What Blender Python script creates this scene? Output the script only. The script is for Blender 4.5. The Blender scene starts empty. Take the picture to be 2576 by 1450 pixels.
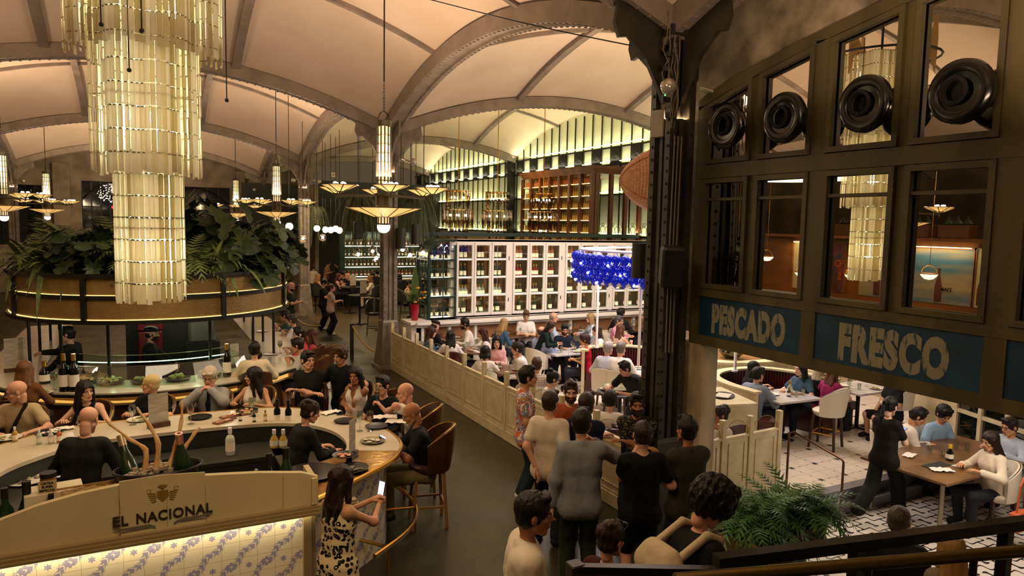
import bpy, math, random
import numpy as np
from mathutils import Vector, Matrix
random.seed(7); RNG = np.random.RandomState(5)
PI = math.pi
scene = bpy.context.scene
COL = scene.collection

# ------------------------------------------------------------------ camera
F_PX, PITCH, ROLL, YAW = 1764.65, .0904, .02, .4811
CAMP = Vector((-5.27, -6.284, 3.6))
fw = Vector((math.sin(YAW)*math.cos(PITCH), math.cos(YAW)*math.cos(PITCH), -math.sin(PITCH)))
rt = Vector((math.cos(YAW), -math.sin(YAW), 0)); up = rt.cross(fw)
r2 = math.cos(ROLL)*rt + math.sin(ROLL)*up
u2 = -math.sin(ROLL)*rt + math.cos(ROLL)*up
cd = bpy.data.cameras.new('camera'); cam = bpy.data.objects.new('camera', cd); COL.objects.link(cam)
M4 = Matrix((r2, u2, -fw)).transposed().to_4x4(); M4.translation = CAMP
cam.matrix_world = M4
cd.sensor_fit = 'HORIZONTAL'; cd.sensor_width = 36; cd.lens = 36*F_PX/2576; cd.clip_start = .05; cd.clip_end = 200
scene.camera = cam
# ------------------------------------------------------------------ view, world
vs = scene.view_settings
scene.display_settings.display_device = 'sRGB'
vs.view_transform = 'Standard'; vs.look = 'None'; vs.gamma = 1; vs.use_curve_mapping = False; vs.exposure = 0.0
cy = scene.cycles
cy.max_bounces = 6; cy.diffuse_bounces = 2; cy.glossy_bounces = 3; cy.transmission_bounces = 4; cy.transparent_max_bounces = 12
cy.caustics_reflective = False; cy.caustics_refractive = False; cy.sample_clamp_indirect = 4
cy.use_denoising = True; cy.use_light_tree = True
w = bpy.data.worlds.new('night'); scene.world = w; w.use_nodes = True
w.node_tree.nodes['Background'].inputs[0].default_value = (.9, .62, .36, 1)
w.node_tree.nodes['Background'].inputs[1].default_value = .10  # warm ambient fill added in place of the unseen hall's light

LS = 1.0    # one factor on every lamp
def lamp(kind, loc, power, color=(1, .78, .5), size=.1, aim=None, spot=None, blend=.6, name=None, sy=None):
    ld = bpy.data.lights.new(name or 'light', kind); ld.energy = power*LS; ld.color = color
    if kind == 'AREA':
        ld.size = size
        if sy: ld.shape = 'RECTANGLE'; ld.size_y = sy
        else: ld.shape = 'DISK'
    else: ld.shadow_soft_size = size
    if spot: ld.spot_size = spot; ld.spot_blend = blend
    o = bpy.data.objects.new(name or 'light', ld); COL.objects.link(o); o.location = loc
    if aim is not None:
        d = (Vector(aim)-Vector(loc)).normalized(); o.rotation_euler = d.to_track_quat('-Z', 'Y').to_euler()
    return o
WARM = (1, .70, .42); PEACH = (1, .69, .46); WHITE = (1, .90, .72); YG = (1, .93, .60)
# uplights at lamp trays and column heads, plus added ones in lampless bays
for (x, y, p, c) in [(-1.73, 5.2, 70, PEACH), (-8.67, 5.2, 80, PEACH), (-1.8, 15.6, 80, PEACH), (-8.67, 16, 90, PEACH), (-1.95, 25, 90, PEACH), (-8.6, 26, 90, PEACH), (5.2, 15.6, 85, (1, .84, .46)), (5.2, 24, 85, (1, .84, .46)),
                  (4.4, 5.2, 95, PEACH), (-1.73, -4, 80, PEACH), (-8.67, -4, 90, PEACH), (-15, 3, 120, PEACH), (-15, 16, 120, PEACH), (0, 10.4, 16, PEACH), (0, 20.8, 16, PEACH), (0, 0, 10, PEACH), (-10.4, 31.2, 20, PEACH)]:
    lamp('AREA', (x, y-.01, 4.35 if p > 20 else 4.8), p*2.1, c, .9 if p > 20 else .3, aim=(x, y, 9), name='uplight')
# broad soft area lights standing in for the room's many lamps, with added fills
lamp('AREA', (4.4, 5.2, 5.2), 520, (1, .86, .78), 5.0, aim=(4.4, 5.2, 0), name='dining_downlight')
lamp('AREA', (-1.4, 3.0, 5.6), 52, (1, .80, .54), 3.0, aim=(-1.4, 3.0, 0), name='aisle_downlight')
lamp('AREA', (-5.2, 3.4, 4.6), 85, (1, .80, .54), 2.5, aim=(-5.2, 3.4, 0), name='bar_downlight')
lamp('AREA', (-5.0, 8.5, 1.98), 16, (1, .90, .66), 1.6, aim=(-5.0, 8.5, 0), name='counter_downlight')
lamp('AREA', (3.6, -2.2, 2.3), 70, (1, .84, .70), 2.2, aim=(3.6, -1.6, -.3), name='table_downlight')
lamp('AREA', (-4.6, -2.6, 5.4), 85, (1, .76, .46), 1.6, aim=(-5.0, 0, 1.2), name='shield_fill')  # added fill without a fixture, brightens the marble shield
lamp('AREA', (-6, 27, 6.0), 160, (1, .76, .46), 2.5, aim=(-6, 33, 3.5), name='back_wall_fill')  # added fill that lifts the concrete back wall
lamp('AREA', (0, 19, 4.4), 150, (1, .74, .44), 4.0, aim=(0, 19, 0), name='far_downlight')

# ------------------------------------------------------------------ mesh helpers
def rotz(a): return np.array([[math.cos(a), -math.sin(a), 0], [math.sin(a), math.cos(a), 0], [0, 0, 1.]])
def frame_to(a, b):
    a = np.array(a, float); b = np.array(b, float); d = b-a; L = np.linalg.norm(d) or 1e-6; z = d/L
    h = np.array([0, 0, 1.]) if abs(z[2]) < .95 else np.array([1., 0, 0])
    x = np.cross(h, z); x /= np.linalg.norm(x); y = np.cross(z, x)
    return a, L, x, y, z
class MB:
    def __init__(s): s.v = []; s.f = []; s.m = []; s.n = 0; s.k = 0
    def add(s, v, f, R=None, t=None):
        v = np.asarray(v, float)
        if R is not None: v = v @ np.asarray(R).T
        if t is not None: v = v+np.asarray(t)
        s.v.append(v); b = s.n
        s.f += [tuple(i+b for i in q) for q in f]; s.m += [s.k]*len(f); s.n += len(v); return s
    def box(s, c, d, rz=0, bev=0):
        x, y, z = d[0]/2, d[1]/2, d[2]/2
        if bev <= 0:
            v = [(a*x, b*y, e*z) for e in (-1, 1) for (a, b) in ((-1, -1), (1, -1), (1, 1), (-1, 1))]
            f = [(3, 2, 1, 0), (4, 5, 6, 7), (0, 1, 5, 4), (1, 2, 6, 5), (2, 3, 7, 6), (3, 0, 4, 7)]
            return s.add(v, f, rotz(rz), c)
        b = min(bev, x*.9, y*.9, z*.9); P = []
        for (a, e) in ((-1, -1), (1, -1), (1, 1), (-1, 1)): P.append((a, e))
        rings = []
        for zz, ins in ((-z, b), (-z+b, 0), (z-b, 0), (z, b)):
            r = []
            for (a, e) in P:
                q = [(a*(x-b-0), e*y), (a*x, e*(y-b))] if a*e < 0 else [(a*x, e*(y-b)), (a*(x-b), e*y)]
                if ins: q = [(p[0]-math.copysign(min(ins*.7, abs(p[0])), p[0]), p[1]-math.copysign(min(ins*.7, abs(p[1])), p[1])) for p in q]
                r += q
            rings.append([(p[0], p[1], zz) for p in r])
        return s.loft(rings, R=rotz(rz), t=c)
    def loft(s, rings, closed=True, caps=True, R=None, t=None):
        n = len(rings[0]); v = [p for r in rings for p in r]; f = []
        for i in range(len(rings)-1):
            for j in range(n if closed else n-1):
                k = (j+1) % n; f.append((i*n+j, i*n+k, (i+1)*n+k, (i+1)*n+j))
        if caps and closed: f.append(tuple(range(n-1, -1, -1))); f.append(tuple((len(rings)-1)*n+j for j in range(n)))
        return s.add(v, f, R, t)
    def lathe(s, prof, c=(0, 0, 0), seg=24, R=None, cap=True, sx=1, sy=1):
        rings = [[(r*sx*math.cos(2*PI*j/seg), r*sy*math.sin(2*PI*j/seg), z) for j in range(seg)] for (r, z) in prof]
        return s.loft(rings, True, cap, R, c)
    def cyl(s, a, b, r, r1=None, seg=12):
        a, L, x, y, z = frame_to(a, b); r1 = r if r1 is None else r1
        rings = [[a+z*h+(x*math.cos(t)+y*math.sin(t))*q for t in np.linspace(0, 2*PI, seg, endpoint=False)] for h, q in ((0, r), (L, r1))]
        return s.loft(rings)
    def bar(s, a, b, w, h=None, rot=0):
        h = w if h is None else h; a, L, x, y, z = frame_to(a, b)
        q = [(-w/2, -h/2), (w/2, -h/2), (w/2, h/2), (-w/2, h/2)]
        return s.loft([[a+z*k+x*p[0]+y*p[1] for p in q] for k in (0, L)])
    def tube(s, pts, r, seg=8, closed=False):
        pts = [np.array(p, float) for p in pts]; n = len(pts); rr = r if hasattr(r, '__len__') else [r]*n; rings = []; px = None
        for i, p in enumerate(pts):
            if closed: d = pts[(i+1) % n]-pts[i-1]
            else: d = pts[min(i+1, n-1)]-pts[max(i-1, 0)]
            d = d/(np.linalg.norm(d) or 1)
            if px is None:
                h = np.array([0, 0, 1.]) if abs(d[2]) < .9 else np.array([1., 0, 0]); px = np.cross(h, d)
            px = px-d*np.dot(px, d); px /= (np.linalg.norm(px) or 1); y = np.cross(d, px)
            rings.append([p+(px*math.cos(t)+y*math.sin(t))*rr[i] for t in np.linspace(0, 2*PI, seg, endpoint=False)])
        if closed: rings.append(rings[0])
        return s.loft(rings, True, not closed)
    def sphere(s, c, r, seg=16, rg=10, sc=(1, 1, 1), R=None):
        rings = []
        for i in range(rg+1):
            t = -PI/2+PI*i/rg; q = max(math.cos(t), .001)
            rings.append([(r*sc[0]*q*math.cos(2*PI*j/seg), r*sc[1]*q*math.sin(2*PI*j/seg), r*sc[2]*math.sin(t)) for j in range(seg)])
        return s.loft(rings, True, True, R, c)
    def prism(s, poly, z0, z1, R=None, t=None):
        return s.loft([[(p[0], p[1], z0) for p in poly], [(p[0], p[1], z1) for p in poly]], R=R, t=t)
    def ribbon(s, A, B):   # two rails
        n = len(A); return s.add(list(A)+list(B), [(i, i+1, n+i+1, n+i) for i in range(n-1)])
    def slot(s, k): s.k = k; return s
    def build(s, name, mats, parent=None, smooth=False, **tags):
        me = bpy.data.meshes.new(name)
        V = np.concatenate(s.v) if s.v else np.zeros((0, 3))
        me.from_pydata(V.tolist(), [], s.f)
        for m in (mats if isinstance(mats, (list, tuple)) else [mats]): me.materials.append(m)
        if s.k or any(s.m): me.polygons.foreach_set('material_index', s.m)
        me.validate(); 
        if smooth:
            me.polygons.foreach_set('use_smooth', [True]*len(me.polygons))
            try: me.set_sharp_from_angle(angle=smooth if smooth is not True else .7)
            except Exception: pass
        o = bpy.data.objects.new(name, me); COL.objects.link(o)
        if parent is not None: o.parent = parent
        tag(o, **tags); return o
def tag(o, label=None, cat=None, group=None, kind=None):
    if label: o['label'] = label
    if cat: o['category'] = cat
    if group: o['group'] = group
    if kind: o['kind'] = kind
    return o
def thing(name, label, cat, loc=(0, 0, 0), rz=0, group=None):
    o = bpy.data.objects.new(name, None); COL.objects.link(o); o.empty_display_size = .1
    o.location = loc; o.rotation_euler = (0, 0, rz); return tag(o, label, cat, group)
def dup(o, loc=None, rz=None, label=None, group=None, parent=None, scale=None):
    c = o.copy(); COL.objects.link(c); c.parent = parent
    for ch in list(o.children): dup(ch, parent=c)
    if loc is not None: c.location = loc
    if rz is not None: c.rotation_euler = (0, 0, rz)
    if label: c['label'] = label
    if group: c['group'] = group
    if scale: c.scale = (scale,)*3 if not hasattr(scale, '__len__') else scale
    return c
# ------------------------------------------------------------------ materials
def lin(c):
    if isinstance(c, str): c = [int(c[i:i+2], 16)/255 for i in (0, 2, 4)]
    return tuple((x/12.92 if x <= .04045 else ((x+.055)/1.055)**2.4) for x in c[:3])
MC = {}
def node(nt, t, ins=None, **kw):
    n = nt.nodes.new(t)
    for k, v in kw.items(): setattr(n, k, v)
    for k, v in (ins or {}).items():
        if isinstance(v, bpy.types.NodeSocket): nt.links.new(v, n.inputs[k])
        else: n.inputs[k].default_value = v
    return n
def mth(nt, op, a, b=None, c=None):
    ins = {0: a}
    if b is not None: ins[1] = b
    if c is not None: ins[2] = c
    return node(nt, 'ShaderNodeMath', ins, operation=op).outputs[0]
def mixc(nt, f, a, b):
    n = nt.nodes.new('ShaderNodeMix'); n.data_type = 'RGBA'
    for k, v in ((0, f), (6, a), (7, b)):
        if isinstance(v, bpy.types.NodeSocket): nt.links.new(v, n.inputs[k])
        else: n.inputs[k].default_value = (v if k == 0 else (*v[:3], 1))
    return n.outputs[2]
def mat(name, col='808080', rough=.5, metal=0, em=None, es=0, tr=0, alpha=1, c2=None, nscale=6, ndet=4, bump=0, bscale=40, stretch=None, spec=.5, sheen=0, ccon=.25, trans=0, bd=.02):
    """principled material; c2 mixes in by noise; bump adds fine relief"""
    if name in MC: return MC[name]
    m = bpy.data.materials.new(name); m.use_nodes = True; nt = m.node_tree; b = nt.nodes['Principled BSDF']; MC[name] = m
    c = lin(col); b.inputs['Base Color'].default_value = (*c, 1); b.inputs['Roughness'].default_value = rough; b.inputs['Metallic'].default_value = metal
    b.inputs['Specular IOR Level'].default_value = spec
    if tr: b.inputs['Transmission Weight'].default_value = tr
    if alpha < 1: b.inputs['Alpha'].default_value = alpha
    if em is not None:
        b.inputs['Emission Color'].default_value = (*lin(em), 1); b.inputs['Emission Strength'].default_value = es
    if c2 or bump:
        tc = node(nt, 'ShaderNodeTexCoord').outputs['Object']
        if stretch: tc = node(nt, 'ShaderNodeMapping', {0: tc, 3: stretch}).outputs[0]
    if c2:
        nz = node(nt, 'ShaderNodeTexNoise', {'Vector': tc, 'Scale': nscale, 'Detail': ndet}).outputs[0]
        r = node(nt, 'ShaderNodeMapRange', {0: nz, 1: .5-ccon/2, 2: .5+ccon/2}).outputs[0]
        nt.links.new(mixc(nt, r, c, lin(c2)), b.inputs['Base Color'])
    if bump:
        nz = node(nt, 'ShaderNodeTexNoise', {'Vector': tc, 'Scale': bscale, 'Detail': 3}).outputs[0]
        nt.links.new(node(nt, 'ShaderNodeBump', {'Strength': bump, 'Distance': bd, 'Height': nz}).outputs[0], b.inputs['Normal'])
    if trans:   # light passing through thin glass or cloth
        out = nt.nodes['Material Output']; t = node(nt, 'ShaderNodeBsdfTranslucent', {0: (*c, 1)})
        mx = node(nt, 'ShaderNodeMixShader', {0: trans, 1: b.outputs[0], 2: t.outputs[0]}); nt.links.new(mx.outputs[0], out.inputs[0])
    return m
def emis(name, col, s):
    if name in MC: return MC[name]
    m = bpy.data.materials.new(name); m.use_nodes = True; nt = m.node_tree; nt.nodes.clear(); MC[name] = m
    e = node(nt, 'ShaderNodeEmission', {0: (*lin(col), 1), 1: s}); o = node(nt, 'ShaderNodeOutputMaterial'); nt.links.new(e.outputs[0], o.inputs[0]); return m
def thin_glass(name, col='ffffff', refl=.12, rough=.02):
    if name in MC: return MC[name]
    m = bpy.data.materials.new(name); m.use_nodes = True; nt = m.node_tree; nt.nodes.clear(); MC[name] = m
    t = node(nt, 'ShaderNodeBsdfTransparent', {0: (*lin(col), 1)}); g = node(nt, 'ShaderNodeBsdfGlossy', {0: (1, 1, 1, 1), 1: rough})
    mx = node(nt, 'ShaderNodeMixShader', {0: refl, 1: t.outputs[0], 2: g.outputs[0]}); o = node(nt, 'ShaderNodeOutputMaterial'); nt.links.new(mx.outputs[0], o.inputs[0]); return m
def text(s, name, size, mt, parent, loc, rot, ext=.004, off=0, sx=1, align='CENTER', shear=0, sp=1):
    cu = bpy.data.curves.new(name, 'FONT'); cu.body = s; cu.size = size; cu.extrude = ext; cu.offset = off; cu.align_x = align; cu.shear = shear; cu.space_character = sp
    cu.resolution_u = 4; o = bpy.data.objects.new(name, cu); COL.objects.link(o); bpy.context.view_layer.update()
    me = bpy.data.meshes.new_from_object(o.evaluated_get(bpy.context.evaluated_depsgraph_get())); bpy.data.objects.remove(o)
    me.materials.clear(); me.materials.append(mt); o = bpy.data.objects.new(name, me); COL.objects.link(o)
    o.parent = parent; o.location = loc; o.rotation_euler = rot; o.scale = (sx, 1, 1); return o

# ------------------------------------------------------------------ materials of the place
mCEIL = mat('plaster_vault', 'dcc9b4', .9, c2='cdb69e', nscale=.7, bump=.12, bscale=60, ccon=.5)
mRIB = mat('rib_paint', '8c7f72', .55, c2='7b6f63', nscale=3)
mSTEEL = mat('column_paint', '857a6d', .45, .1, c2='6d6357', nscale=5)
mSTEEL_D = mat('dark_column_paint', '3f3a2c', .5, .1, c2='2c291f', nscale=4)
mCONC = mat('concrete', '9c8d78', .9, c2='7b6d5a', nscale=1.6, ndet=8, bump=.3, bscale=12)
mPLAST = mat('worn_plaster', 'a89d85', .9, c2='5f5745', nscale=2.2, ndet=8, bump=.3, bscale=9)
mPILL = mat('peeling_pillar', 'd8c6a6', .85, c2='8f8368', nscale=3.2, ndet=9, stretch=(1, 1, .45), ccon=.35)
mBLACK = mat('black_iron', '15140f', .45, .2)
mDARK = mat('dark_paint', '1b1d18', .6)
mFRAME = mat('olive_frame', '5a5233', .45, c2='453f27', nscale=3, stretch=(1, 1, .2))
mMIRROR = mat('mirror_pane', 'e8e6dc', .0, 1.0)
mBRASS = mat('brass', 'c79a45', .25, 1)
mWHITE = mat('white_paint', 'ece4dc', .45)
mCREAM = mat('cream_paint', 'd9cba4', .5, c2='b9a77c', nscale=5, ndet=8, ccon=.5)
mGREEN = mat('green_paint', '16312a', .35)
mGLASS = thin_glass('clear_glass', 'f4fbf6', .10)
mBULB = emis('lit_bulb', 'fff0d2', 14)

# ------------------------------------------------------------------ floors
def floor_mat():
    m = mat('dark_floor', '2b2a1c', .32, spec=.5); nt = m.node_tree; b = nt.nodes['Principled BSDF']
    tc = node(nt, 'ShaderNodeTexCoord').outputs['Object']
    nz = node(nt, 'ShaderNodeTexNoise', {'Vector': tc, 'Scale': 1.3, 'Detail': 6}).outputs[0]
    nt.links.new(mixc(nt, nz, lin('201e13'), lin('38341f')), b.inputs['Base Color'])
    nt.links.new(node(nt, 'ShaderNodeMapRange', {0: nz, 1: .3, 2: .7, 3: .22, 4: .45}).outputs[0], b.inputs['Roughness'])
    return m
def tile_coords(nt, sx, sy, ox=0, oy=0):
    tc = node(nt, 'ShaderNodeTexCoord').outputs['Object']; s = node(nt, 'ShaderNodeSeparateXYZ', {0: tc})
    return mth(nt, 'DIVIDE', mth(nt, 'SUBTRACT', s.outputs[0], ox), sx), mth(nt, 'DIVIDE', mth(nt, 'SUBTRACT', s.outputs[1], oy), sy)
def cen(nt, u): return mth(nt, 'SUBTRACT', mth(nt, 'FRACT', mth(nt, 'ADD', u, .5)), .5)   # signed distance to the nearest lattice line
def star_tiles():
    m = mat('star_tiles', 'd8cdbd', .3); nt = m.node_tree; b = nt.nodes['Principled BSDF']
    u, v = tile_coords(nt, .51, .53, .27, .38); cu, cv = cen(nt, u), cen(nt, v)
    r = mth(nt, 'SQRT', mth(nt, 'ADD', mth(nt, 'MULTIPLY', cu, cu), mth(nt, 'MULTIPLY', cv, cv)))
    a = mth(nt, 'ARCTAN2', cv, cu); lobe = mth(nt, 'MULTIPLY_ADD', mth(nt, 'COSINE', mth(nt, 'MULTIPLY', a, 8)), .03, .088)
    star = mth(nt, 'LESS_THAN', r, lobe)
    def dots(p, q):   # small lozenges along the joints
        pp = mth(nt, 'ABSOLUTE', cen(nt, mth(nt, 'ADD', mth(nt, 'MULTIPLY', p, 3), 0))); return mth(nt, 'LESS_THAN', mth(nt, 'ADD', mth(nt, 'MULTIPLY', pp, .45), mth(nt, 'MULTIPLY', mth(nt, 'ABSOLUTE', q), 2.6)), .07)
    d = mth(nt, 'MAXIMUM', dots(cu, cv), dots(cv, cu)); mark = mth(nt, 'MAXIMUM', star, d)
    g = mth(nt, 'MINIMUM', mth(nt, 'ABSOLUTE', cen(nt, mth(nt, 'MULTIPLY', u, 2))), mth(nt, 'ABSOLUTE', cen(nt, mth(nt, 'MULTIPLY', v, 2))))
    gr = mth(nt, 'LESS_THAN', g, .012)
    c = mixc(nt, gr, lin('dccfbf'), lin('84776b')); c = mixc(nt, mark, c, lin('2e2a30')); nt.links.new(c, b.inputs['Base Color']); return m
def quatre_tiles():
    m = mat('quatrefoil_tiles', 'd8cdbd', .3); nt = m.node_tree; b = nt.nodes['Principled BSDF']
    u, v = tile_coords(nt, .25, .25)
    a = mth(nt, 'ADD', u, v); c0 = mth(nt, 'SUBTRACT', u, v)
    w1 = mth(nt, 'ADD', mth(nt, 'MULTIPLY', a, .5), mth(nt, 'MULTIPLY', mth(nt, 'SINE', mth(nt, 'MULTIPLY', c0, 2*PI)), .11))
    w2 = mth(nt, 'ADD', mth(nt, 'MULTIPLY', c0, .5), mth(nt, 'MULTIPLY', mth(nt, 'SINE', mth(nt, 'MULTIPLY', a, 2*PI)), .11))
    l1 = mth(nt, 'LESS_THAN', mth(nt, 'ABSOLUTE', cen(nt, w1)), .045); l2 = mth(nt, 'LESS_THAN', mth(nt, 'ABSOLUTE', cen(nt, w2)), .045)
    p = cen(nt, mth(nt, 'ADD', w1, .5)); q = cen(nt, mth(nt, 'ADD', w2, .5))
    leaf = mth(nt, 'LESS_THAN', mth(nt, 'ADD', mth(nt, 'MULTIPLY', mth(nt, 'ABSOLUTE', p), 2.2), mth(nt, 'ABSOLUTE', q)), .24)
    k = mth(nt, 'MAXIMUM', mth(nt, 'MAXIMUM', l1, l2), leaf)
    nt.links.new(mixc(nt, k, lin('cfc8bd'), lin('16141c')), b.inputs['Base Color']); return m
def slab(name, x0, x1, y0, y1, z, m, th=.1):
    return MB().box(((x0+x1)/2, (y0+y1)/2, z-th/2), (x1-x0, y1-y0, th)).build(name, m, kind='structure')
slab('floor_main', -21, 0, -10.4, 33.5, 0, floor_mat())
slab('floor_aisle_end', 0, .62, -10.4, .12, 0, floor_mat())
slab('floor_bar_end', 0, 8.9, 10.45, 33.5, 0, mat('bar_floor', '5a4c30', .4, c2='463b25', nscale=2))
slab('floor_dining', 0, 8.9, .15, 10.45, 0, star_tiles())
slab('floor_lower', .62, 8.9, -10.4, .15, -.3, quatre_tiles())
mSTEP = mat('step_stone', '77747c', .35, c2='5d5a62', nscale=2)
MB().box((5.5, .09, -.15), (6.9, .22, .298)).box((5.5, -.04, -.225), (6.9, .22, .148)).build('trim_step', mSTEP, kind='structure')
MB().box((1.3, .06, -.15), (1.36, .17, .298)).build('trim_step_end', mSTEP, kind='structure')

# ------------------------------------------------------------------ vaulted ceiling and its ribs
S = 10.4
def par(t): t = (t/S) % 1; return 4*t*(1-t)
def zc(x, y, puff=True):
    z = 5.83+1.153*(par(x)+par(y))
    if puff: z += .10*abs(math.sin(3*PI*x/S))**.7*abs(math.sin(3*PI*y/S))**.7
    return z
def ceiling(name, x0, x1, y0, y1):
    nx = int((x1-x0)/.26)+1; ny = int((y1-y0)/.26)+1; X = np.linspace(x0, x1, nx); Y = np.linspace(y0, y1, ny)
    v = [(x, y, zc(x, y)) for x in X for y in Y]; f = [(i*ny+j, i*ny+j+1, (i+1)*ny+j+1, (i+1)*ny+j) for i in range(nx-1) for j in range(ny-1)]
    return MB().add(v, f).build(name, mCEIL, smooth=True, kind='structure')
ceiling('ceiling', -20.8, 8.92, -10.4, 33.6)
tn = [0]
def trim(mb, m, smooth=False, base='trim'):
    tn[0] += 1; return mb.build('%s_%d' % (base, tn[0]), m, kind='structure', smooth=smooth)
def arch(axis, c, a, b, w, d, rivets=True, n=40, under=0):
    mb = MB(); rings = []
    for t in np.linspace(a, b, n+1):
        x, y = (c, t) if axis == 'y' else (t, c); z = zc(x, y, False)+.06-under
        o = (w/2, 0) if axis == 'y' else (0, w/2)
        if rivets:
            q = [(-1, .0), (-1, -d), (-.55, -d), (-.55, -d+.04), (.55, -d+.04), (.55, -d), (1, -d), (1, 0)]
        else: q = [(-1, 0), (-1, -d), (1, -d), (1, 0)]
        rings.append([(x+o[0]*p, y+o[1]*p, z+h) for p, h in q])
    mb.loft(rings)
    if rivets:
        L = int(abs(b-a)/.16)
        for i in range(1, L):
            t = a+(b-a)*i/L
            for s_ in (-.78, .78):
                x, y = (c+s_*w/2, t) if axis == 'y' else (t, c+s_*w/2); z = zc(x if axis == 'x' else c, y if axis == 'y' else c, False)+.06-d
                mb.box((x, y, z-.006), (.035, .035, .022))
    trim(mb, mRIB)
for c in (0, -S):
    for k in range(-1, 4): arch('y', c, k*S, min((k+1)*S, 33.5), .40, .30)
for c in (0, S, 2*S, 3*S):
    for k in (-2, -1, 0): arch('x', c, k*S, min((k+1)*S, 8.92), .34, .26)
for k in range(-2, 1):
    for j in (1, 2):
        c = k*S+j*S/3
        for q in range(-1, 4):
            if c < 8.92: arch('y', c, q*S, min((q+1)*S, 33.5), .17, .17, False, 24)
for q in range(-1, 3):
    for j in (1, 2):
        c = q*S+j*S/3
        for k in range(-2, 1): arch('x', c, k*S, min((k+1)*S, 8.92), .11, .12, False, 24)
# ------------------------------------------------------------------ steel columns
def column(label, x, y, m, near=False):
    t = thing('steel_column', label, 'column', (x, y, 0)); t['kind'] = 'thing'
    mb = MB(); w = .15
    for sx in (-1, 1):
        for sy in (-1, 1): mb.box((sx*(w-.02), sy*(w-.02), 2.95), (.085, .085, 5.9))
    for a in (0, PI/2): mb.box((0, 0, 2.95), (.30, .05, 5.9), a)
    mb.box((0, 0, 2.95), (.24, .24, 5.9))
    mb.build('shaft', m, t)
    rv = MB()
    for i in range(int(5.6/.14)):
        z = .3+i*.14
        for s_ in (-1, 1):
            rv.box((s_*(w-.02), -w-.028, z), (.028, .02, .028)).box((-w-.028, s_*(w-.02), z), (.02, .028, .028))
    o = rv.build('rivets', m, t); tag(o, kind='stuff')
    b = MB(); b.lathe([(.42, 0), (.40, .10), (.30, .75), (.27, 1.15), (.24, 1.2)], seg=4, R=rotz(PI/4)); b.box((0, 0, .04), (.66, .66, .08)); b.build('base', m, t)
    for i in range(4):
        g = MB(); P = [(.12, 4.9), (.22, 5.1), (.42, 5.42), (.66, 5.62), (.78, 5.60), (.84, 5.74), (.80, 5.98), (.12, 5.80)]
        g.add([(p[0], e, p[1]) for e in (-.025, .025) for p in P], [tuple(range(7, -1, -1)), tuple(range(8, 16))]+[(j, (j+1) % 8, 8+(j+1) % 8, 8+j) for j in range(8)], rotz(i*PI/2)); g.build('bracket', m, t)
    MB().box((0, 0, 5.72), (.46, .46, .10)).build('capital', m, t)
    for sx, sy in ((-1, -1), (1, -1)):
        h = MB().cyl((sx*.2, sy*.2, 5.15), (sx*.42, sy*.42, 5.05), .02).sphere((sx*.46, sy*.46, 5.05), .085, 12, 8).build('spot_lamp', mat('spot_glass', 'b9b2a4', .15, .5), t, smooth=True)
    return t
column('massive dark riveted column carrying the cables at the queue of men', 0, 0, mSTEEL_D)
column('riveted grey column at the end of the long cream partition', 0, S, mSTEEL)
column('riveted grey column in the aisle beside the two standing women with phones', 0, 2*S, mSTEEL)
column('riveted grey column close to the dark arched back window', 0, 3*S, mSTEEL)
column('riveted grey column in the far corner over the leafy planter', -S, 3*S, mSTEEL)
column('riveted grey column seen only in the mirrored panes', -S, 0, mSTEEL)

# ------------------------------------------------------------------ wall at the back: concrete with slanted industrial windows
def wall_grid(mb, f, a0, a1, z0, ztop, holes, n=60):
    """vertical wall: f(a) -> point maker; ztop(a) callable; holes (a0,a1,z0,z1)"""
    A = sorted(set(list(np.linspace(a0, a1, n))+[h[0] for h in holes]+[h[1] for h in holes])); Z = sorted(set([z0]+[h[2] for h in holes]+[h[3] for h in holes]))
    for i in range(len(A)-1):
        m_ = (A[i]+A[i+1])/2
        for j in range(len(Z)):
            lo = Z[j]; hi = Z[j+1] if j+1 < len(Z) else None
            zm = (lo+hi)/2 if hi else lo+.01
            if any(h[0] < m_ < h[1] and h[2] <= zm < h[3] for h in holes): continue
            p = [f(A[i], lo), f(A[i+1], lo), f(A[i+1], hi if hi else ztop(A[i+1])), f(A[i], hi if hi else ztop(A[i]))]
            mb.add(p, [(0, 1, 2, 3)])
YB = 33.6
holes = [(-11.6, -9.6, 2.2, 5.0), (-8.0, -5.6, 2.2, 5.3), (-4.6, -1.3, 2.2, 5.2)]
mb = MB(); wall_grid(mb, lambda a, z: (a, YB, z), -20.8, 2.2, 0, lambda a: zc(a, YB)+.1, holes)
for (a, b, z0, z1) in holes:
    for (p, q) in (((a, z0), (b, z0)), ((b, z0), (b, z1)), ((b, z1), (a, z1)), ((a, z1), (a, z0))): mb.add([(p[0], YB, p[1]), (q[0], YB, q[1]), (q[0], YB+.4, q[1]), (p[0], YB+.4, p[1])], [(0, 1, 2, 3)])
mb.build('wall_back', mCONC, kind='structure')
for x in (-12.3, -8.8, -4.95, -.9): trim(MB().box((x, YB-.12, 3.0), (.7, .22, 6.2), bev=.03), mCONC)
mNIGHT = mat('night_glass', '11141a', .06, spec=.9)
for i, (a, b, z0, z1) in enumerate(holes):
    wn = MB().box(((a+b)/2, YB+.32, (z0+z1)/2), (b-a, .02, z1-z0)).build('window_%d' % (i+1), mNIGHT, kind='structure')
    fr = MB()
    for k in range(7): x = a+(b-a)*k/6; fr.bar((x, YB+.25, z0), (x+.0, YB+.25, z1), .05)
    for k in range(6): z = z0+(z1-z0)*k/5; fr.bar((a, YB+.25, z), (b, YB+.25, z), .05)
    arcp = [(a+(b-a)*t, YB+.24, z1-.9+.85*math.sin(PI*t)) for t in np.linspace(0, 1, 16)]; fr.tube(arcp, .035, 6)
    fr.build('window_frame', mBLACK, wn)
fl = thing('light_string', 'cluster of tiny fairy lights glowing behind the arched back window', 'lights', (-6.6, YB+.2, 4.4))
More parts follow.
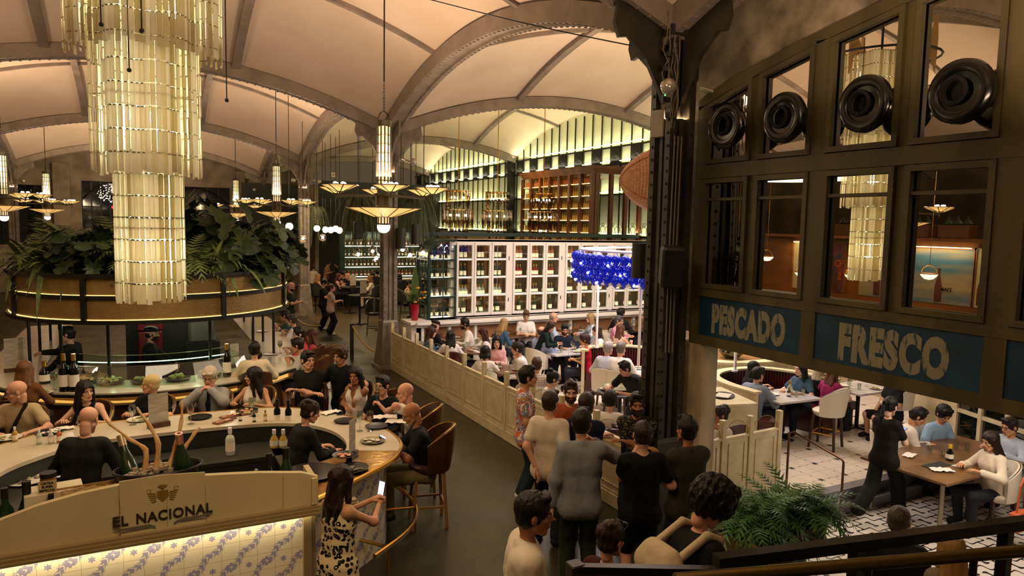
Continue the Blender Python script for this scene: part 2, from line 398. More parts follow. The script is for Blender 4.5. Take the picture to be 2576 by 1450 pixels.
mb = MB()
for k in range(150):
    a, r = RNG.rand()*2*PI, RNG.rand()**.5; mb.sphere((math.cos(a)*r*.75, 0, .35+math.sin(a)*r*.5), .017, 5, 3)
tag(mb.build('tiny_bulbs', emis('fairy', 'ffe9c4', 9), fl), kind='stuff')
MB().box((.1, 0, -.35), (.5, .02, .12)).box((.2, 0, -.6), (.1, .02, .35)).build('red_tube', emis('red_neon', 'ff2a3c', 3), fl)

# ------------------------------------------------------------------ wall on the bar side: lunettes of back-lit ribbed glass
XW = 8.92
mPANE = mat('ribbed_glass_panel', 'cfd6b4', .35, bump=.1, bscale=60, stretch=(1, 1, .05))
mb = MB(); wall_grid(mb, lambda a, z: (XW, a, z), -10.4, 33.6, -.3, lambda a: zc(XW, a)+.1, [], 120); mb.build('wall_right', mPANE, kind='structure')
MB().box((XW-.03, 12, 1.4), (.05, 44, 3.3)).build('wall_right_lower', mat('beige_wall', 'a8966f', .7), kind='structure')
mLED = emis('led_strip', 'f2f3b0', 11)
def strip(y0, y1, z): return trim(MB().box((XW-.065, (y0+y1)/2, z), (.02, y1-y0, .025)), mLED)
fr = MB()
y0, y1 = .6, 33.2
k = int((y1-y0)/.57)
for i in range(k+1):
    y = y0+i*.57; fr.box((XW-.05, y, (3.25+zc(XW, y, False))/2), (.04, .035, zc(XW, y, False)-3.25))
for z in (3.28, 4.68, 5.70, 6.28): fr.box((XW-.05, 17, z), (.07, 33, .05))
for c in (S, 2*S, 3*S): fr.box((XW-.2, c, 4.4), (.24, .30, 4.2))
trim(fr, mBLACK)
bx = MB()
for i in range(0, k, 2):
    y = y0+i*.57+.285
    if zc(XW, y, False) > 6.35: bx.box((XW-.06, y, 5.99), (.05, .52, .5)).cyl((XW-.08, y, 6.0), (XW-.12, y, 6.0), .13, .10, 16)
trim(bx, mBLACK)
for z in (3.36, 4.76, 5.80, 6.38):
    for q in range(3): strip(q*S+.4+(1.0 if z > 6 else 0), (q+1)*S-.4-(1.0 if z > 6 else 0), z)
for z in (3.42, 4.82, 5.86, 6.44):
    for y in (7.5, 17, 27): lamp('AREA', (XW-.22, y, z), 34, YG, 9.5, aim=(XW, y, z+.45), name='cove_light', sy=.06)
orn = MB()   # wrought iron arches along the foot of the panels
for i in range(k*2):
    y = y0+i*.285
    orn.tube([(XW-.09, y+.2*math.cos(t), 3.34+.26*math.sin(t)) for t in np.linspace(0, PI, 9)], .011, 4)
    if i % 2: orn.tube([(XW-.09, y+.05*math.cos(t)*s_+.05*s_, 3.66+.05*math.sin(t)) for s_ in (1,) for t in np.linspace(0, 2*PI, 9)], .009, 4).tube([(XW-.09, y-.05+.05*math.cos(t), 3.66+.05*math.sin(t)) for t in np.linspace(0, 2*PI, 9)], .009, 4)
trim(orn, mBLACK)
# wall closing the far bar
mb = MB(); wall_grid(mb, lambda a, z: (a, 29.5, z), 2.4, 8.9, 0, lambda a: 5.6, [], 8); mb.build('wall_far_bar', mDARK, kind='structure')
MB().box((2.3, 31.5, 2.7), (.15, 4.1, 5.4)).build('wall_far_side', mCONC, kind='structure')

# ------------------------------------------------------------------ glazed screen with mirror panes and the painted signs
XS = .30
def screen():
    fr = MB(); lo, hi = .30, .48; xm = .39
    def zt(y): return 4.93+.78*math.sin(min(max((-y-.10)/3.4, 0), 1.55)*1.0)**.8 if y < -.1 else 4.93
    mull = [(-.16, .14), (-1.72, .16), (-3.38, .16), (-5.0, .16)]
    for (y, w_) in mull: fr.box((xm, y, (2.35+zt(y))/2), (.20, w_, zt(y)-2.35+.0))
    for y in (-.93, -2.55, -4.2): fr.box((xm, y, (2.92+zt(y))/2), (.15, .09, zt(y)-2.92))
    for z, h in ((2.34, .11), (2.88, .09), (4.23, .15)): fr.box((xm, -2.65, z), (.21, 5.1, h))
    ya = np.linspace(-.09, -5.1, 40)
    fr.loft([[(lo-.01, y, zt(y)-.01), (lo-.01, y, zt(y)+.10), (hi+.01, y, zt(y)+.10), (hi+.01, y, zt(y)-.01)] for y in ya])
    # sash frames
    for (a, b) in ((-.23, -.885), (-.975, -1.64), (-1.80, -2.505), (-2.595, -3.30), (-3.46, -4.155), (-4.245, -4.92)):
        for (z0, z1) in ((2.93, 4.15), (4.31, None)):
            za = z1 or zt(a)-.02; zb = z1 or zt(b)-.02; s_ = .055
            fr.bar((XS, a-s_/2, z0), (XS, a-s_/2, za), .05, s_).bar((XS, b+s_/2, z0), (XS, b+s_/2, zb), .05, s_)
            fr.bar((XS-.004, a-s_*.3, z0+s_/2), (XS-.004, b+s_*.3, z0+s_/2), s_*.98, .05).bar((XS-.004, a-s_*.3, za-s_/2), (XS-.004, b+s_*.3, zb-s_/2), s_*.98, .05)
            if z1: fr.bar((XS+.01, a, 3.92), (XS+.01, b, 3.92), .03, .03)
    o = fr.build('window_1', mFRAME, kind='structure')
    g = MB()
    for (a, b) in ((-.20, -.90), (-.96, -1.66), (-1.78, -2.52), (-2.58, -3.32), (-3.44, -4.17), (-4.23, -4.94)):
        for (z0, z1) in ((2.92, 4.16), (4.30, None)):
            g.add([(XS+.045, a, z0), (XS+.045, b, z0), (XS+.045, b, z1 or zt(b)), (XS+.045, a, z1 or zt(a))], [(0, 3, 2, 1)])
    g.build('window_pane', mMIRROR, o)
    # plaster around the arch
    w_ = MB(); ys = np.linspace(.12, -10.4, 90)
    for i in range(len(ys)-1):
        a, b = ys[i], ys[i+1]
        za = 2.4 if a > -.08 else (zt(a)+.05 if a > -5.1 else 2.3); zb = za if a > -.08 and b > -.08 else (zt(b)+.05 if b > -5.1 else 2.3)
        if a > -.08 >= b: zb = za = 2.4
        for x in (.33, .47): w_.add([(x, a, za), (x, b, zb), (x, b, zc(x, b)+.1), (x, a, zc(x, a)+.1)], [(0, 1, 2, 3)])
    w_.build('wall_screen', mPLAST, kind='structure')
    bk = MB().box((.455, -2.6, 3.55), (.03, 4.9, 2.5)); bk.build('wall_screen_backing', mDARK, kind='structure')
    return zt
ZT = screen()
MB().box((.42, -.14, 1.15), (.26, .36, 2.3), bev=.02).build('wall_pillar', mPILL, kind='structure')
mSIGN = mat('sign_blue', '14405c', .5, c2='0f3147', nscale=3)
mLET = mat('worn_lettering', '8f8d78', .7); nt = mLET.node_tree
tcx = node(nt, 'ShaderNodeTexCoord').outputs['Object']; nz = node(nt, 'ShaderNodeTexNoise', {'Vector': node(nt, 'ShaderNodeMapping', {0: tcx, 3: (14, 4, 6)}).outputs[0], 'Scale': 1.4, 'Detail': 7}).outputs[0]
nt.links.new(mixc(nt, node(nt, 'ShaderNodeMapRange', {0: nz, 1: .36, 2: .44}).outputs[0], lin('2b4a58'), lin('8f8c76')), nt.nodes['Principled BSDF'].inputs['Base Color'])
def sign(word, ya, yb, label, size, sx):
    t = thing('painted_sign', label, 'sign', (XS, (ya+yb)/2, 2.61))
    MB().box((.03, 0, 0), (.05, abs(ya-yb), .45)).build('board', mSIGN, t)
    if word: text(word, 'lettering', size, mLET, t, (.004, 0, -size*.36), (PI/2, 0, -PI/2), .0015, .028, sx, sp=1.15)
sign('PESCADO', -.24, -1.64, 'blue wooden board painted PESCADO beside the dark column', .40, .52)
sign('FRESCO', -1.80, -3.30, 'blue wooden board painted FRESCO under the mirror panes', .42, .60)
sign('', -3.46, -4.92, 'plain blue board after the FRESCO board', .46, .8)
# the black porthole dishes on the upper panes
mDISH = mat('black_gloss', '0b0c0a', .18)
def dish(y, z, label):
    t = thing('porthole_horn', label, 'loudspeaker', (.16, y, z), 0, None)
    R = Matrix.Rotation(-PI/2, 3, 'Y'); R = np.array(R)
    MB().lathe([(.02, .0), (.16, .0), (.215, .025), (.24, .07), (.235, .11), (.215, .125), (.175, .13), (.15, .12), (.145, .105), (.10, .10), (.09, .05)], seg=40, R=R, cap=False).build('rim', mDISH, t, smooth=True)
    MB().lathe([(.11, .11), (.085, .125), (.075, .10), (.07, .03), (.001, .03)], c=(0, .045, .012), seg=32, R=R, cap=False).build('throat', mat('black_matt', '030303', .9), t, smooth=True); MB().bar((0, 0, 0), (.16, 0, 0), .05).build('mount', mBLACK, t)
for y, z, l in ((-.76, 4.66, 'first black porthole horn beside the plaster pilaster, smallest seen'), (-1.50, 4.65, 'second black porthole horn on the pane above the word PESCADO'),
                (-2.34, 4.66, 'third black porthole horn before the reflected glass chandelier'), (-3.12, 4.64, 'fourth black porthole horn, largest seen, past the thick mullion')): dish(y, z, l)

# ================================================================== outer walls seen in the mirrors
mb = MB(); wall_grid(mb, lambda a, z: (-20.7, a, z), -10.4, 33.6, 0, lambda a: zc(-20.7, a)+.1, [], 90); mb.build('wall_left', mat('dim_plaster', '4a4031', .9, c2='2f291f', nscale=1), kind='structure')
# ================================================================== great glass chandelier
CH = (-5.23,1.72,3.39)
mSTRIPS = []
for i, (c, t) in enumerate((('e9e0c6', .5), ('d6cba6', .5), ('f0ead8', .55), ('c8bb92', .45), ('e2dac4', .55))):
    mSTRIPS.append(mat('glass_plank_%d' % i, c, .3, trans=t, spec=.4))
chand = thing('glass_chandelier', 'huge three-tiered chandelier of cream glass slats hanging over the oval bar', 'chandelier', (CH[0], CH[1], 0))
mCLIP = mat('clip_metal', '8d8468', .35, .9)
mSLIT = emis('lit_tube', 'fff6dc', 9)
def plank_strip(wd, z0, z1, seed):
    rs = np.random.RandomState(seed); mb = MB(); z = z1; k = 0; zb = z0+rs.uniform(-.03, .03)
    while z > zb+.05:
        h = min(.215, z-zb); tl = rs.uniform(-.006, .006)
        mb.box((0, tl, z-h/2), (wd*.93, .006, h-.012)); mb.slot(1).box((0, .002+tl, z-.003), (wd*.5, .012, .012)).slot(0); z -= .215
    return mb
for ti, (r, n, z0, z1, amp, lobes) in enumerate(((.295, 42, 2.74, 4.24, .028, 6), (.455, 64, 4.02, 5.50, .045, 8), (.655, 90, 5.18, 6.55, .06, 9))):
    tier = thing('tier', None, None); tier.parent = chand
    fr = MB(); ps = [(math.cos(a)*(r+amp*math.sin(lobes*a))*.97, math.sin(a)*(r+amp*math.sin(lobes*a))*.97) for a in np.linspace(0, 2*PI, 73)[:-1]]
    fr.tube([(p[0], p[1], z1-.01) for p in ps], .009, 5, True)
    MB().tube([(p[0], p[1], (z0+z1)/2) for p in ps], .007, 5, True).build('tier_hoop', mCLIP, tier)
    for k in range(6): a = k*PI/3; fr.bar((0, 0, z1), (math.cos(a)*r, math.sin(a)*r, z1), .02)
    fr.build('tier_ring', mCLIP, tier)
    vars_ = []
    for k in range(5):
        o = plank_strip(2*PI*r/n*1.08, z0, z1, 10*ti+k); vars_.append(o)
    meshes = [v.build('glass_slat_column', [mSTRIPS[k], mCLIP], tier).data for k, v in enumerate(vars_)]
    for o in list(tier.children):
        if o.name.startswith('glass_slat'): bpy.data.objects.remove(o)
    for k in range(n):
        a = 2*PI*k/n; rr = r+amp*math.sin(lobes*a); o = bpy.data.objects.new('glass_slat_column', meshes[RNG.randint(5)]); COL.objects.link(o); o.parent = tier
        o.location = (math.cos(a)*rr, math.sin(a)*rr, 0); o.rotation_euler = (0, 0, a+PI/2+RNG.uniform(-.16, .16))
    bl = MB()
    for k in range(6):
        a = k*PI/3+.4; bl.lathe([(.004, -.05), (.02, -.02), (.022, .02), (.008, .06)], (math.cos(a)*r*.45, math.sin(a)*r*.45, (z0*.6+z1*.4)), 8)
    bl.build('bulbs', mBULB, tier)
    tu = MB()
    for k in range(5):
        a = k*2*PI/5+.9+ti; tu.cyl((math.cos(a)*r*.62, math.sin(a)*r*.62, z0+.25), (math.cos(a)*r*.62, math.sin(a)*r*.62, z1-.15), .007, seg=5)
    tu.build('light_tubes', mSLIT, tier)
    lamp('POINT', (CH[0], CH[1], z0*.65+z1*.35), (32, 42, 42)[ti], (1, .93, .68), .12, name='chandelier_light')
rods = MB()
for (x, y, zb) in ((-.30, -.62, 5.75), (-.35, -.60, 5.30), (.02, -.68, 5.78), (-.03, -.66, 5.28), (-.14, -.64, 4.92), (.72, -.2, 4.80)):
    rods.cyl((x, y, zb), (x, y, 6.75), .006, seg=5).sphere((x, y, zb), .021, 10, 6)
rods.build('ball_rods', mBLACK, chand)
fin = MB()
for k in range(6):
    a = k*PI/3; c, s_ = math.cos(a)*.82, math.sin(a)*.82
    P = [(.55, 6.50), (.86, 6.52), (.98, 6.2), (1.0, 6.75), (.96, 7.35), (.88, 6.95), (.72, 6.75)]
    fin.add([(p[0]*c-e*s_, p[0]*s_+e*c, p[1]) for e in (-.02, .02) for p in P], [tuple(range(6, -1, -1)), tuple(range(7, 14))]+[(j, (j+1) % 7, 7+(j+1) % 7, 7+j) for j in range(7)])
fin.build('wooden_fin', mat('fin_wood', 'a5814f', .5), chand)
MB().cyl((0, 0, 6.5), (0, 0, zc(CH[0], CH[1])), .02).tube([(.9*math.cos(a), .9*math.sin(a), 6.55) for a in np.linspace(0, 2*PI, 25)], .02, 6, True).build('hanging_rod', mBLACK, chand)

# ================================================================== art deco pendant lamps
mSHADE = mat('amber_shade', 'e9c98b', .5, em='ffc978', es=.75, trans=.4)
mLANT = mat('lantern_glass', 'f5e4bb', .5, em='ffe2a6', es=.7)
mDECO = mat('deco_metal', '4c4438', .35, .7)
def bowl(mb, fr, c, r, d, r0, n):
    a = [2*PI*(k+.5)/n for k in range(n)]; top = [(c[0]+r*math.cos(t), c[1]+r*math.sin(t), c[2]) for t in a]; bot = [(c[0]+r0*math.cos(t), c[1]+r0*math.sin(t), c[2]-d) for t in a]
    mb.add(top+bot, [(k, (k+1) % n, n+(k+1) % n, n+k) for k in range(n)]+[tuple(range(n, 2*n))])
    for k in range(n): fr.bar(top[k], bot[k], .014).bar(top[k], top[(k+1) % n], .014).bar(bot[k], bot[(k+1) % n], .012)
def deco_lamp(label, x, y):
    t = thing('deco_pendant_lamp', label, 'pendant lamp', (x, y, 0), .35, 'tall art deco pendant lamps over the aisles')
    t['zc'] = 0
    h = MB(); zt = zc(x, y)-.05
    h.cyl((0, 0, 5.9), (0, 0, zt), .012, seg=8)
    for k in range(9): h.tube([(.018*math.cos(a)*(k % 2), .018*math.cos(a)*((k+1) % 2), 5.46+.05*k+.03*math.sin(a)) for a in np.linspace(0, 2*PI, 9)], .005, 4)
    h.build('hanging_rod', mBLACK, t)
    MB().tube([(.115*math.cos(a), 0, 5.26+.16*math.sin(a)) for a in np.linspace(0, PI, 13)], .011, 6).lathe([(.12, 5.17), (.12, 5.27), (.10, 5.275)], seg=20).build('cap', mDECO, t)
    MB().lathe([(.112, 4.14), (.112, 5.17)], seg=20).build('lantern', mLANT, t, smooth=True)
    b = MB()
    for k in range(12): a = k*PI/6; b.bar((.118*math.cos(a), .118*math.sin(a), 4.14), (.118*math.cos(a), .118*math.sin(a), 5.17), .018)
    for z in np.linspace(4.14, 5.17, 8): b.tube([(.119*math.cos(a), .119*math.sin(a), z) for a in np.linspace(0, 2*PI, 17)[:-1]], .007, 4, True)
    b.build('cage', mDECO, t)
    MB().lathe([(.05, 3.66), (.13, 3.88), (.13, 4.02), (.16, 4.03), (.16, 4.07), (.11, 4.08), (.11, 4.14)], seg=20).build('hub', mDECO, t)
    for k in range(6):
        a = k*PI/3; c = (.86*math.cos(a), .86*math.sin(a)); n = np.array([math.cos(a), math.sin(a)])
        arm = MB().bar((.1*n[0], .1*n[1], 4.04), (c[0], c[1], 4.02), .05, .028).cyl((c[0], c[1], 3.97), (c[0], c[1], 4.07), .018, seg=8); ar = arm.build('arm', mDECO, t)
        p, f = MB(), MB(); bowl(p, f, (c[0], c[1], 4.17), .30, .10, .06, 8); p.build('small_shade', mSHADE, ar); f.build('shade_frame', mDECO, ar)
        for j in range(4): q = j*PI/2+a; MB().sphere((c[0]+.085*math.cos(q), c[1]+.085*math.sin(q), 4.185), .034, 10, 6).build('bulb', mBULB, ar, smooth=True)
    p, f = MB(), MB(); bowl(p, f, (0, 0, 3.83), .62, .15, .17, 12); p.build('large_shade', mSHADE, t); f.build('shade_frame', mDECO, t)
    nk = MB().lathe([(.10, 3.57), (.10, 3.68)], seg=16); nk.build('neck', mLANT, t)
    nf = MB()
    for k in range(12): a = k*PI/6; nf.bar((.105*math.cos(a), .105*math.sin(a), 3.57), (.105*math.cos(a), .105*math.sin(a), 3.69), .014)
    nf.lathe([(.12, 3.55), (.12, 3.575)], seg=20).build('neck_frame', mDECO, t)
    MB().lathe([(.105, 3.55), (.108, 3.50), (.09, 3.45), (.05, 3.42), (.001, 3.412)], seg=20).build('globe', emis('globe_glass', 'fff3d6', 3.2), t, smooth=True)
    lamp('POINT', (x, y, 4.33), 46, (1, .74, .45), .25, name='bowl_light'); lamp('POINT', (x, y, 3.28), 16, (1, .80, .52), .12, name='globe_light')
    return t
dl = deco_lamp('tall brass pendant lamp nearest the riveted column, its white globe largest', -1.73, 5.2)
for x, y, l in ((-1.8, 15.6, 'second tall pendant lamp, in front of the column by the hanging fern'), (-1.95, 24.8, 'third tall pendant lamp, close to the dark arched back window'),
                (-8.62, 26, 'tall pendant lamp before the concrete wall above the palm leaves'), (-8.67, 17.0, 'pendant lamp partly out of view over the leafy planter'), (-9.5, 4.0, 'pendant lamp seen reflected in the mirror panes')):
    dup(dl, (x, y, 0), .35+.3*y, l)
    lamp('POINT', (x, y, 4.33), 60, (1, .74, .45), .25, name='bowl_light')

# ================================================================== oval bar in front
mMARB = mat('marble', 'cfc3ab', .28, c2='b5a588', nscale=2.2, ndet=9, ccon=.5)
mMARB2 = mat('marble_shield', 'd2c297', .35, c2='b8a674', nscale=1.5, ndet=9, ccon=.6)
mINNER = mat('bar_steel', '4b4a42', .35, .7)
mWOODB = mat('wood_brown', '5d3a1e', .4, c2='3f2612', nscale=3, stretch=(1, 1, .15))
def azulejo():
    m = mat('azulejo', 'e8d9b4', .22); nt = m.node_tree; b = nt.nodes['Principled BSDF']
    tc = node(nt, 'ShaderNodeTexCoord').outputs['UV']; s = node(nt, 'ShaderNodeSeparateXYZ', {0: tc}); u, v = mth(nt, 'MULTIPLY', s.outputs[0], 1/.30), mth(nt, 'MULTIPLY', s.outputs[1], 1/.30)
    a = mth(nt, 'ADD', u, v); c = mth(nt, 'SUBTRACT', u, v)
    wv = mth(nt, 'MULTIPLY', mth(nt, 'SINE', mth(nt, 'MULTIPLY', a, 2*PI)), .075)
    d = mth(nt, 'ABSOLUTE', cen(nt, mth(nt, 'ADD', c, wv)))
    leaf = mth(nt, 'SINE', mth(nt, 'ADD', mth(nt, 'MULTIPLY', a, 25.13), mth(nt, 'MULTIPLY', d, 26)))
    body = mth(nt, 'LESS_THAN', d, mth(nt, 'MULTIPLY_ADD', leaf, .05, .15))
    vein = mth(nt, 'GREATER_THAN', leaf, .55)
    cu, cv = cen(nt, u), cen(nt, v)
    def ros(p, q, r0):
        r = mth(nt, 'SQRT', mth(nt, 'ADD', mth(nt, 'MULTIPLY', p, p), mth(nt, 'MULTIPLY', q, q))); an = mth(nt, 'ARCTAN2', q, p)
        pet = mth(nt, 'MULTIPLY_ADD', mth(nt, 'ABSOLUTE', mth(nt, 'SINE', mth(nt, 'MULTIPLY', an, 3))), .05, r0); return mth(nt, 'LESS_THAN', r, pet), mth(nt, 'LESS_THAN', r, r0*.5)
    r1, r1c = ros(cen(nt, mth(nt, 'ADD', u, .25)), cen(nt, mth(nt, 'ADD', v, .25)), .10); r2_, _ = ros(cen(nt, mth(nt, 'ADD', u, .75)), cen(nt, mth(nt, 'ADD', v, .27)), .045)
    m1 = mth(nt, 'MAXIMUM', mth(nt, 'MULTIPLY', body, mth(nt, 'SUBTRACT', 1, mth(nt, 'MULTIPLY', vein, .8))), mth(nt, 'MAXIMUM', mth(nt, 'SUBTRACT', r1, r1c), r2_))
    m1 = node(nt, 'ShaderNodeClamp', {0: m1}).outputs[0]
    g = mth(nt, 'LESS_THAN', mth(nt, 'MINIMUM', mth(nt, 'ABSOLUTE', cen(nt, mth(nt, 'MULTIPLY', u, 2))), mth(nt, 'ABSOLUTE', cen(nt, mth(nt, 'MULTIPLY', v, 2)))), .012)
    nz = node(nt, 'ShaderNodeTexNoise', {'Vector': tc, 'Scale': 60., 'Detail': 3}).outputs[0]
    blue = mixc(nt, nz, lin('827ba2'), lin('b3acc0'))
    cc = mixc(nt, g, lin('ece0c0'), lin('b9a988')); nt.links.new(mixc(nt, m1, cc, blue), b.inputs['Base Color']); return m
mAZ = azulejo()
def uv_wall(name, pts, z0, z1, m, parent, th=.04):
    """upright band along a plan path with a running-length UV"""
    mb = MB(); n = len(pts); L = [0]
    for i in range(1, n): L.append(L[-1]+math.dist(pts[i], pts[i-1]))
    mb.add([(p[0], p[1], z) for p in pts for z in (z0, z1)], [(2*i, 2*i+2, 2*i+3, 2*i+1) for i in range(n-1)])
    o = mb.build(name, m, parent, smooth=True); uv = o.data.uv_layers.new(name='UVMap')
    for lp in o.data.loops: vi = lp.vertex_index; uv.data[lp.index].uv = (L[vi//2], (z0, z1)[vi % 2])
    return o
def smooth_path(P, n=8, closed=False):
    P = [np.array(p, float) for p in P]; out = []; N = len(P)
    for i in range(N if closed else N-1):
        p0, p1, p2, p3 = (P[(i-1) % N], P[i], P[(i+1) % N], P[(i+2) % N]) if closed else (P[max(i-1, 0)], P[i], P[i+1], P[min(i+2, N-1)])
        for k in range(n): t = k/n; out.append(tuple(.5*((2*p1)+(-p0+p2)*t+(2*p0-5*p1+4*p2-p3)*t*t+(-p0+3*p1-3*p2+p3)*t**3)))
    if not closed: out.append(tuple(P[-1]))
    return out
OUT = smooth_path([(-3.96, .02), (-3.45, .38), (-2.95, .82), (-2.72, 1.35), (-2.78, 2.1), (-3.1, 2.75), (-3.6, 3.3), (-4.3, 3.48), (-5.5, 3.48), (-6.2, 3.4), (-6.8, 2.9), (-7.2, 2.2), (-7.35, 1.2)], 6)
INN = smooth_path([(-4.1, .72), (-3.80, .92), (-3.46, 1.12), (-3.30, 1.5), (-3.33, 2.0), (-3.55, 2.4), (-3.9, 2.62), (-4.5, 2.72), (-5.5, 2.72), (-6.0, 2.6), (-6.35, 2.3), (-6.6, 1.9), (-6.7, 1.2)], 6)
bar1 = thing('oval_bar', 'oval marble bar counter with blue floral tiles lit under its ledge', 'bar counter')
bt = MB(); n = len(OUT)
for z in (1.04, 1.08): bt.add([(*p, z) for p in OUT]+[(*p, z) for p in INN], [(i, i+1, n+i+1, n+i) if z > 1.06 else (n+i, n+i+1, i+1, i) for i in range(n-1)])
for P in (OUT, INN): bt.add([(*p, z) for z in (1.04, 1.08) for p in P], [(i, i+1, n+i+1, n+i) for i in range(n-1)])
bt.build('countertop', mMARB, bar1)
k0, k1 = 0, 15   # brass-clad stretch
br = MB().add([(p[0], p[1], 1.083) for p in OUT[:k1]]+[(p[0], p[1], 1.083) for p in INN[:k1]], [(i, i+1, k1+i+1, k1+i) for i in range(k1-1)])
br.build('brass_top', mat('hammered_brass', 'c99d4e', .22, 1, c2='a3762c', nscale=6, bump=.15, bscale=14), bar1)
MB().tube([(p[0]*1.0, p[1], 1.06) for p in OUT], .028, 8).build('brass_edge', mBRASS, bar1, smooth=True)
ctr = np.array([-5.0, 1.7])
def inset(P, d):
    P = [np.array(p) for p in P]; R = []
    for i, p in enumerate(P):
        t = P[min(i+1, len(P)-1)]-P[max(i-1, 0)]; t /= np.linalg.norm(t); nrm = np.array([-t[1], t[0]])
        if np.dot(ctr-p, nrm) < 0: nrm = -nrm
        R.append(tuple(p+nrm*d))
    return R
uv_wall('tiled_side', inset(OUT, .16), 0, 1.04, mAZ, bar1)
uv_wall('inner_side', inset(INN, -.02)[::-1], .0, 1.04, mDARK, bar1)
MB().add([(*p, z) for p in inset(OUT, .15)[1:-1] for z in (.93, 1.03)], [(2*i, 2*i+2, 2*i+3, 2*i+1) for i in range(n-3)]).build('upper_band', mat('band_stone', 'a28f6b', .4), bar1)
uv_wall('tiled_front', [(-7.3, .12), (-4.02, .12)], 0, 1.0, mAZ, bar1)
MB().box((-4.02, .10, .5), (.07, .07, 1.0)).box((-3.96, .16, .5), (.04, .10, 1.0)).build('corner_post', mat('post_wood', '8d7a55', .5), bar1)
MB().tube([(p[0], p[1], .30) for p in inset(OUT, -.18)[6:62]], .024, 8).build('foot_rail', mBRASS, bar1, smooth=True)
for i in range(8, 62, 9):
    p, q = inset(OUT, -.18)[i], inset(OUT, .16)[i]; MB().cyl((p[0], p[1], .30), (q[0], q[1], .30), .018).cyl((p[0], p[1], .30), (p[0], p[1], 0), .014).build('rail_bracket', mBRASS, bar1)
MB().box((-5.3, 2.36, .83), (2.9, .62, .05)).box((-5.3, 2.36, .42), (2.9, .60, .78)).box((-3.75, 1.75, .83), (.5, 1.1, .05)).build('back_worktop', mINNER, bar1)
MB().box((-5.6, .50, .80), (3.2, .55, .05)).box((-5.6, .50, .4), (3.2, .5, .78)).build('front_worktop', mINNER, bar1)
MB().box((-6.5, 1.5, .84), (.5, 1.6, .05)).build('side_worktop', mINNER, bar1)
# marble shield with the emblem
sh = thing('marble_shield', 'arched marble fascia lettered EL NACIONAL with a gold emblem, on the bar', 'sign', (-5.2, -.02, 0))
def zprof(x):   # x absolute
    pts = [(-7.4, .95), (-7.0, 1.10), (-6.29, 1.31), (-6.04, 1.385), (-5.78, 1.43), (-5.52, 1.455), (-5.2, 1.465), (-4.87, 1.44), (-4.45, 1.40), (-4.08, 1.345), (-3.94, 1.29)]
    return float(np.interp(x, [p[0] for p in pts], [p[1] for p in pts]))
def plate(mb, x0, x1, dz, y0, y1, n=24, zb=1.03):
    xs = np.linspace(x0, x1, n); V = []
    for x in xs: V += [(x+5.2, y0, zb), (x+5.2, y0, zprof(x)+dz), (x+5.2, y1, zprof(x)+dz), (x+5.2, y1, zb)]
    f = [(4*i+a, 4*i+4+a, 4*i+4+(a+1) % 4, 4*i+(a+1) % 4) for i in range(n-1) for a in range(4)]; mb.add(V, f+[(3, 2, 1, 0), tuple(4*(n-1)+a for a in range(4))])
mb = MB(); plate(mb, -7.4, -3.94, 0, 0, .06, 50); mb.build('slab', mMARB2, sh)
mb = MB(); plate(mb, -5.51, -4.88, .035, -.012, 0, 14); mb.build('raised_panel', mMARB2, sh)
MB().box((.30-.75+.3, -.03, 1.005), (3.52, .10, .03)).box((-.15, -.02, 1.025), (3.50, .07, .03)).box((-.15, -.045, .985), (3.54, .12, .02)).build('ledge', mat('ledge_stone', '8f7d55', .4), sh)
MB().box((-.15, -.05, .968), (3.54, .02, .014)).build('brass_line', mBRASS, sh)
MB().box((1.22, .16, 1.17), (.05, .40, .24)).build('return_slab', mMARB2, sh)
lt = mat('bronze_letters', '3a3320', .35, .3)
text('EL', 'lettering', .115, lt, sh, (-.31, -.016, 1.125), (PI/2, 0, 0), .003, .003, .92, sp=1.12); text('NACIONAL', 'lettering', .115, lt, sh, (.085, -.016, 1.125), (PI/2, 0, 0), .003, .003, .90, sp=1.10)
MB().prism([(-.36, .01), (-.10, .012), (-.06, -.01), (-.055, -.035), (-.10, -.018), (-.34, 0)], 0, .004, R=np.array([[1, 0, 0], [0, 0, -1], [0, 1, 0]]), t=(.0, -.012, 1.09)).prism([(-.33, -.016), (-.12, -.012), (-.10, -.022), (-.30, -.026)], 0, .004, R=np.array([[1, 0, 0], [0, 0, -1], [0, 1, 0]]), t=(0, -.012, 1.09)).prism([(.36, .01), (.14, .012), (.08, -.01), (.075, -.035), (.12, -.018), (.34, 0)], 0, .004, R=np.array([[1, 0, 0], [0, 0, -1], [0, 1, 0]]), t=(.0, -.012, 1.10)).prism([(.33, -.016), (.14, -.012), (.12, -.022), (.30, -.026)], 0, .004, R=np.array([[1, 0, 0], [0, 0, -1], [0, 1, 0]]), t=(0, -.012, 1.10)).build('wings', mat('wing_grey', '6f664e', .5), sh)
em_ = MB(); RX = np.array([[1, 0, 0], [0, 0, -1], [0, 1, 0]])
em_.prism([(-.045, .0), (0, -.045), (.045, 0), (.04, .05), (-.04, .05)], 0, .004, RX, (.0, -.012, 1.32))
for s_ in (-1, 1):
    for k in range(5): em_.prism([(s_*.05, .035-.016*k), (s_*(.115-.008*k), .045-.02*k), (s_*(.115-.008*k), .037-.02*k), (s_*.05, .027-.016*k)][::s_], 0, .004, RX, (0, -.012, 1.32))
    em_.tube([(s_*(.10+.015*math.cos(t)), -.014, 1.38+.015*math.sin(t)) for t in np.linspace(0, 5, 12)], .003, 4)
for k in range(5): a = PI/2+(k-2)*.35; em_.prism([(0, .05), (.05*math.cos(a)-.006, .052+.045*math.sin(a)), (.05*math.cos(a)+.006, .052+.045*math.sin(a))], 0, .005, RX, (0, -.012, 1.325))
em_.build('emblem', mat('gold_leaf', 'a98a34', .4, .6), sh)
for x in (-5.51, -5.17, -4.88, -4.25): MB().box((x+5.2, -.0125, 1.2), (.0018, .002, .3)).build('joint_line', mDARK, sh)
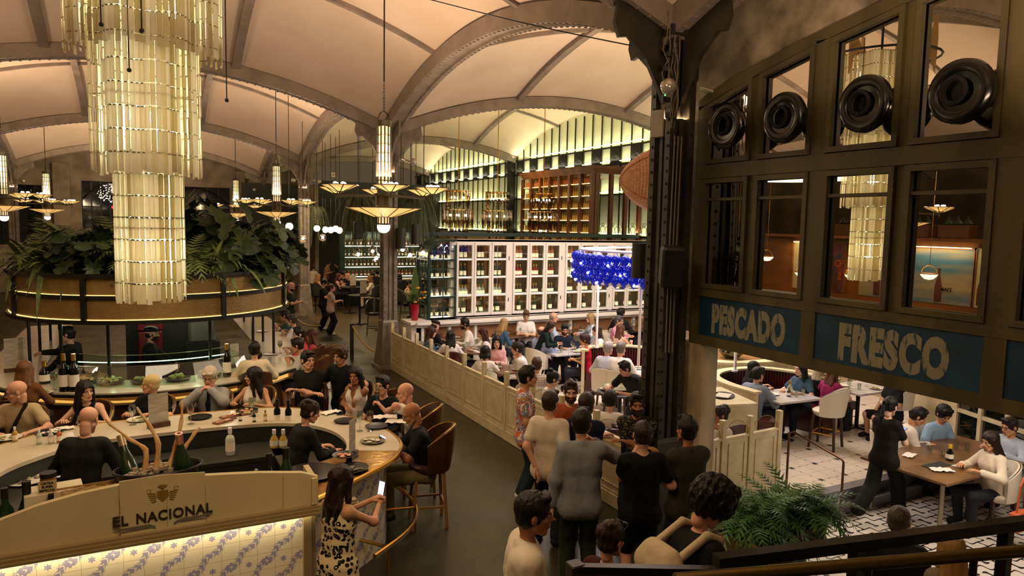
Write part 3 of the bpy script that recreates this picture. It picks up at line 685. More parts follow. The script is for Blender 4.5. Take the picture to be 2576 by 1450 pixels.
lamp('AREA', (-5.45, .04, .955), 10, (1, .80, .50), 3.0, aim=(-5.45, .085, 0), name='ledge_light', sy=.03)
lamp('AREA', (-5.0, 3.62, .93), 4, (1, .80, .50), 3.0, aim=(-5.0, 3.7, 0), name='ledge_light', sy=.03)

# ================================================================== second bar with canopy
BX, BY = -5.1, 7.75
def stadium(r, y1=13.0, n=20): return [(BX-r, y1)]+[(BX+r*math.cos(a), BY+r*math.sin(a)) for a in np.linspace(PI, 2*PI, n)]+[(BX+r, y1)]
bar2 = thing('round_ended_bar', 'round-ended tapas bar with lit pale counter under the golden canopy', 'bar counter')
def ring_slab(mb, ro, ri, z0, z1):
    A, B = stadium(ro), stadium(ri); n = len(A)
    mb.add([(*p, z1) for p in A]+[(*p, z1) for p in B], [(n+i, n+i+1, i+1, i) for i in range(n-1)]).add([(*p, z0) for p in A]+[(*p, z0) for p in B], [(i, i+1, n+i+1, n+i) for i in range(n-1)])
    for P, fl in ((A, 1), (B, 0)): mb.add([(*p, z) for z in (z0, z1) for p in P], [(i, i+1, n+i+1, n+i) if fl else (n+i, n+i+1, i+1, i) for i in range(n-1)])
    return mb
ring_slab(MB(), 2.62, 1.75, 1.01, 1.05).build('countertop', mMARB, bar2)
ring_slab(MB(), 2.66, 2.60, .99, 1.03).build('edge_rail', mBLACK, bar2)
ring_slab(MB(), 2.35, 2.30, 0, 1.01).build('wood_front', mat('bar_front_wood', '6b4a25', .45, c2='523618', nscale=2), bar2)
ring_slab(MB(), 2.50, 2.34, .84, .87).build('lit_ledge', mat('ledge_cream', 'e8cf98', .4), bar2)
ring_slab(MB(), 2.42, 2.36, .975, .99).build('led_line', emis('bar_led', 'ffd48a', 4.5), bar2)
can = thing('golden_canopy', 'curved canopy of gold textured glass on black posts above the tapas bar', 'canopy')
mGOLD = mat('gold_glass', '8f7440', .32, .3, c2='735a2c', nscale=1.2, bump=.5, bscale=70)
ring_slab(MB(), 2.19, 2.17, 2.05, 2.36).build('lower_glass_band', mGOLD, can)
ring_slab(MB(), 2.19, 2.17, 2.42, 2.68).build('upper_glass_band', mGOLD, can)
f = MB(); ring_slab(f, 2.24, 2.14, 1.99, 2.05); ring_slab(f, 2.22, 2.16, 2.36, 2.42); ring_slab(f, 2.24, 2.12, 2.68, 2.74)
for a in (-2.72, -2.05, -1.15, -.42): f.box((BX+2.2*math.cos(a), BY+2.2*math.sin(a), 2.36), (.07, .07, .72), a)
f.build('frame', mBLACK, can)
ring_slab(MB(), 2.20, 2.19, 2.052, 2.062).build('lower_led', emis('can_led', 'ffcf7a', 3), can)
ring_slab(MB(), 2.20, 2.19, 2.422, 2.430).build('upper_led', MC['can_led'], can)
MB().add([(*p, 2.02) for p in stadium(2.15)], [tuple(range(22))]).build('soffit', mDARK, can)
MB().add([(*p, 2.66) for p in stadium(2.15)], [tuple(range(21, -1, -1))]).build('planter_tray', mDARK, can)
for a in (-2.9, -2.35, -1.95, -1.2, -.75, -.12):
    MB().cyl((BX+1.95*math.cos(a), BY+1.95*math.sin(a), 1.05), (BX+1.95*math.cos(a), BY+1.95*math.sin(a), 2.02), .025, seg=10).build('post', mBLACK, can)
for y in (9.0, 10.6, 12.2):
    for s_ in (-1, 1): MB().cyl((BX+s_*1.95, y, 1.05), (BX+s_*1.95, y, 2.02), .025, seg=10).build('post', mBLACK, can)
for p in ((BX-1.2, BY-1.2), (BX+1.0, BY-1.3), (BX+1.4, BY+1.5)): lamp('POINT', (p[0], p[1], 1.92), 7, (1, .95, .75), .05, name='counter_lamp')
MB().box((BX, 9.6, .9), (1.1, 2.4, 1.8)).build('back_unit', mDARK, bar2)
ca = thing('glass_display_case', 'curved glass tapas case full of dishes on the tapas bar', 'display case')
A_ = np.linspace(-2.30, -.95, 14)
for nm, r0, r1, z0, z1 in (('front_glass', 2.28, 2.12, 1.05, 1.34), ('top_glass', 2.12, 1.72, 1.34, 1.44)):
    mb = MB(); V = [(BX+r*math.cos(a), BY+r*math.sin(a), z) for (r, z) in ((r0, z0), (r1, z1)) for a in A_]; n = len(A_)
    mb.add(V, [(i, i+1, n+i+1, n+i) for i in range(n-1)]).build(nm, thin_glass('case_glass', 'd6efdb', .10), ca)
MB().tube([(BX+2.12*math.cos(a), BY+2.12*math.sin(a), 1.34) for a in A_], .008, 5).tube([(BX+1.72*math.cos(a), BY+1.72*math.sin(a), 1.44) for a in A_], .008, 5).build('steel_edge', mCLIP, ca)
MB().tube([(BX+1.95*math.cos(a), BY+1.95*math.sin(a), 1.37) for a in A_[1:-1]], .007, 5).build('lamp_tube', emis('case_led', 'e6ffd0', 7), ca)
lamp('POINT', (BX-.7, BY-1.75, 1.33), 2.2, (.86, 1, .72), .05, name='case_lamp'); lamp('POINT', (BX+.5, BY-1.80, 1.33), 2.2, (.86, 1, .72), .05, name='case_lamp')
mDISHB = mat('dark_dish', '4b2f1b', .45); mFOOD = mat('tapas_food', 'c9b483', .6, c2='7d8a45', nscale=30, bump=.6, bscale=60); mHAM = mat('ham_food', 'a3563c', .5, c2='d9a57a', nscale=25)
def platter(i, a, r, mfood, lab, sx=.19):
    t = thing('tapas_platter', lab, 'platter', (BX+r*math.cos(a), BY+r*math.sin(a), 1.052), a)
    MB().lathe([(sx*.8, 0), (sx, .04), (sx*.95, .045), (sx*.75, .015)], seg=20, sy=.7 if False else 1).build('dish', mDISHB, t, smooth=True)
    mb = MB(); rs = np.random.RandomState(i)
    for k in range(22): mb.sphere((rs.uniform(-.11, .11), rs.uniform(-.11, .11), .05+rs.rand()*.04), rs.uniform(.02, .035), 7, 5, (1.5, .8, .7), rotz(rs.rand()*3))
    tag(mb.build('food', mfood, t, smooth=True), kind='stuff')
for i, (a, mf, l) in enumerate(((-2.12, mHAM, 'platter of cured ham at the case end beside the wine bottles'), (-1.93, mFOOD, 'platter of green bites behind the woman with the black hair band'), (-1.70, mFOOD, 'round board of tapas left of the cropped blond head'), (-1.46, mFOOD, 'tapas board right behind the cropped blond head'), (-1.22, mHAM, 'long platter with tongs behind the silver-haired man'))): platter(i, a, 2.0, mf, l.replace('left of', 'beside').replace('right behind', 'just behind'))
# ================================================================== bottles
def bottle_prof(kind):
    return {'wine': [(.001, 0), (.037, .0), (.038, .01), (.038, .18), (.034, .205), (.016, .235), (.014, .30), (.016, .30), (.016, .315), (.001, .315)],
            'champ': [(.001, 0), (.044, 0), (.046, .02), (.045, .15), (.036, .19), (.020, .24), (.015, .30), (.018, .305), (.018, .32), (.001, .325)],
            'spirit': [(.001, 0), (.043, 0), (.045, .01), (.045, .16), (.035, .19), (.016, .205), (.015, .25), (.019, .25), (.019, .275), (.001, .275)],
            'squat': [(.001, 0), (.05, 0), (.052, .03), (.045, .12), (.02, .16), (.016, .20), (.022, .20), (.022, .23), (.001, .23)]}[kind]
BM = {'green': mat('b_green', '1f3a1c', .08, trans=.25), 'amber': mat('b_amber', 'b06a22', .08, trans=.5), 'clear': mat('b_clear', 'd9dccb', .06, trans=.45), 'red': mat('b_red', 'b3202a', .08, trans=.5),
      'rose': mat('b_rose', 'd98a5a', .08, trans=.5), 'black': mat('b_black', '0d0f0b', .08), 'gold': mat('b_gold', 'd8b45a', .15, trans=.4), 'brown': mat('b_brown', '4a2410', .08, trans=.3)}
mLABEL = mat('paper_label', 'ece3cd', .6); mFOIL = mat('foil', 'c9a24a', .3, .8); mFOILR = mat('pink_foil', 'd8a08e', .3, .8)
BK = {}
def bottle(kind, colour, seg=12, cap=None):
    key = (kind, colour, cap)
    if key in BK: return BK[key]
    P = bottle_prof(kind); mb = MB().lathe(P, seg=seg); rl = P[2][0]+.0008; z0, z1 = P[3][1]*.25, P[3][1]*.8
    mb.slot(1).lathe([(rl, z0), (rl, z1)], seg=seg, cap=False)
    h = P[-2][1]; rn = P[-2][0]+.001; mb.slot(2).lathe([(rn, h-.055), (rn, h+.002), (.001, h+.003)], seg=seg, cap=False).slot(0)
    o = mb.build('bottle', [BM[colour], mLABEL, cap or mFOIL], smooth=.6); me = o.data; bpy.data.objects.remove(o); BK[key] = me; return me
nb = [0]
def put_bottle(kind, colour, loc, label, group=None, s=1, cap=None, rx=0, ry=0, name='bottle'):
    o = bpy.data.objects.new(name, bottle(kind, colour, cap=cap)); COL.objects.link(o); o.location = loc; o.scale = (s,)*3; o.rotation_euler = (rx, ry, RNG.rand()*6)
    nb[0] += 1; return tag(o, label, 'bottle', group)
for x, y, l in ((158, 935, 'tall black wine bottle with tan cap, closer to the glass of beer'), (186, 940, 'tall black wine bottle with tan cap, touching the display case')):
    p = {158: (-6.38,5.60), 186: (-6.25,5.55)}[x]; put_bottle('wine', 'black', (*p, 1.05), l, s=1.75)
p = (-4.16,5.76); put_bottle('wine', 'black', (*p, 1.05), 'tall black wine bottle at the far end of the display case', s=1.7)
p = (-6.69,6.28); put_bottle('squat', 'black', (*p, 1.05), 'matt black squat bottle beside the glass of beer', s=1.5)

# ================================================================== white glazed cabinet with bottles
CY = 10.4
cb = thing('white_glazed_cabinet', 'long white glazed cabinet of shelves full of bottles behind the diners', 'cabinet', (1.72, CY, 0))
XS_ = []; x = .06
fr = MB(); W = 7.2
for g_ in range(5):
    xs = [x+.50*k for k in range(4)]; XS_.append(xs); x = xs[-1]+.14
for z in (1.19, 3.14): fr.box((W/2, .0, z), (W, .10, .09))
fr.box((W/2, .28, 3.16), (W, .66, .05)).box((W/2, .28, 1.19), (W, .66, .05))
for xs in XS_:
    if xs[0] < W: fr.box((xs[0]-.07, 0, 2.16), (.14, .11, 1.95))
fr.box((W-.03, 0, 2.16), (.1, .1, 1.95)); fr.build('carcass', mWHITE, cb)
ROWS = (1.24, 1.73, 2.20, 2.67)
sv = MB()
for z in ROWS[1:]: sv.box((W/2, .28, z-.012), (W, .5, .022))
sv.build('shelf', mWHITE, cb)
le = MB()
for z in ROWS: le.box((W/2, .10, z+.004), (W-.1, .02, .012))
le.build('shelf_light', emis('shelf_led', 'ffeeca', 12), cb)
for i, xs in enumerate(XS_):
    for k in range(3):
        a, b = xs[k], xs[k+1]
        if b > W: continue
        d = MB(); y = -.06
        for z in (1.24, 3.08): d.box(((a+b)/2, y, z), (b-a-.01, .04, .07))
        for q in (a+.035, b-.035): d.box((q, y-.002, 2.16), (.055, .044, 1.905))
        for z in ROWS[1:]: d.box(((a+b)/2, y, z-.01), (b-a-.05, .025, .022))
        do = d.build('door', mWHITE, cb)
        MB().add([(a+.05, y, 1.27), (b-.05, y, 1.27), (b-.05, y, 3.05), (a+.05, y, 3.05)], [(0, 1, 2, 3)]).build('glass_pane', mGLASS, do)
        if k == 2: MB().box((b+.02, -.07, 1.6), (.012, .02, .10)).box((b+.02, -.07, 2.7), (.012, .02, .10)).build('hinge', mBLACK, do)
mBACKW = mat('warm_wood', 'a06a30', .5, c2='7b4c1f', nscale=2, stretch=(1, 1, .1))
bk = MB()
for k in range(15): bk.box((.35+k*.49, .92, 2.2), (.09, .09, 2.0))
bk.build('back_post', mBACKW, cb)
MB().box((W/2, 1.12, 2.17), (W, .03, 1.96)).build('back_panel', mat('dark_mirror', '6d5c40', .2, .3), cb)
KIND_ROW = [('champ', 'green', .95), ('squat', 'clear', .8), ('wine', 'green', 1.05), ('champ', 'brown', 1.05)]
ORD = 'first second third fourth fifth sixth seventh eighth ninth tenth eleventh twelfth thirteenth fourteenth fifteenth'.split()
def cabinet_row(i, k, r): # colours change along the cabinet as in the photo
    if r == 3: return ('wine', 'brown') if i == 0 else ('champ', 'rose')
    if r == 2: return (('wine', 'green') if i == 0 else ('spirit', 'red') if i == 1 else ('spirit', 'clear'))
    if r == 1: return (('squat', 'clear') if i == 0 else ('squat', 'brown') if i == 1 else ('spirit', 'brown'))
    return ('champ', 'green')
for i, xs in enumerate(XS_):
    for k in range(3):
        if xs[k+1] > W: continue
        for r, z in enumerate(ROWS):
            kd, c = cabinet_row(i, k, r); m_ = {3: 3, 2: 3, 1: 4, 0: 2}[r]+(1 if r == 2 and i == 1 else 0)
            for q in range(m_):
                x = xs[k]+.09+(q+.5)*.33/m_+RNG.uniform(-.008, .008)
                dn = ORD[i*3+k]; nm = {('wine', 'brown'): 'dark champagne', ('champ', 'rose'): 'rose champagne', ('wine', 'green'): 'green wine', ('spirit', 'red'): 'red liqueur', ('spirit', 'clear'): 'clear spirit', ('squat', 'clear'): 'small clear', ('squat', 'brown'): 'squat brown', ('spirit', 'brown'): 'brown spirit', ('champ', 'green'): 'green champagne'}[(kd, c)]
                put_bottle(kd, c, (1.72+x, CY+.22, z), '%s bottle on the %s shelf behind the %s glazed door from the green kiosk' % (nm, ('bottom', 'second', 'third', 'top')[r], dn), 'bottles behind the %s door, %s shelf' % (dn, ('bottom', 'second', 'third', 'top')[r]), s=1.28 if r in (0, 3) else 1.15)
# curved green end
ge = thing('green_glazed_kiosk', 'dark green glazed cabinet end with a curved roof beside the white cabinet', 'cabinet', (1.0, CY-.05, 0))
g = MB()
prof = [(0, 1.15), (0, 2.75)]+[(.45-.45*math.cos(t), 2.75+.42*math.sin(t)) for t in np.linspace(0, PI/2, 8)]+[(.76, 3.17)]
for y in (-.06, .75):
    g.tube([(p[0], y, p[1]) for p in prof], .035, 6)
    for x in (.04, .40, .74): g.bar((x, y, 1.15), (x, y, 3.05 if x > .3 else 2.7), .045 if x != .4 else .025)
    for z in (1.17, 1.72, 2.2, 2.67): g.bar((0, y, z), (.76, y, z), .04)
    for z in (1.45, 1.95, 2.45, 2.9): g.bar((.05, y, z), (.74, y, z), .022)
n = len(prof); g.add([(p[0], y, p[1]) for y in (-.09, .8) for p in prof[1:]], [(i, i+1, n+i, n-1+i) for i in range(n-2)])
for z in (1.72, 2.2, 2.67): g.bar((0, -.06, z), (0, .75, z), .04)
for y in (.2, .48): g.bar((0, y, 1.15), (0, y, 2.75), .025)
g.box((.38, .35, 1.16), (.8, .86, .06)); g.build('frame', mGREEN, ge)
MB().add([(.03, -.06, 1.2), (.74, -.06, 1.2), (.74, -.06, 3.1), (.35, -.06, 3.1), (.03, -.06, 2.8)], [(0, 1, 2, 3, 4)]).build('glass_pane', mGLASS, ge)
s_ = MB()
for z in (1.72, 2.2, 2.67): s_.box((.4, .35, z-.01), (.72, .7, .02))
s_.build('shelf', mat('green_shelf', '8d927a', .4), ge)
MB().box((.4, .1, 1.735), (.6, .02, .012)).box((.4, .1, 2.215), (.6, .02, .012)).box((.4, .1, 2.685), (.6, .02, .012)).box((.4, .1, 1.2), (.6, .02, .012)).build('shelf_light', MC['shelf_led'], ge)
for z, kd, c, l in ((2.67, 'champ', 'brown', 'dark bottle on the top shelf of the green kiosk'), (2.2, 'champ', 'green', 'green bottle on the third shelf of the green kiosk'), (1.72, 'squat', 'clear', 'clear bottle on the second shelf of the green kiosk'), (1.19, 'champ', 'green', 'green champagne bottle on the lowest shelf of the green kiosk')):
    for q in range(4): put_bottle(kd, c, (1.18+q*.16, CY+.15, z), l, 'green kiosk bottles '+l[:6]+str(int(z*100)), s=1)
# wainscot and low counter under it
wn = thing('white_wainscot', 'white panelled low wall with brown wood insets under the glazed cabinet', 'low wall', (0, CY-.42, 0))
w_ = MB().box((4.7, .0, 1.12), (8.3, .34, .07), bev=.01).box((4.7, .04, 1.05), (8.3, .22, .07)).box((4.7, .10, .5), (8.2, .12, 1.0)).box((4.7, .02, .62), (8.2, .06, .05)).box((4.7, .0, .32), (8.2, .12, .64))
for k in range(12): w_.box((.75+k*.72, .02, .84), (.07, .06, .42))
w_.build('panelling', mWHITE, wn)
ins = MB()
for k in range(11): ins.box((1.11+k*.72, .035, .84), (.60, .02, .34))
ins.build('wood_inset', mat('inset_wood', '9a6a44', .5, c2='7e5234', nscale=2.5, stretch=(.3, 1, 1)), wn)
MB().box((.72, .35, .55), (.5, .62, 1.1)).box((.72, .33, 1.12), (.60, .78, .06)).build('end_cupboard', mWHITE, wn)

# ================================================================== tall brown bottle cabinet and bar gear beyond
bc = thing('tall_wooden_cabinet', 'tall brown wooden cabinet of golden bottles reaching the lit wall', 'cabinet', (7.0, 12.0, 0))
mBRN = mat('cabinet_wood', '6e3f20', .4, c2='4d2a14', nscale=3, stretch=(1, 1, .2))
L_ = 4.5; b = MB()
for k in range(8): b.box((0, k*L_/7, 4.03), (.11, .11, 2.4))
for k in range(4): b.box((.15+k*.56, 0, 4.03), (.12, .115, 2.4))
b.box((.9, L_/2, 5.42), (2.0, L_+.3, .10)).box((.9, L_/2, 5.34), (1.9, L_+.18, .08)).box((.9, L_/2, 5.27), (1.82, L_+.08, .08))
b.box((0, L_/2, 2.9), (.1, L_, .12)).box((.9, L_/2, 1.4), (1.8, L_, 2.8))
b.build('carcass', mBRN, bc)
s_, l_ = MB(), MB()
for k in range(6): z = 2.98+k*.385; s_.box((.12, L_/2, z), (.24, L_, .025)); l_.box((.02, L_/2, z+.02), (.012, L_-.1, .012))
s_.build('shelf', mat('gold_shelf', 'a08040', .4), bc); l_.build('shelf_light', emis('gold_led', 'ffdf8a', 9), bc)
MB().box((.28, L_/2, 4.1), (.03, L_, 2.4)).build('back_panel', mat('olive_mirror', '6d5c24', .2, .6), bc)
st = MB(); st2 = MB()
for k in range(6):
    for j in range(7):
        for q in range(5):
            if (k*35+j*5+q) % 1 == 0:
                mbx = st2 if k == 5 else st; mbx.lathe([(.034, 0), (.036, .14), (.030, .17), (.013, .20), (.013, .25), (.018, .26), (.001, .262)], (.10, j*L_/7+.10+q*.115, 2.995+k*.385), 7)
tag(st.build('golden_bottles', BM['gold'], bc, smooth=.6), kind='stuff'); tag(st2.build('red_bottles', BM['rose'], bc, smooth=.6), kind='stuff')
# beam and dark frame over the far bar
MB().box((4.9, 11.7, 3.30), (7.4, .10, .10)).build('trim_bar_beam', mGREEN, kind='structure')
MB().box((4.6, 24.6, 3.08), (4.6, .5, .16)).build('trim_far_beam', mGREEN, kind='structure')
bs = thing('lit_bottle_shelves', 'wide wall of lit shelves holding rows of bottles behind the high tables', 'shelving', (2.4, 24.8, 0))
for x_, w_ in ((0, .22), (2.25, .12), (4.4, .2)): MB().box((x_, 0, 1.6), (w_, .3, 3.0)).build('upright', mGREEN, bs)
s_ = MB(); l_ = MB()
RZ = (1.15, 1.58, 2.02, 2.52)
for z in RZ: s_.box((2.2, .05, z), (4.4, .35, .03)); l_.box((2.2, -.12, z-.02), (4.3, .02, .015))
s_.build('shelf', mat('steel_shelf', '9a9c86', .3, .5), bs); l_.build('shelf_light', emis('shelf_led2', 'f6ffdc', 14), bs)
MB().box((2.2, .24, 1.9), (4.4, .03, 2.2)).build('back_mirror', mat('bar_mirror', '5f6550', .25, .7), bs)
for r, z in enumerate(RZ):
    kd, c, l = [('squat', 'red', 'small red bottle low on the lit far shelves'), ('spirit', 'brown', 'dark bottle on the second of the lit far shelves'), ('wine', 'black', 'dark wine bottle with white label on the third of the lit far shelves'), ('spirit', 'amber', 'amber bottle on the top of the lit far shelves')][r]
    for q in range(24): put_bottle(kd, c, (2.55+q*.178+RNG.uniform(-.02, .02), 24.78, z+.015), l, 'far shelf bottles row %d' % (r+1), s=1.05)
bt2 = thing('far_bar_counter', 'dark bar counter in front of the lit bottle shelves', 'bar counter', (4.5, 23.6, 0)); MB().box((0, 0, .53), (4.4, .6, 1.06)).build('body', mDARK, bt2); MB().box((0, 0, 1.08), (4.6, .75, .05)).build('top', mMARB, bt2)
lamp('AREA', (4.6, 23.8, 3.0), 26, (1, .95, .8), 3.6, aim=(4.6, 24.9, 1.5), name='bar_wash', sy=.3)
# smoked-glass tube chandeliers
def tube_chandelier(x, y, label, first=None):
    if first: return dup(first, (x, y, 0), x, label)
    t = thing('smoked_glass_chandelier', label, 'chandelier', (x, y, 0), 0, 'smoked glass tube chandeliers')
    MB().cyl((0, 0, 4.5), (0, 0, zc(x, y)), .012, seg=6).tube([(.34*math.cos(a), .34*math.sin(a), 4.55) for a in np.linspace(0, 2*PI, 17)], .012, 5).tube([(.42*math.cos(a), .42*math.sin(a), 4.0) for a in np.linspace(0, 2*PI, 17)], .012, 5).build('frame', mBRASS, t)
    g = MB()
    for (r, n_, z0, z1) in ((.34, 18, 4.05, 4.58), (.44, 22, 3.45, 4.02), (.28, 14, 3.15, 3.7)):
        for k in range(n_): a = 2*PI*k/n_; g.cyl((r*math.cos(a), r*math.sin(a), z0+.08*(k % 3)), (r*math.cos(a), r*math.sin(a), z1), .028, seg=7)
    g.build('smoked_tubes', thin_glass('smoke_glass', 'dccab4', .07), t, smooth=True)
    b = MB()
    for (r, n_, z) in ((.2, 5, 4.36), (.26, 6, 3.84), (.12, 3, 3.42)):
        for k in range(n_): a = 2*PI*k/n_; b.sphere((r*math.cos(a), r*math.sin(a), z), .024, 8, 6, (1, 1, 1.5))
    b.build('bulbs', mBULB, t, smooth=True); return t
c0 = (2.94,13.00,3.86); c1 = (4.23,13.00,3.89); c2 = (5.49,12.40,3.92)
tc0 = tube_chandelier(c0[0], 13.0, 'smoked glass chandelier seen over the first doors of the white cabinet')
tube_chandelier(c1[0], 13.0, 'smoked glass chandelier in the middle of the three', tc0); tube_chandelier(c2[0], 12.4, 'smoked glass chandelier hanging before the tall wooden cabinet', tc0)
for c in (c0, c1, c2): lamp('POINT', (c[0], 12.9, 3.9), 12, (1, .85, .6), .2, name='chandelier_bulb')
# big woven fish-basket lamp
WP = (2.49,2.77,4.37)
wl = thing('woven_basket_lamp', 'huge orange woven basket shade hanging beside the dark column', 'basket lamp', WP)
mb = MB(); rings = []
pr_ = [(.001, -.95), (.09, -.93), (.24, -.84), (.40, -.66), (.50, -.42), (.55, -.1), (.52, .35), (.42, .6), (.28, .8), (.15, .92)]
P = smooth_path(pr_, 9)
rings = [[(z_*1.0, r_*math.cos(a)*1.0, r_*math.sin(a)) for a in np.linspace(0, 2*PI, 40, endpoint=False)] for (r_, z_) in [(p[0]*(1+.035*(i % 2)), p[1]) for i, p in enumerate(P)]]
ax = np.array([[.886, .463, 0], [-.463, .886, 0], [0, 0, 1.]])
mb.loft(rings, R=ax); mb.build('woven_shade', mat('rattan', 'cf9f74', .75, c2='8f6240', nscale=9, ndet=3, stretch=(1, 1, 12), bump=1.0, bscale=12, trans=.25, ccon=.35), wl, smooth=.4)
rb = MB()
for a in (0, 1.2, 2.3, 3.9, 5.1): rb.tube([tuple(ax @ np.array((z_, r_*1.02*math.cos(a), r_*1.02*math.sin(a)))) for (r_, z_) in P], .014, 5)
rb.tube([tuple(ax @ np.array((.1, .55*math.cos(a), .55*math.sin(a)))) for a in np.linspace(0, 2*PI, 30)], .014, 5).cyl((0, 0, .5), (0, 0, zc(WP[0], WP[1])-WP[2]), .008, seg=5); rb.build('rib', mat('rattan_rib', 'a8683c', .6), wl)
lamp('POINT', WP, 7, (1, .82, .62), .1, name='basket_bulb')
# ================================================================== dining room: blue glass ring, island, booths
IX, IY = 4.9, 5.0
bl = thing('blue_glass_chandelier', 'white ring chandelier hung with cobalt blue glass balloons over the booths', 'chandelier', (IX, IY, 0))
fr = MB()
def ell(a, rx=2.55, ry=2.25): return (rx*math.cos(a), ry*math.sin(a))
TT = np.linspace(0, 2*PI, 61)[:-1]
for z, k in ((2.52, 1.0), (3.12, .96), (3.12, .80)): fr.tube([(ell(a)[0]*k, ell(a)[1]*k, z) for a in TT], .03 if z < 2.6 else .02, 7, True)
for a in np.linspace(0, 2*PI, 25)[:-1]:
    p = ell(a); fr.bar((p[0]*.96, p[1]*.96, 3.12), (p[0]*.80, p[1]*.80, 3.12), .02).bar((p[0]*.96, p[1]*.96, 2.55), (p[0]*.96, p[1]*.96, 3.12), .014)
fr.build('frame', mWHITE, bl)
for a in (2.3, 3.6, 4.5, 5.4, 1.0): MB().cyl((ell(a)[0]*.86, ell(a)[1]*.80, .95), (ell(a)[0]*.86, ell(a)[1]*.80, 3.1), .028, seg=10).cyl((ell(a)[0]*.86, ell(a)[1]*.80, .94), (ell(a)[0]*.86, ell(a)[1]*.80, .97), .06, seg=10).build('pole', mWHITE, bl)
mBLUE = mat('cobalt_glass', '1030c8', .06, trans=.45, spec=.9); mBLUE.node_tree.nodes['Principled BSDF'].inputs['Emission Color'].default_value = (.02, .06, .9, 1); mBLUE.node_tree.nodes['Principled BSDF'].inputs['Emission Strength'].default_value = .10  # faint glow put into the glass in place of bulb light
o = MB().lathe([(.001, -.135), (.02, -.11), (.06, -.06), (.092, .01), (.082, .065), (.045, .10), (.012, .115), (.001, .12)], seg=14).tube([(0, .096*math.cos(t), .11*math.sin(t)) for t in np.linspace(0, 2*PI, 17)], .003, 4).build('blue_glass_balloon', mBLUE, bl, smooth=True); bme = o.data; bpy.data.objects.remove(o)
for r_ in range(3):
    for k in range(32):
        a = 2.35+k*.083+(.04 if r_ % 2 else 0); p = ell(a); o = bpy.data.objects.new('blue_glass_balloon', bme); COL.objects.link(o); o.parent = bl; o.location = (p[0]*1.0, p[1]*1.0, 2.96-r_*.19); o.rotation_euler = (0, 0, a)
b = MB()
for k in range(22): a = 2.3+k*.12; p = ell(a); b.sphere((p[0]*1.035, p[1]*1.035, 2.87-.17*(k % 3)), .024, 8, 6)
b.build('bulbs', emis('cool_bulb', 'fff3ff', 16), bl, smooth=True)
for a in (2.6, 3.4, 4.2): p = ell(a); lamp('POINT', (IX+p[0]*.8, IY+p[1]*.8, 2.8), 30, (.92, .90, 1), .15, name='blue_ring_light')
isl = thing('oval_island', 'cream-rimmed oval wooden island among the burgundy booths', 'counter', (6.0, 4.75, 0))
MB().lathe([(1.2, 0), (1.2, .90), (1.25, .90), (1.25, .95), (.95, .95)], seg=40, sx=1.35, sy=.88).build('rim', mCREAM, isl, smooth=.5)
MB().lathe([(.96, .951), (.96, .962)], seg=40, sx=1.35, sy=.88).build('wood_top', mat('honey_wood', '8f5f2e', .35, c2='74491f', nscale=3), isl)
mBURG = mat('burgundy_leather', '4c0f12', .3, c2='3c0b0e', nscale=4, spec=.6)
def booth(label, path, seat=True, closed=False):
    t = thing('booth_bench', label, 'booth seat'); P = smooth_path(path, 6); n = len(P); c = np.mean(P, 0)
    def off(d):
        R = []
        for i, p in enumerate(P):
            p = np.array(p); q = np.array(P[min(i+1, n-1)])-np.array(P[max(i-1, 0)]); q /= np.linalg.norm(q); nr = np.array([-q[1], q[0]])
            if np.dot(c-p, nr) < 0: nr = -nr
            R.append(p+nr*d)
        return R
    def band(mb, a, b, z0, z1, flute=False):
        A, B = off(a), off(b); mb.loft([[(A[i][0], A[i][1], z0), (B[i][0], B[i][1], z0), (B[i][0], B[i][1], z1), (A[i][0], A[i][1], z1)] for i in range(n)])
    mb = MB(); band(mb, -.04, .03, 0, .93); band(mb, -.07, .10, .93, .965); mb.build('cream_shell', mCREAM, t)
    mb = MB(); A = off(.03); B = off(.13); C_ = off(.09); L = 0
    nn = []; 
    for i in range(n-1):
        for k in range(2): nn.append(tuple(np.array(P[i])*(1-k/2)+np.array(P[i+1])*k/2))
    P2 = P; 
    for i in range(n-1):
        for k in range(2):
            p = A[i]*(1-k/2)+A[i+1]*k/2; q = A[i]*(1-(k+1)/2)+A[i+1]*(k+1)/2; m_ = (p+q)/2; r_ = np.linalg.norm(q-p)/2*1.08
            mb.lathe([(r_*.6, .42), (r_, .48), (r_, .90), (r_*.7, .93)], (m_[0], m_[1], 0), 8)
    mb.build('fluted_back', mBURG, t, smooth=.8)
    mb = MB(); band(mb, .06, .52, .30, .46); mb.build('seat_cushion', mBURG, t); mb = MB(); band(mb, .04, .46, 0, .30); mb.build('seat_box', mat('burg_box', '3a1512', .4), t)
    return t
booth('burgundy fluted booth of the couple in blue-grey at the marble table', [(3.50, 1.80), (3.52, 2.5), (3.78, 3.1), (4.4, 3.4), (5.15, 3.28), (5.5, 2.75), (5.66, 1.95)])
booth('burgundy fluted booth where the two grey-haired men sit', [(2.95, 6.1), (3.3, 6.45), (4.0, 6.4), (4.5, 5.9), (4.62, 5.0), (4.60, 4.1)])
booth('short burgundy bench behind the woman in magenta', [(5.95, 3.1), (5.85, 2.6), (5.82, 2.1)])
# cream service stand
sd = thing('service_stand', 'cream waiter station with two drawers holding a tray and papers', 'cabinet', (2.72, 1.86, 0), -.25)
MB().box((0, 0, .94), (.70, 1.1, .05), bev=.008).box((.30, 0, .47), (.08, 1.05, .94)).box((0, -.50, .47), (.62, .06, .94)).box((0, .50, .47), (.62, .06, .94)).box((0, 0, .35), (.6, 1.0, .03)).build('carcass', mCREAM, sd)
for y in (-.25, .25): d = MB().box((-.30, y, .82), (.04, .44, .15), bev=.006).build('drawer', mCREAM, sd); MB().tube([(-.335, y-.06, .82), (-.35, y-.04, .815), (-.35, y+.04, .815), (-.335, y+.06, .82)], .006, 5).build('handle', mBLACK, d)
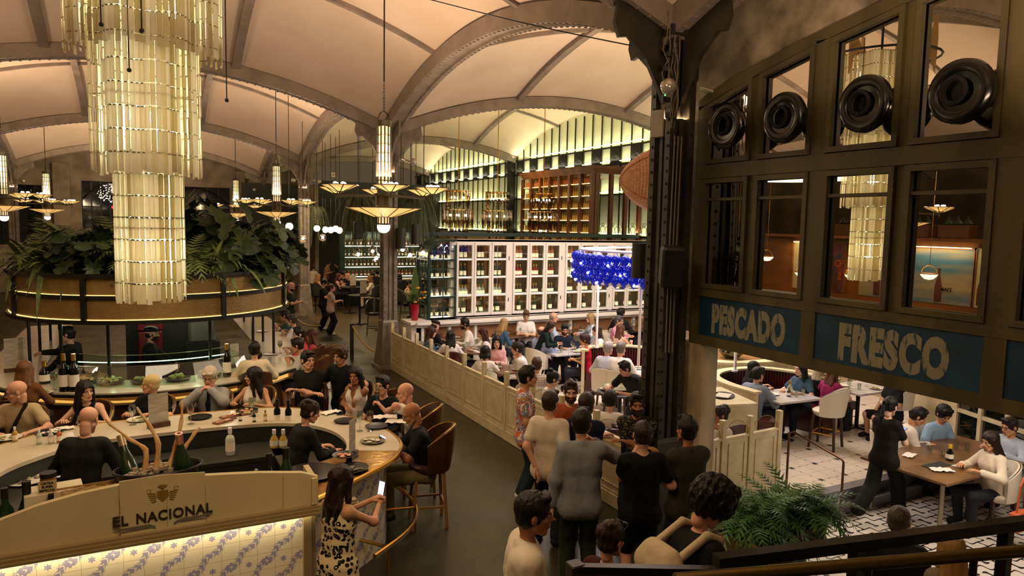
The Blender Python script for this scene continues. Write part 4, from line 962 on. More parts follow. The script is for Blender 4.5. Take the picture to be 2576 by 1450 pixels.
# ================================================================== cream partitions
def partition(label, pts, hp, hpost, name='cream_partition', glass=True):
    t = thing(name, label, 'partition'); 
    for i, p in enumerate(pts):
        MB().box((p[0], p[1], hpost/2), (.075, .075, hpost), bev=.006).build('post', mCREAM, t)
        if i == len(pts)-1: break
        q = pts[i+1]; a = math.atan2(q[1]-p[1], q[0]-p[0]); L = math.dist(p, q)-.075; c = ((p[0]+q[0])/2, (p[1]+q[1])/2)
        mb = MB().box((c[0], c[1], hp/2), (L, .035, hp-.02), a).box((c[0], c[1], hp-.01), (L, .06, .03), a).box((c[0], c[1], .09), (L, .075, .18), a, .01).box((c[0], c[1], .20), (L, .055, .02), a)
        R = rotz(a)
        for (dx, dz, w_, h_) in ((0, .29, L-.14, .018), (0, hp-.09, L-.14, .018), (-(L/2-.07), (hp+.2)/2, .018, hp-.38), (L/2-.07, (hp+.2)/2, .018, hp-.38)):
            v = R @ np.array([dx, 0, 0]); mb.box((c[0]+v[0], c[1]+v[1], dz), (w_, .055, h_), a)
        pn = mb.build('panel', mCREAM, t)
        if glass:
            ar = [(math.cos(u)*L/2, .20*math.sin(u)) for u in np.linspace(0, PI, 14)]
            v = [tuple(R @ np.array([x, 0, 0])+np.array([c[0], c[1], hp+.005+z])) for x, z in ar]
            MB().add(v, [tuple(range(14))]).build('glass_screen', thin_glass('screen_glass', 'f2f2ee', .06), pn)
            MB().tube(v, .004, 4).build('glass_rim', mCLIP, pn)
    return t
partition('long cream panelled partition between the aisle and the diners', [(0, y) for y in np.linspace(10.08, .42, 12)], .92, 1.16)
partition('short cream panelled partition beside the steps', [(.62, .22), (1.22, .24), (1.72, .26), (2.30, .30)], .92, 1.16)
hr = thing('step_handrail', 'slim bronze handrail beside the two grey steps', 'handrail'); MB().tube([(2.42, .22, 0), (2.42, .22, .84), (2.44, .18, .88), (2.75, -.36, .62), (2.76, -.38, .58), (2.76, -.38, -.3)], .016, 8).build('rail', mat('bronze', '6b4f3a', .3, .8), hr, smooth=True)
# low white glazed unit at the right
wu = thing('white_glazed_screen', 'cream screen with small window panes and two pinned sketches behind the wooden table', 'screen', (6.92, 1.38, 0), -1.90)
f = MB().box((.5, 0, .52), (1.0, .07, 1.64)).box((2.6, 0, -.05), (3.2, .07, .5))
for k in range(6): f.box((1.04+k*.50, 0, .77), (.07, .09, 1.16))
for z in (.70, 1.32, .22): f.box((2.5, 0, z), (3.0, .075, .06))
f.build('frame', mCREAM, wu); MB().box((2.5, 0, .77), (2.9, .01, 1.1)).build('glass_pane', thin_glass('teal_glass', '5a6a68', .16), wu)
for x in (.30, .72): MB().box((x, -.042, 1.0), (.16, .006, .26)).build('pinned_sketch', mat('sketch_paper', 'bdb6a2', .8, c2='55514a', nscale=14, ccon=.2), wu)
# ================================================================== tables
mWOODT = mat('brown_table_wood', '6a4426', .32, c2='4e301a', nscale=4, stretch=(.4, 1.6, 1))
mMTAB = mat('pale_marble_top', 'c9c4c2', .25, c2='b2adaa', nscale=4, ndet=8)
def table(label, x, y, w_, d_, rz=0, z=.75, z0=0, m=None, leg='pedestal', rnd=False, name='dining_table'):
    t = thing(name, label, 'table', (x, y, z0), rz)
    if rnd: MB().lathe([(w_/2-.01, z-.035), (w_/2, z-.03), (w_/2, z-.005), (w_/2-.01, z)], seg=32).build('tabletop', m, t)
    else: MB().box((0, 0, z-.018), (w_, d_, .036), bev=.006).build('tabletop', m, t)
    if leg == 'pedestal':
        MB().cyl((0, 0, .02), (0, 0, z-.04), .035, seg=12).build('column', mBLACK, t); MB().box((0, 0, .015), (.5, .07, .03)).box((0, 0, .015), (.07, .5, .03)).build('foot', mBLACK, t)
    else:
        for sx in (-1, 1):
            for sy in (-1, 1): MB().cyl((sx*(w_/2-.12), sy*(d_/2-.12), 0), (sx*(w_/2-.12), sy*(d_/2-.12), z-.04), .03, seg=12).build('leg', mat('steel_leg', '9a9080', .3, .9), t)
    return t
# ================================================================== chairs
mUPH = mat('cream_upholstery', 'd8cdb8', .6, bump=.1, bscale=12); mUPHD = mat('brown_leather', '4a2c18', .3, c2='3a2010', nscale=5); mDLEG = mat('dark_wood_leg', '38251a', .4); mOAK = mat('oak_leg', '8c6436', .4)
CHAIRS = {}
def chair_proto(kind):
    seat_z = {'white': .46, 'burg': .46, 'stool': .76, 'counter': .64, 'grey': .76}[kind]; m = {'white': mUPH, 'burg': mBURG, 'stool': mUPHD, 'counter': mUPH, 'grey': mat('dark_shell', '2b2c26', .3)}[kind]
    lm = {'stool': mOAK, 'grey': mBLACK}.get(kind, mDLEG)
    t = thing({'white': 'upholstered_armchair', 'burg': 'leather_chair', 'stool': 'leather_bar_stool', 'counter': 'upholstered_stool', 'grey': 'shell_bar_stool'}[kind], 'x x x x', 'stool' if 'stool' in kind or kind in ('counter', 'grey') else 'chair')
    MB().lathe([(.20, seat_z-.10), (.235, seat_z-.06), (.24, seat_z-.02), (.20, seat_z+.005), (.001, seat_z+.01)], seg=24, sx=1, sy=.98).build('seat', m, t, smooth=True)
    mb = MB(); n = 15; bh = .40 if kind != 'stool' else .44; rings = []
    for i in range(n):
        a = PI*1.5+(i-(n-1)/2)/((n-1)/2)*1.75; e = abs(i-(n-1)/2)/((n-1)/2); h = bh*(1-.45*e**2.2)
        c, s_ = math.cos(a), math.sin(a); r0, r1 = .215, .262; lean = .05*(1-e)
        rings.append([(r0*c, r0*s_, seat_z-.05), (r1*c, r1*s_, seat_z-.08), ((r1+.01)*c, (r1+.01)*s_-lean, seat_z+h*.6), ((r1-.0)*c, (r1)*s_-lean*1.5, seat_z+h), ((r0)*c, r0*s_-lean*1.5, seat_z+h+.005), ((r0-.012)*c, (r0-.012)*s_-lean, seat_z+h*.5)])
    mb.loft(rings); bk_ = mb.build('backrest', m, t, smooth=.9)
    if kind in ('white', 'counter', 'stool'): MB().tube([((.243)*math.cos(PI*1.5+(i-7)/7*1.75), .243*math.sin(PI*1.5+(i-7)/7*1.75)-.075*(1-abs(i-7)/7), seat_z+bh*(1-.45*(abs(i-7)/7)**2.2)+.006) for i in range(15)], .006, 4).build('piping', mDLEG if kind != 'stool' else mBRASS, bk_)
    for sx in (-1, 1):
        for sy in (-1, 1): MB().bar((sx*.17, sy*.16, seat_z-.08), (sx*.21, sy*.20, 0), .036 if kind != 'grey' else .016).build('leg', lm, t)
    if seat_z > .6:
        s = MB()
        for a, b in (((-1, -1), (1, -1)), ((1, -1), (1, 1)), ((1, 1), (-1, 1)), ((-1, 1), (-1, -1))): s.bar((a[0]*.195, a[1]*.185, .26), (b[0]*.195, b[1]*.185, .26), .022)
        s.build('footrest', lm if kind != 'counter' else mBRASS, t)
    return t
def chair(kind, x, y, yaw, label, z=0):
    """yaw is the compass heading the sitter faces, in degrees from +Y towards +X"""
    if .42 < y < 10.1 and -.3 < x < .38: x = .38
    if kind not in CHAIRS: o = CHAIRS[kind] = chair_proto(kind); o.location = (x, y, z); o.rotation_euler = (0, 0, -math.radians(yaw)); o['label'] = label; return o
    return dup(CHAIRS[kind], (x, y, z), -math.radians(yaw), label)

# ================================================================== people: smooth bodies grown from distance fields
def nets(D, org, h):
    S = D < 0; nx, ny, nz = D.shape
    c = np.zeros((nx-1, ny-1, nz-1), np.int8)
    for a in (0, 1):
        for b in (0, 1):
            for e in (0, 1): c += S[a:nx-1+a, b:ny-1+b, e:nz-1+e]
    act = (c > 0) & (c < 8); I = np.argwhere(act); idx = -np.ones(act.shape, np.int64); idx[act] = np.arange(len(I))
    acc = np.zeros((len(I), 3)); cnt = np.zeros(len(I))
    cor = [(a, b, e) for a in (0, 1) for b in (0, 1) for e in (0, 1)]
    for p in cor:
        for ax in range(3):
            if p[ax]: continue
            q = list(p); q[ax] = 1
            d0 = D[I[:, 0]+p[0], I[:, 1]+p[1], I[:, 2]+p[2]]; d1 = D[I[:, 0]+q[0], I[:, 1]+q[1], I[:, 2]+q[2]]
            m = (d0 < 0) != (d1 < 0); t = d0[m]/(d0[m]-d1[m]); P = np.tile(np.array(p, float), (m.sum(), 1)); P[:, ax] = t
            acc[m] += P; cnt[m] += 1
    V = (I+acc/cnt[:, None])*h+org; F = []
    def quads(d0, d1, cells):
        m = (d0 < 0) != (d1 < 0); m2 = d0 < 0
        a, b, c_, d = [x[m] for x in cells]; fl = m2[m]
        F.append(np.where(fl[:, None], np.stack([a, b, c_, d], 1), np.stack([d, c_, b, a], 1)))
    quads(D[:-1, 1:-1, 1:-1], D[1:, 1:-1, 1:-1], (idx[:, :-1, :-1], idx[:, 1:, :-1], idx[:, 1:, 1:], idx[:, :-1, 1:]))
    quads(D[1:-1, :-1, 1:-1], D[1:-1, 1:, 1:-1], (idx[:-1, :, :-1], idx[:-1, :, 1:], idx[1:, :, 1:], idx[1:, :, :-1]))
    quads(D[1:-1, 1:-1, :-1], D[1:-1, 1:-1, 1:], (idx[:-1, :-1, :], idx[1:, :-1, :], idx[1:, 1:, :], idx[:-1, 1:, :]))
    return V, np.concatenate(F)
def sdf(prims, h, k, subs=(), noise=0, nsc=30, seed=0):
    """prims: ('c',a,b,ra,rb) tapered capsule, ('e',c,(rx,ry,rz),R) ellipsoid"""
    lo = np.full(3, 9.); hi = -lo
    for p in prims:
        if p[0] == 'c': r = max(p[3], p[4]); lo = np.minimum(lo, np.minimum(p[1], p[2])-r); hi = np.maximum(hi, np.maximum(p[1], p[2])+r)
        else: r = max(p[2]); lo = np.minimum(lo, np.array(p[1])-r); hi = np.maximum(hi, np.array(p[1])+r)
    lo -= 3*h+noise; hi += 3*h+noise; n = np.ceil((hi-lo)/h).astype(int)+1; D = np.full(n, .2)
    G_ = [lo[i]+h*np.arange(n[i]) for i in range(3)]
    def block(a, b, r):
        l = np.maximum(((np.minimum(a, b)-r-lo)/h).astype(int), 0); u = np.minimum(((np.maximum(a, b)+r-lo)/h).astype(int)+2, n)
        X, Y, Z = np.meshgrid(G_[0][l[0]:u[0]], G_[1][l[1]:u[1]], G_[2][l[2]:u[2]], indexing='ij'); return (slice(l[0], u[0]), slice(l[1], u[1]), slice(l[2], u[2])), X, Y, Z
    def dist(p):
        if p[0] == 'c':
            a, b = np.array(p[1], float), np.array(p[2], float); sl, X, Y, Z = block(a, b, max(p[3], p[4])+k+.05)
            d = b-a; L = max(d@d, 1e-9); t = np.clip(((X-a[0])*d[0]+(Y-a[1])*d[1]+(Z-a[2])*d[2])/L, 0, 1)
            return sl, np.sqrt((X-a[0]-t*d[0])**2+(Y-a[1]-t*d[1])**2+(Z-a[2]-t*d[2])**2)-(p[3]+(p[4]-p[3])*t)
        c = np.array(p[1], float); r = p[2]; sl, X, Y, Z = block(c, c, max(r)+k+.05); q = np.stack([X-c[0], Y-c[1], Z-c[2]], -1)
        if len(p) > 3 and p[3] is not None: q = q @ p[3]
        qn = np.sqrt((q[..., 0]/r[0])**2+(q[..., 1]/r[1])**2+(q[..., 2]/r[2])**2); return sl, (qn-1)*min(r)*np.where(qn < 1, 1, np.minimum(1.5, max(r)/min(r)))
    for p in prims:
        sl, d = dist(p); o = D[sl]; t = np.clip(.5+.5*(o-d)/k, 0, 1); D[sl] = o*(1-t)+d*t-k*t*(1-t)
    for p in subs:
        sl, d = dist(p); o = D[sl]; kk = .006; t = np.clip(.5-.5*(o+d)/kk, 0, 1); D[sl] = o*(1-t)-d*t+kk*t*(1-t)
    if noise:
        X, Y, Z = np.meshgrid(*G_, indexing='ij'); D = D+noise*(np.sin(nsc*X+seed)*np.sin(nsc*1.1*Y+1+seed)+np.sin(nsc*1.7*X+2)*np.sin(nsc*.6*Z+seed*2))*.6
    return nets(D, lo, h)
def rotx(a): return np.array([[1, 0, 0], [0, math.cos(a), -math.sin(a)], [0, math.sin(a), math.cos(a)]])
def roty(a): return np.array([[math.cos(a), 0, math.sin(a)], [0, 1, 0], [-math.sin(a), 0, math.cos(a)]])
HC = {}
def head_geo(sex, fine, beard):
    key = (sex, fine, beard)
    if key in HC: return HC[key]
    f = sex == 'f'; j = .9 if f else 1; a = np.array
    pr = [('e', (0, -.018, .035), (.076, .096, .086)), ('e', (0, .022, -.040), (.058*j, .066, .078)), ('c', (-.022*j, .058, -.096), (.022*j, .058, -.096), .021, .021), ('c', (-.056*j, .0, -.055), (-.03, .045, -.092), .020, .019), ('c', (.056*j, .0, -.055), (.03, .045, -.092), .020, .019),
          ('c', (-.030, .068, .026), (.030, .068, .026), .015, .015), ('e', (-.040, .055, -.026), (.020, .022, .018)), ('e', (.040, .055, -.026), (.020, .022, .018)), ('c', (0, .080, .010), (0, .104, -.026), .008, .0115), ('c', (-.011, .094, -.033), (.011, .094, -.033), .007, .007),
          ('c', (-.018, .083, -.058), (.018, .083, -.058), .0085, .0085), ('c', (-.014, .081, -.067), (.014, .081, -.067), .009, .009), ('c', (0, -.045, -.06), (0, -.03, -.12), .046*j, .044*j)]
    if beard: pr += [('c', (-.045, .03, -.085), (0, .072, -.105), .022, .018), ('c', (.045, .03, -.085), (0, .072, -.105), .022, .018), ('c', (-.02, .086, -.046), (.02, .086, -.046), .008, .008)]
    h = .0042 if fine else .0085
    V, F = sdf(pr, h, .014, [('e', (-.030, .096, .004), (.014, .016, .009)), ('e', (.030, .096, .004), (.014, .016, .009))])
    F = F.tolist(); mi = []
    ctr_ = V[np.array(F)].mean(1)
    for c in ctr_:
        lip = abs(c[0]) < .022 and -.074 < c[2] < -.053 and c[1] > .083
        bd = beard and c[1] > -.01 and c[2] < (-.040 if abs(c[0]) > .03 else -.035) and not lip and not (abs(c[0]) < .014 and c[1] > .098 and c[2] > -.042) and c[1] > .012-(.06-abs(c[0])) and c[2] > -.125
        mi.append(4 if lip else 1 if bd else 0)
    vs_, fs, ms = [V], F, mi; nb_ = len(V)
    def addm(mb, m):
        nonlocal nb_
        v = np.concatenate(mb.v); vs_.append(v)
        for q in mb.f: fs.append([i+nb_ for i in q]); ms.append(m)
        nb_ += len(v)
    for sx in (-1, 1):
        ev, ef = sdf([('e', (sx*.079*j**.5, -.012, -.008), (.009, .020, .031), rotz(sx*.25)), ('c', (sx*.073, -.004, -.02), (sx*.078, -.008, .0), .008, .008)], .005 if fine else .008, .006)
        vs_.append(ev); fs += [[i+nb_ for i in q] for q in ef.tolist()]; ms += [0]*len(ef); nb_ += len(ev)
        addm(MB().sphere((sx*.030, .0745, .002), .0108, 12, 8), 2); addm(MB().sphere((sx*.030, .0805, .002), .0066, 10, 6, (1, .8, 1)), 3)
        addm(MB().tube([(sx*.014, .0885, .0165), (sx*.028, .089, .0215), (sx*.046, .078, .0185)], [.003, .0036, .0015] if not f else [.0018, .0024, .001], 5), 1)
        addm(MB().tube([(sx*.017, .087, .0085), (sx*.030, .0885, .0125), (sx*.043, .081, .0075)], [.0012, .0018, .001], 4), 3)
    HC[key] = (np.concatenate(vs_), fs, ms); return HC[key]
HS = {}
def hair_geo(style, fine):
    key = (style, fine)
    if key in HS: return HS[key]
    h = .006 if fine else .011; nz, ns = .0022, 70
    cap = lambda g: ('e', (0, -.022, .040), (.079+g, .100+g, .088+g)); side = lambda g, z=-.02: ('e', (0, -.030, z), (.074+g, .080+g, .075+g))
    face = [('e', (0, .115, -.035), (.072, .075, .105)), ('e', (0, .10, .012), (.056, .05, .045)), ('e', (0, .02, -.12), (.12, .085, .09)), ('e', (.088, .0, -.012), (.024, .028, .038)), ('e', (-.088, .0, -.012), (.024, .028, .038))]
    pr = [cap(.006), side(.002)]
    if style == 'buzz': pr = [cap(.003), side(.0)]; nz = 0
    elif style == 'short': pr = [cap(.009), side(.003), ('c', (-.04, .055, .105), (.04, .055, .108), .024, .024)]
    elif style == 'quiff': pr = [cap(.006), side(.002), ('c', (-.035, .05, .112), (.03, .052, .116), .025, .022), ('c', (0, -.04, .115), (0, .03, .12), .035, .03)]; nz = .003
    elif style == 'fringe': pr = [cap(.012), side(.01), ('c', (-.045, .075, .065), (.045, .078, .062), .022, .022)]; nz = .003
    elif style == 'curly': pr = [cap(.022), side(.014), ('c', (-.04, .045, .11), (.04, .045, .11), .035, .035)]; nz, ns = .007, 130
    elif style == 'afro': pr = [cap(.045), side(.035, 0), ('c', (-.05, .04, .12), (.05, .04, .12), .045, .045), ('e', (0, -.06, -.02), (.10, .08, .07))]; nz, ns = .009, 100
    elif style == 'balding': pr = [side(.006, .0), ('e', (0, -.05, .02), (.082, .075, .06))]; face = face+[('e', (0, .02, .13), (.10, .12, .075))]
    elif style in ('long', 'wavy', 'bob', 'bangs', 'halfup'):
        pr = [cap(.012), side(.010)]; L = {'bob': -.13}.get(style, -.34); face = face[:2]+[('e', (0, .06, -.12), (.055, .06, .10))]
        for x in (-.062, -.03, 0, .03, .062):
            y = -.075 if abs(x) < .05 else -.045; pr.append(('c', (x, y, 0), (x*1.15, -.085, L*.6), .034, .036)); pr.append(('c', (x*1.15, -.085, L*.6), (x*1.05, -.09, L+abs(x)*.6), .036, .018))
        for sx in (-1, 1): pr.append(('c', (sx*.078, .012, .03), (sx*.085, .0, -.10 if style == 'bob' else -.14), .022, .026)); pr.append(('c', (sx*.085, .0, -.12), (sx*.085, -.01 if style != 'bob' else .0, -.13 if style == 'bob' else -.27), .024, .018))
        if style == 'bangs': pr.append(('c', (-.045, .082, .055), (.045, .082, .055), .022, .022))
        if style == 'wavy': nz, ns = .012, 48
    elif style in ('bun', 'pony', 'updo'):
        pr = [cap(.006), side(.004)]
        if style == 'bun': pr += [('e', (0, -.085, .125), (.042, .042, .038))]
        if style == 'updo': pr += [('e', (0, -.10, .06), (.06, .05, .06)), ('e', (.02, -.08, .11), (.045, .045, .03))]; nz, ns = .005, 110
        if style == 'pony': pr += [('c', (0, -.11, .07), (0, -.17, .02), .026, .030), ('c', (0, -.17, .02), (0, -.17, -.18), .030, .026), ('c', (0, -.17, -.18), (0, -.15, -.32), .026, .010)]
    elif style in ('beret', 'cap'): pr = [('e', (0, -.03, .075), (.098, .115, .058)), ('c', (-.04, .07, .05), (.04, .07, .05), .02, .02), side(.004)]; nz = 0; face = face[:1]+face[2:]
    V, F = sdf(pr, h, .012, face, nz, ns); HS[key] = (V, F.tolist()); return HS[key]
HD = {}
def hand_geo(pose, fine):
    key = (pose, fine)
    if key in HD: return HD[key]
    pr = [('c', (0, -.02, 0), (0, .02, 0), .024, .024)]
    curl = {'relax': (.25, .45, .35), 'flat': (.05, .1, .08), 'grip': (.75, 1.1, .7), 'fist': (1.3, 1.5, 1.0)}[pose]; Ls = ((.040, .026, .021), (.045, .029, .022), (.041, .027, .021), (.032, .021, .019))
    for i, x in enumerate((.030, .010, -.011, -.031)):
        k = np.array([x, .085-abs(x-.005)*.25, 0]); pr.append(('c', (x*.55, .02, 0), tuple(k), .014, .0115)); p = k; a = 0
        for c, L, r in zip(curl, Ls[i], (.0088, .0078, .0068)):
            a += c; q = p+L*np.array([x*.6*(pose in ('flat', 'relax')), math.cos(a), -math.sin(a)]); pr.append(('c', tuple(p), tuple(q), r+.0006, r)); p = q
    t0 = np.array([.022, .012, -.004]); t1 = np.array([.045, .045, -.014]); t2 = t1+np.array([.010, .032, -.012] if pose in ('flat', 'relax') else [-.014, .028, -.018]); t3 = t2+np.array([.0, .024, -.006] if pose in ('flat', 'relax') else [-.022, .012, -.006])
    pr += [('c', tuple(t0), tuple(t1), .016, .0115), ('c', tuple(t1), tuple(t2), .0108, .0095), ('c', tuple(t2), tuple(t3), .0095, .0078)]
    V, F = sdf(pr, .0042 if fine else .0075, .003 if fine else .004); HD[key] = (V, F.tolist()); return HD[key]
def ik(S_, T, l1, l2, pole):
    S_, T = np.array(S_, float), np.array(T, float); d = T-S_; L = np.linalg.norm(d); M_ = (l1+l2)*.995
    if L > M_: T = S_+d*M_/L; d = T-S_; L = M_
    u = d/L; a = (l1*l1-l2*l2+L*L)/(2*L); hgt = math.sqrt(max(l1*l1-a*a, 0)); p = np.array(pole, float); p = p-u*(p@u); p /= (np.linalg.norm(p) or 1)
    return S_+u*a+p*hgt, T
CLOTH = {}
def cloth(c, pattern=None):
    key = 'cloth_%s_%s' % (c, pattern or '')
    if key in MC: return MC[key]
    m = mat(key, c, .8, bump=1.0, bscale=6, spec=.2, stretch=(1, 1, .6), bd=.035)
    nt = m.node_tree; b = nt.nodes['Principled BSDF']
    if pattern:
        tc = node(nt, 'ShaderNodeTexCoord').outputs['Object']
        if pattern == 'leopard':
            v = node(nt, 'ShaderNodeTexVoronoi', {'Vector': tc, 'Scale': 26.}).outputs[0]; n2 = node(nt, 'ShaderNodeTexNoise', {'Vector': tc, 'Scale': 22.}).outputs[0]
            k = mth(nt, 'MULTIPLY', mth(nt, 'LESS_THAN', v, mth(nt, 'MULTIPLY', n2, .95)), mth(nt, 'GREATER_THAN', v, mth(nt, 'MULTIPLY_ADD', n2, .9, -.33))); col = mixc(nt, k, lin('dcc79c'), lin('14100c'))
        elif pattern == 'swirl':
            n1 = node(nt, 'ShaderNodeTexNoise', {'Vector': tc, 'Scale': 7., 'Detail': 1, 'Distortion': 1.5}).outputs[0]; r = node(nt, 'ShaderNodeValToRGB', {0: n1}); cr = r.color_ramp; cr.interpolation = 'CONSTANT'
            cr.elements[0].color = (*lin('d8d0c0'), 1); cr.elements[1].position = .38; cr.elements[1].color = (*lin('c8602c'), 1)
            for ps, cc in ((.46, '7c86a8'), (.53, 'd8cbb8'), (.58, '5b3a3c'), (.64, 'd98a3c')): e = cr.elements.new(ps); e.color = (*lin(cc), 1)
            col = r.outputs[0]
        elif pattern == 'dark':
            n1 = node(nt, 'ShaderNodeTexNoise', {'Vector': node(nt, 'ShaderNodeMapping', {0: tc, 3: (1, 1, 3)}).outputs[0], 'Scale': 26., 'Detail': 2, 'Distortion': 1.}).outputs[0]; col = mixc(nt, mth(nt, 'GREATER_THAN', n1, .60), lin(c), lin('80785e'))
        elif pattern == 'floral':
            v = node(nt, 'ShaderNodeTexNoise', {'Vector': tc, 'Scale': 24., 'Detail': 2}).outputs[0]; col = mixc(nt, mth(nt, 'GREATER_THAN', v, .53), lin(c), lin('7f93a6'))
        elif pattern == 'grid':
            s = node(nt, 'ShaderNodeSeparateXYZ', {0: tc}); g = mth(nt, 'MINIMUM', mth(nt, 'ABSOLUTE', cen(nt, mth(nt, 'MULTIPLY', s.outputs[2], 26))), mth(nt, 'ABSOLUTE', cen(nt, mth(nt, 'MULTIPLY', s.outputs[0], 22)))); col = mixc(nt, mth(nt, 'LESS_THAN', g, .09), lin(c), lin('8c7f76'))
        nt.links.new(col, b.inputs['Base Color'])
    return m
def skin(c): return mat('skin_'+c, c, .5, spec=.35, bump=.05, bscale=60)
def hairm(c): return mat('hair_'+c, c, .45, bump=.7, bscale=55, stretch=(1, 1, .18), spec=.3)
mEYE = mat('eye_white', 'a8988a', .3); mIRIS = mat('iris', '1c120c', .2)
SK = {'p': 'cf9a7c', 'f': 'd8a98c', 't': 'a8704c', 'd': '7d4c32', 'o': 'c08c66'}
NP = [0]
def mesh_obj(name, V, F, mats, mi=None, parent=None, loc=None, rz=0):
    me = bpy.data.meshes.new(name); me.from_pydata(np.asarray(V).tolist(), [], F if isinstance(F, list) else F.tolist())
    for m in mats: me.materials.append(m)
    if mi is not None: me.polygons.foreach_set('material_index', mi)
    me.polygons.foreach_set('use_smooth', [True]*len(me.polygons))
    o = bpy.data.objects.new(name, me); COL.objects.link(o)
    if parent is not None: o.parent = parent
    if loc is not None: o.location = loc; o.rotation_euler = (0, 0, rz)
    return o
def person(label, at, zt, yaw, pose='sit', sex='m', hair=('short', '1c130d'), sk='p', top=('tee', '1a1a1a'), bot=('trousers', '23242a'), arms='table', head=(0, 10), lean=8, z0=0, tz=.78, chair_=None, glasses=False, beard=False, fine=None, side=0, turn=0, shoes='1b1816', knee=.42, spread=.13, hold=None, vis=False):
    """at: where the head is in plan; zt: height of its top; yaw: compass heading faced"""
    NP[0] += 1; f = sex == 'f'; th = math.radians(yaw); Rw = rotz(-th)
    depth = (Vector((at[0], at[1], zt))-CAMP).length
    if fine is None: fine = depth < 11.5
    la = math.radians(lean); sd_ = math.radians(side)
    def dv(k): a = la*k; v = np.array([math.sin(sd_), math.sin(a)*math.cos(sd_), math.cos(a)*math.cos(sd_)]); return v
    s = 1.0 if not f else .95
    hp = math.radians(head[1]); hy = math.radians(head[0])
    up_ = .34*dv(.8)+.19*dv(1.25)+.09*dv(1.3)+np.array([0, .02, .02]); hv = np.array([0, .015, .075])
    tot = (up_+hv)[2]+.118
    if pose == 'stand':
        s = (zt-z0)/(.93+tot); hz = .93*s
    else: hz = zt-z0-tot*s
    P0 = np.array([0, 0, hz]); W = P0+.17*s*dv(.8); C_ = P0+.34*s*dv(.8); N = C_+.19*s*dv(1.25); HJ = N+.09*s*dv(1.3); HCn = HJ+s*(hv+np.array([0, .02, .02]))
    tr = np.array([math.cos(math.radians(turn)), math.sin(math.radians(turn))*-1, 0]); fwd = np.array([-tr[1], tr[0], 0])
    def lat(c, x, y=0, z=0): return c+tr*x*s+fwd*y*s+np.array([0, 0, z*s])
    shw = .150 if f else .170; g = np.array
    HRR = rotz(-math.radians(head[0])) @ rotx(-math.radians(head[1])); body = []; Bt = (.056, .088, .098, .052) if f else (.060, .100, .108, .060)
    cw, wr, cr = (.058, .084, .092) if f else (.070, .090, .100); U = (C_+N)/2
    low = [x for sx in (-1, 1) for x in (('c', lat(P0, sx*.072), lat(W, sx*Bt[0]), .101*s, wr*s), ('c', lat(W, sx*Bt[0]), lat(C_, sx*cw, .005), wr*s, cr*s), ('c', lat(C_, sx*cw, .005), lat(U, sx*(cw+.012), -.005), cr*s, (.078 if f else .088)*s))]
    mid = [('c', lat(P0, 0, .01), lat(W, 0, .015), .105*s, wr*s), ('c', lat(W, 0, .015), lat(U, 0, .0), wr*s, .085*s)]
    tor = low+mid+[('c', lat(U, sx*(cw+.012), -.005), lat(N, sx*(shw-.035), -.018, -.055), (.074 if f else .084)*s, (.048 if f else .056)*s) for sx in (-1, 1)]+[('c', lat(N, -(shw-.03), -.015, -.05), lat(N, shw-.03, -.015, -.05), .046*s, .046*s)]
    if f: tor += [('e', tuple(lat(C_, -.062, .080, .03)), (.052*s, .040*s, .052*s)), ('e', tuple(lat(C_, .062, .080, .03)), (.052*s, .040*s, .052*s))]
    neck = [('c', N-g([0, 0, .02]), HCn+HRR @ g([0, -.038, -.065])*s, (.050 if not f else .042)*s, (.044 if not f else .037)*s)]
    # arms
    A = arms if not isinstance(arms, str) else {
        'table': (((-.17, .36, tz-hz), 'relax'), ((.17, .36, tz-hz), 'relax')), 'down': (((-.25, .05, -.14), 'relax'), ((.25, .05, -.14), 'relax')), 'cross': (((.12, .20, .30), 'relax'), ((-.13, .22, .26), 'relax')),
        'chin': (((-.04, .18, .48), 'fist'), ((.04, .22, .22), 'relax')), 'face': (((-.07, .20, .56), 'grip'), ((.07, .22, .54), 'grip')), 'phone': (((-.05, .33, .26), 'grip'), ((.05, .33, .26), 'grip')),
        'laps': (((-.12, .26, .06), 'relax'), ((.12, .26, .06), 'relax')), 'back': (((-.10, -.16, .0), 'relax'), ((.10, -.16, .0), 'relax')), 'work': (((-.2, .42, .12), 'grip'), ((.2, .42, .12), 'grip')), 'lean': (((-.10, .34, tz-hz), 'relax'), ((.12, .30, tz-hz), 'relax'))}[arms]
    armp = []; hands = []
    for i, sx in enumerate((-1, 1)):
        SH = lat(N, sx*shw, -.015, -.055); T = P0+g([A[i][0][0], A[i][0][1], A[i][0][2]/s])*s if False else P0+g(A[i][0])*g([s, s, s])
        E, T = ik(SH, T, .285*s, .255*s, (sx*.7, -.6, -.55)); armp.append((SH, E, T)); body_arm = [('c', SH, E, (.050 if not f else .041)*s, (.041 if not f else .034)*s), ('c', E, T, (.041 if not f else .034)*s, (.026 if not f else .023)*s)]
        body += body_arm; d = (T-E)/np.linalg.norm(T-E); hands.append((T, d, A[i][1], sx))
    # legs
    legs = []; ank = []
    for sx in (-1, 1):
        HP = lat(P0, sx*.088, 0, -.03)
        if pose == 'stand': AK = g([sx*.11, -.03, .08]); K, AK = ik(HP, AK, .43*s, .43*s, (0, 1, 0)); KN = K
        elif pose == 'walk': AK = g([sx*.08, .30 if sx > 0 else -.42, .08 if sx > 0 else .16]); KN, AK = ik(HP, AK, .44*s, .44*s, (0, 1, 0))
        else:
            KN = P0+g([sx*spread, knee, -.03]); az = max(.08, KN[2]-.43); az = az if az < .2 else max(az, .28); AK = g([sx*(spread-.02), knee-.03, az])
        legs.append((HP, KN, AK)); ank.append(AK); body += [('c', HP, KN, .082*s, .056*s), ('c', KN, AK, .056*s, .038*s)]
    h = .0125 if depth < 9 else .015 if fine else .021
    ftp = [('c', a+g([0, -.02, -.02]), a+g([0, .12, -.045]), .038, .030) for a in ank]
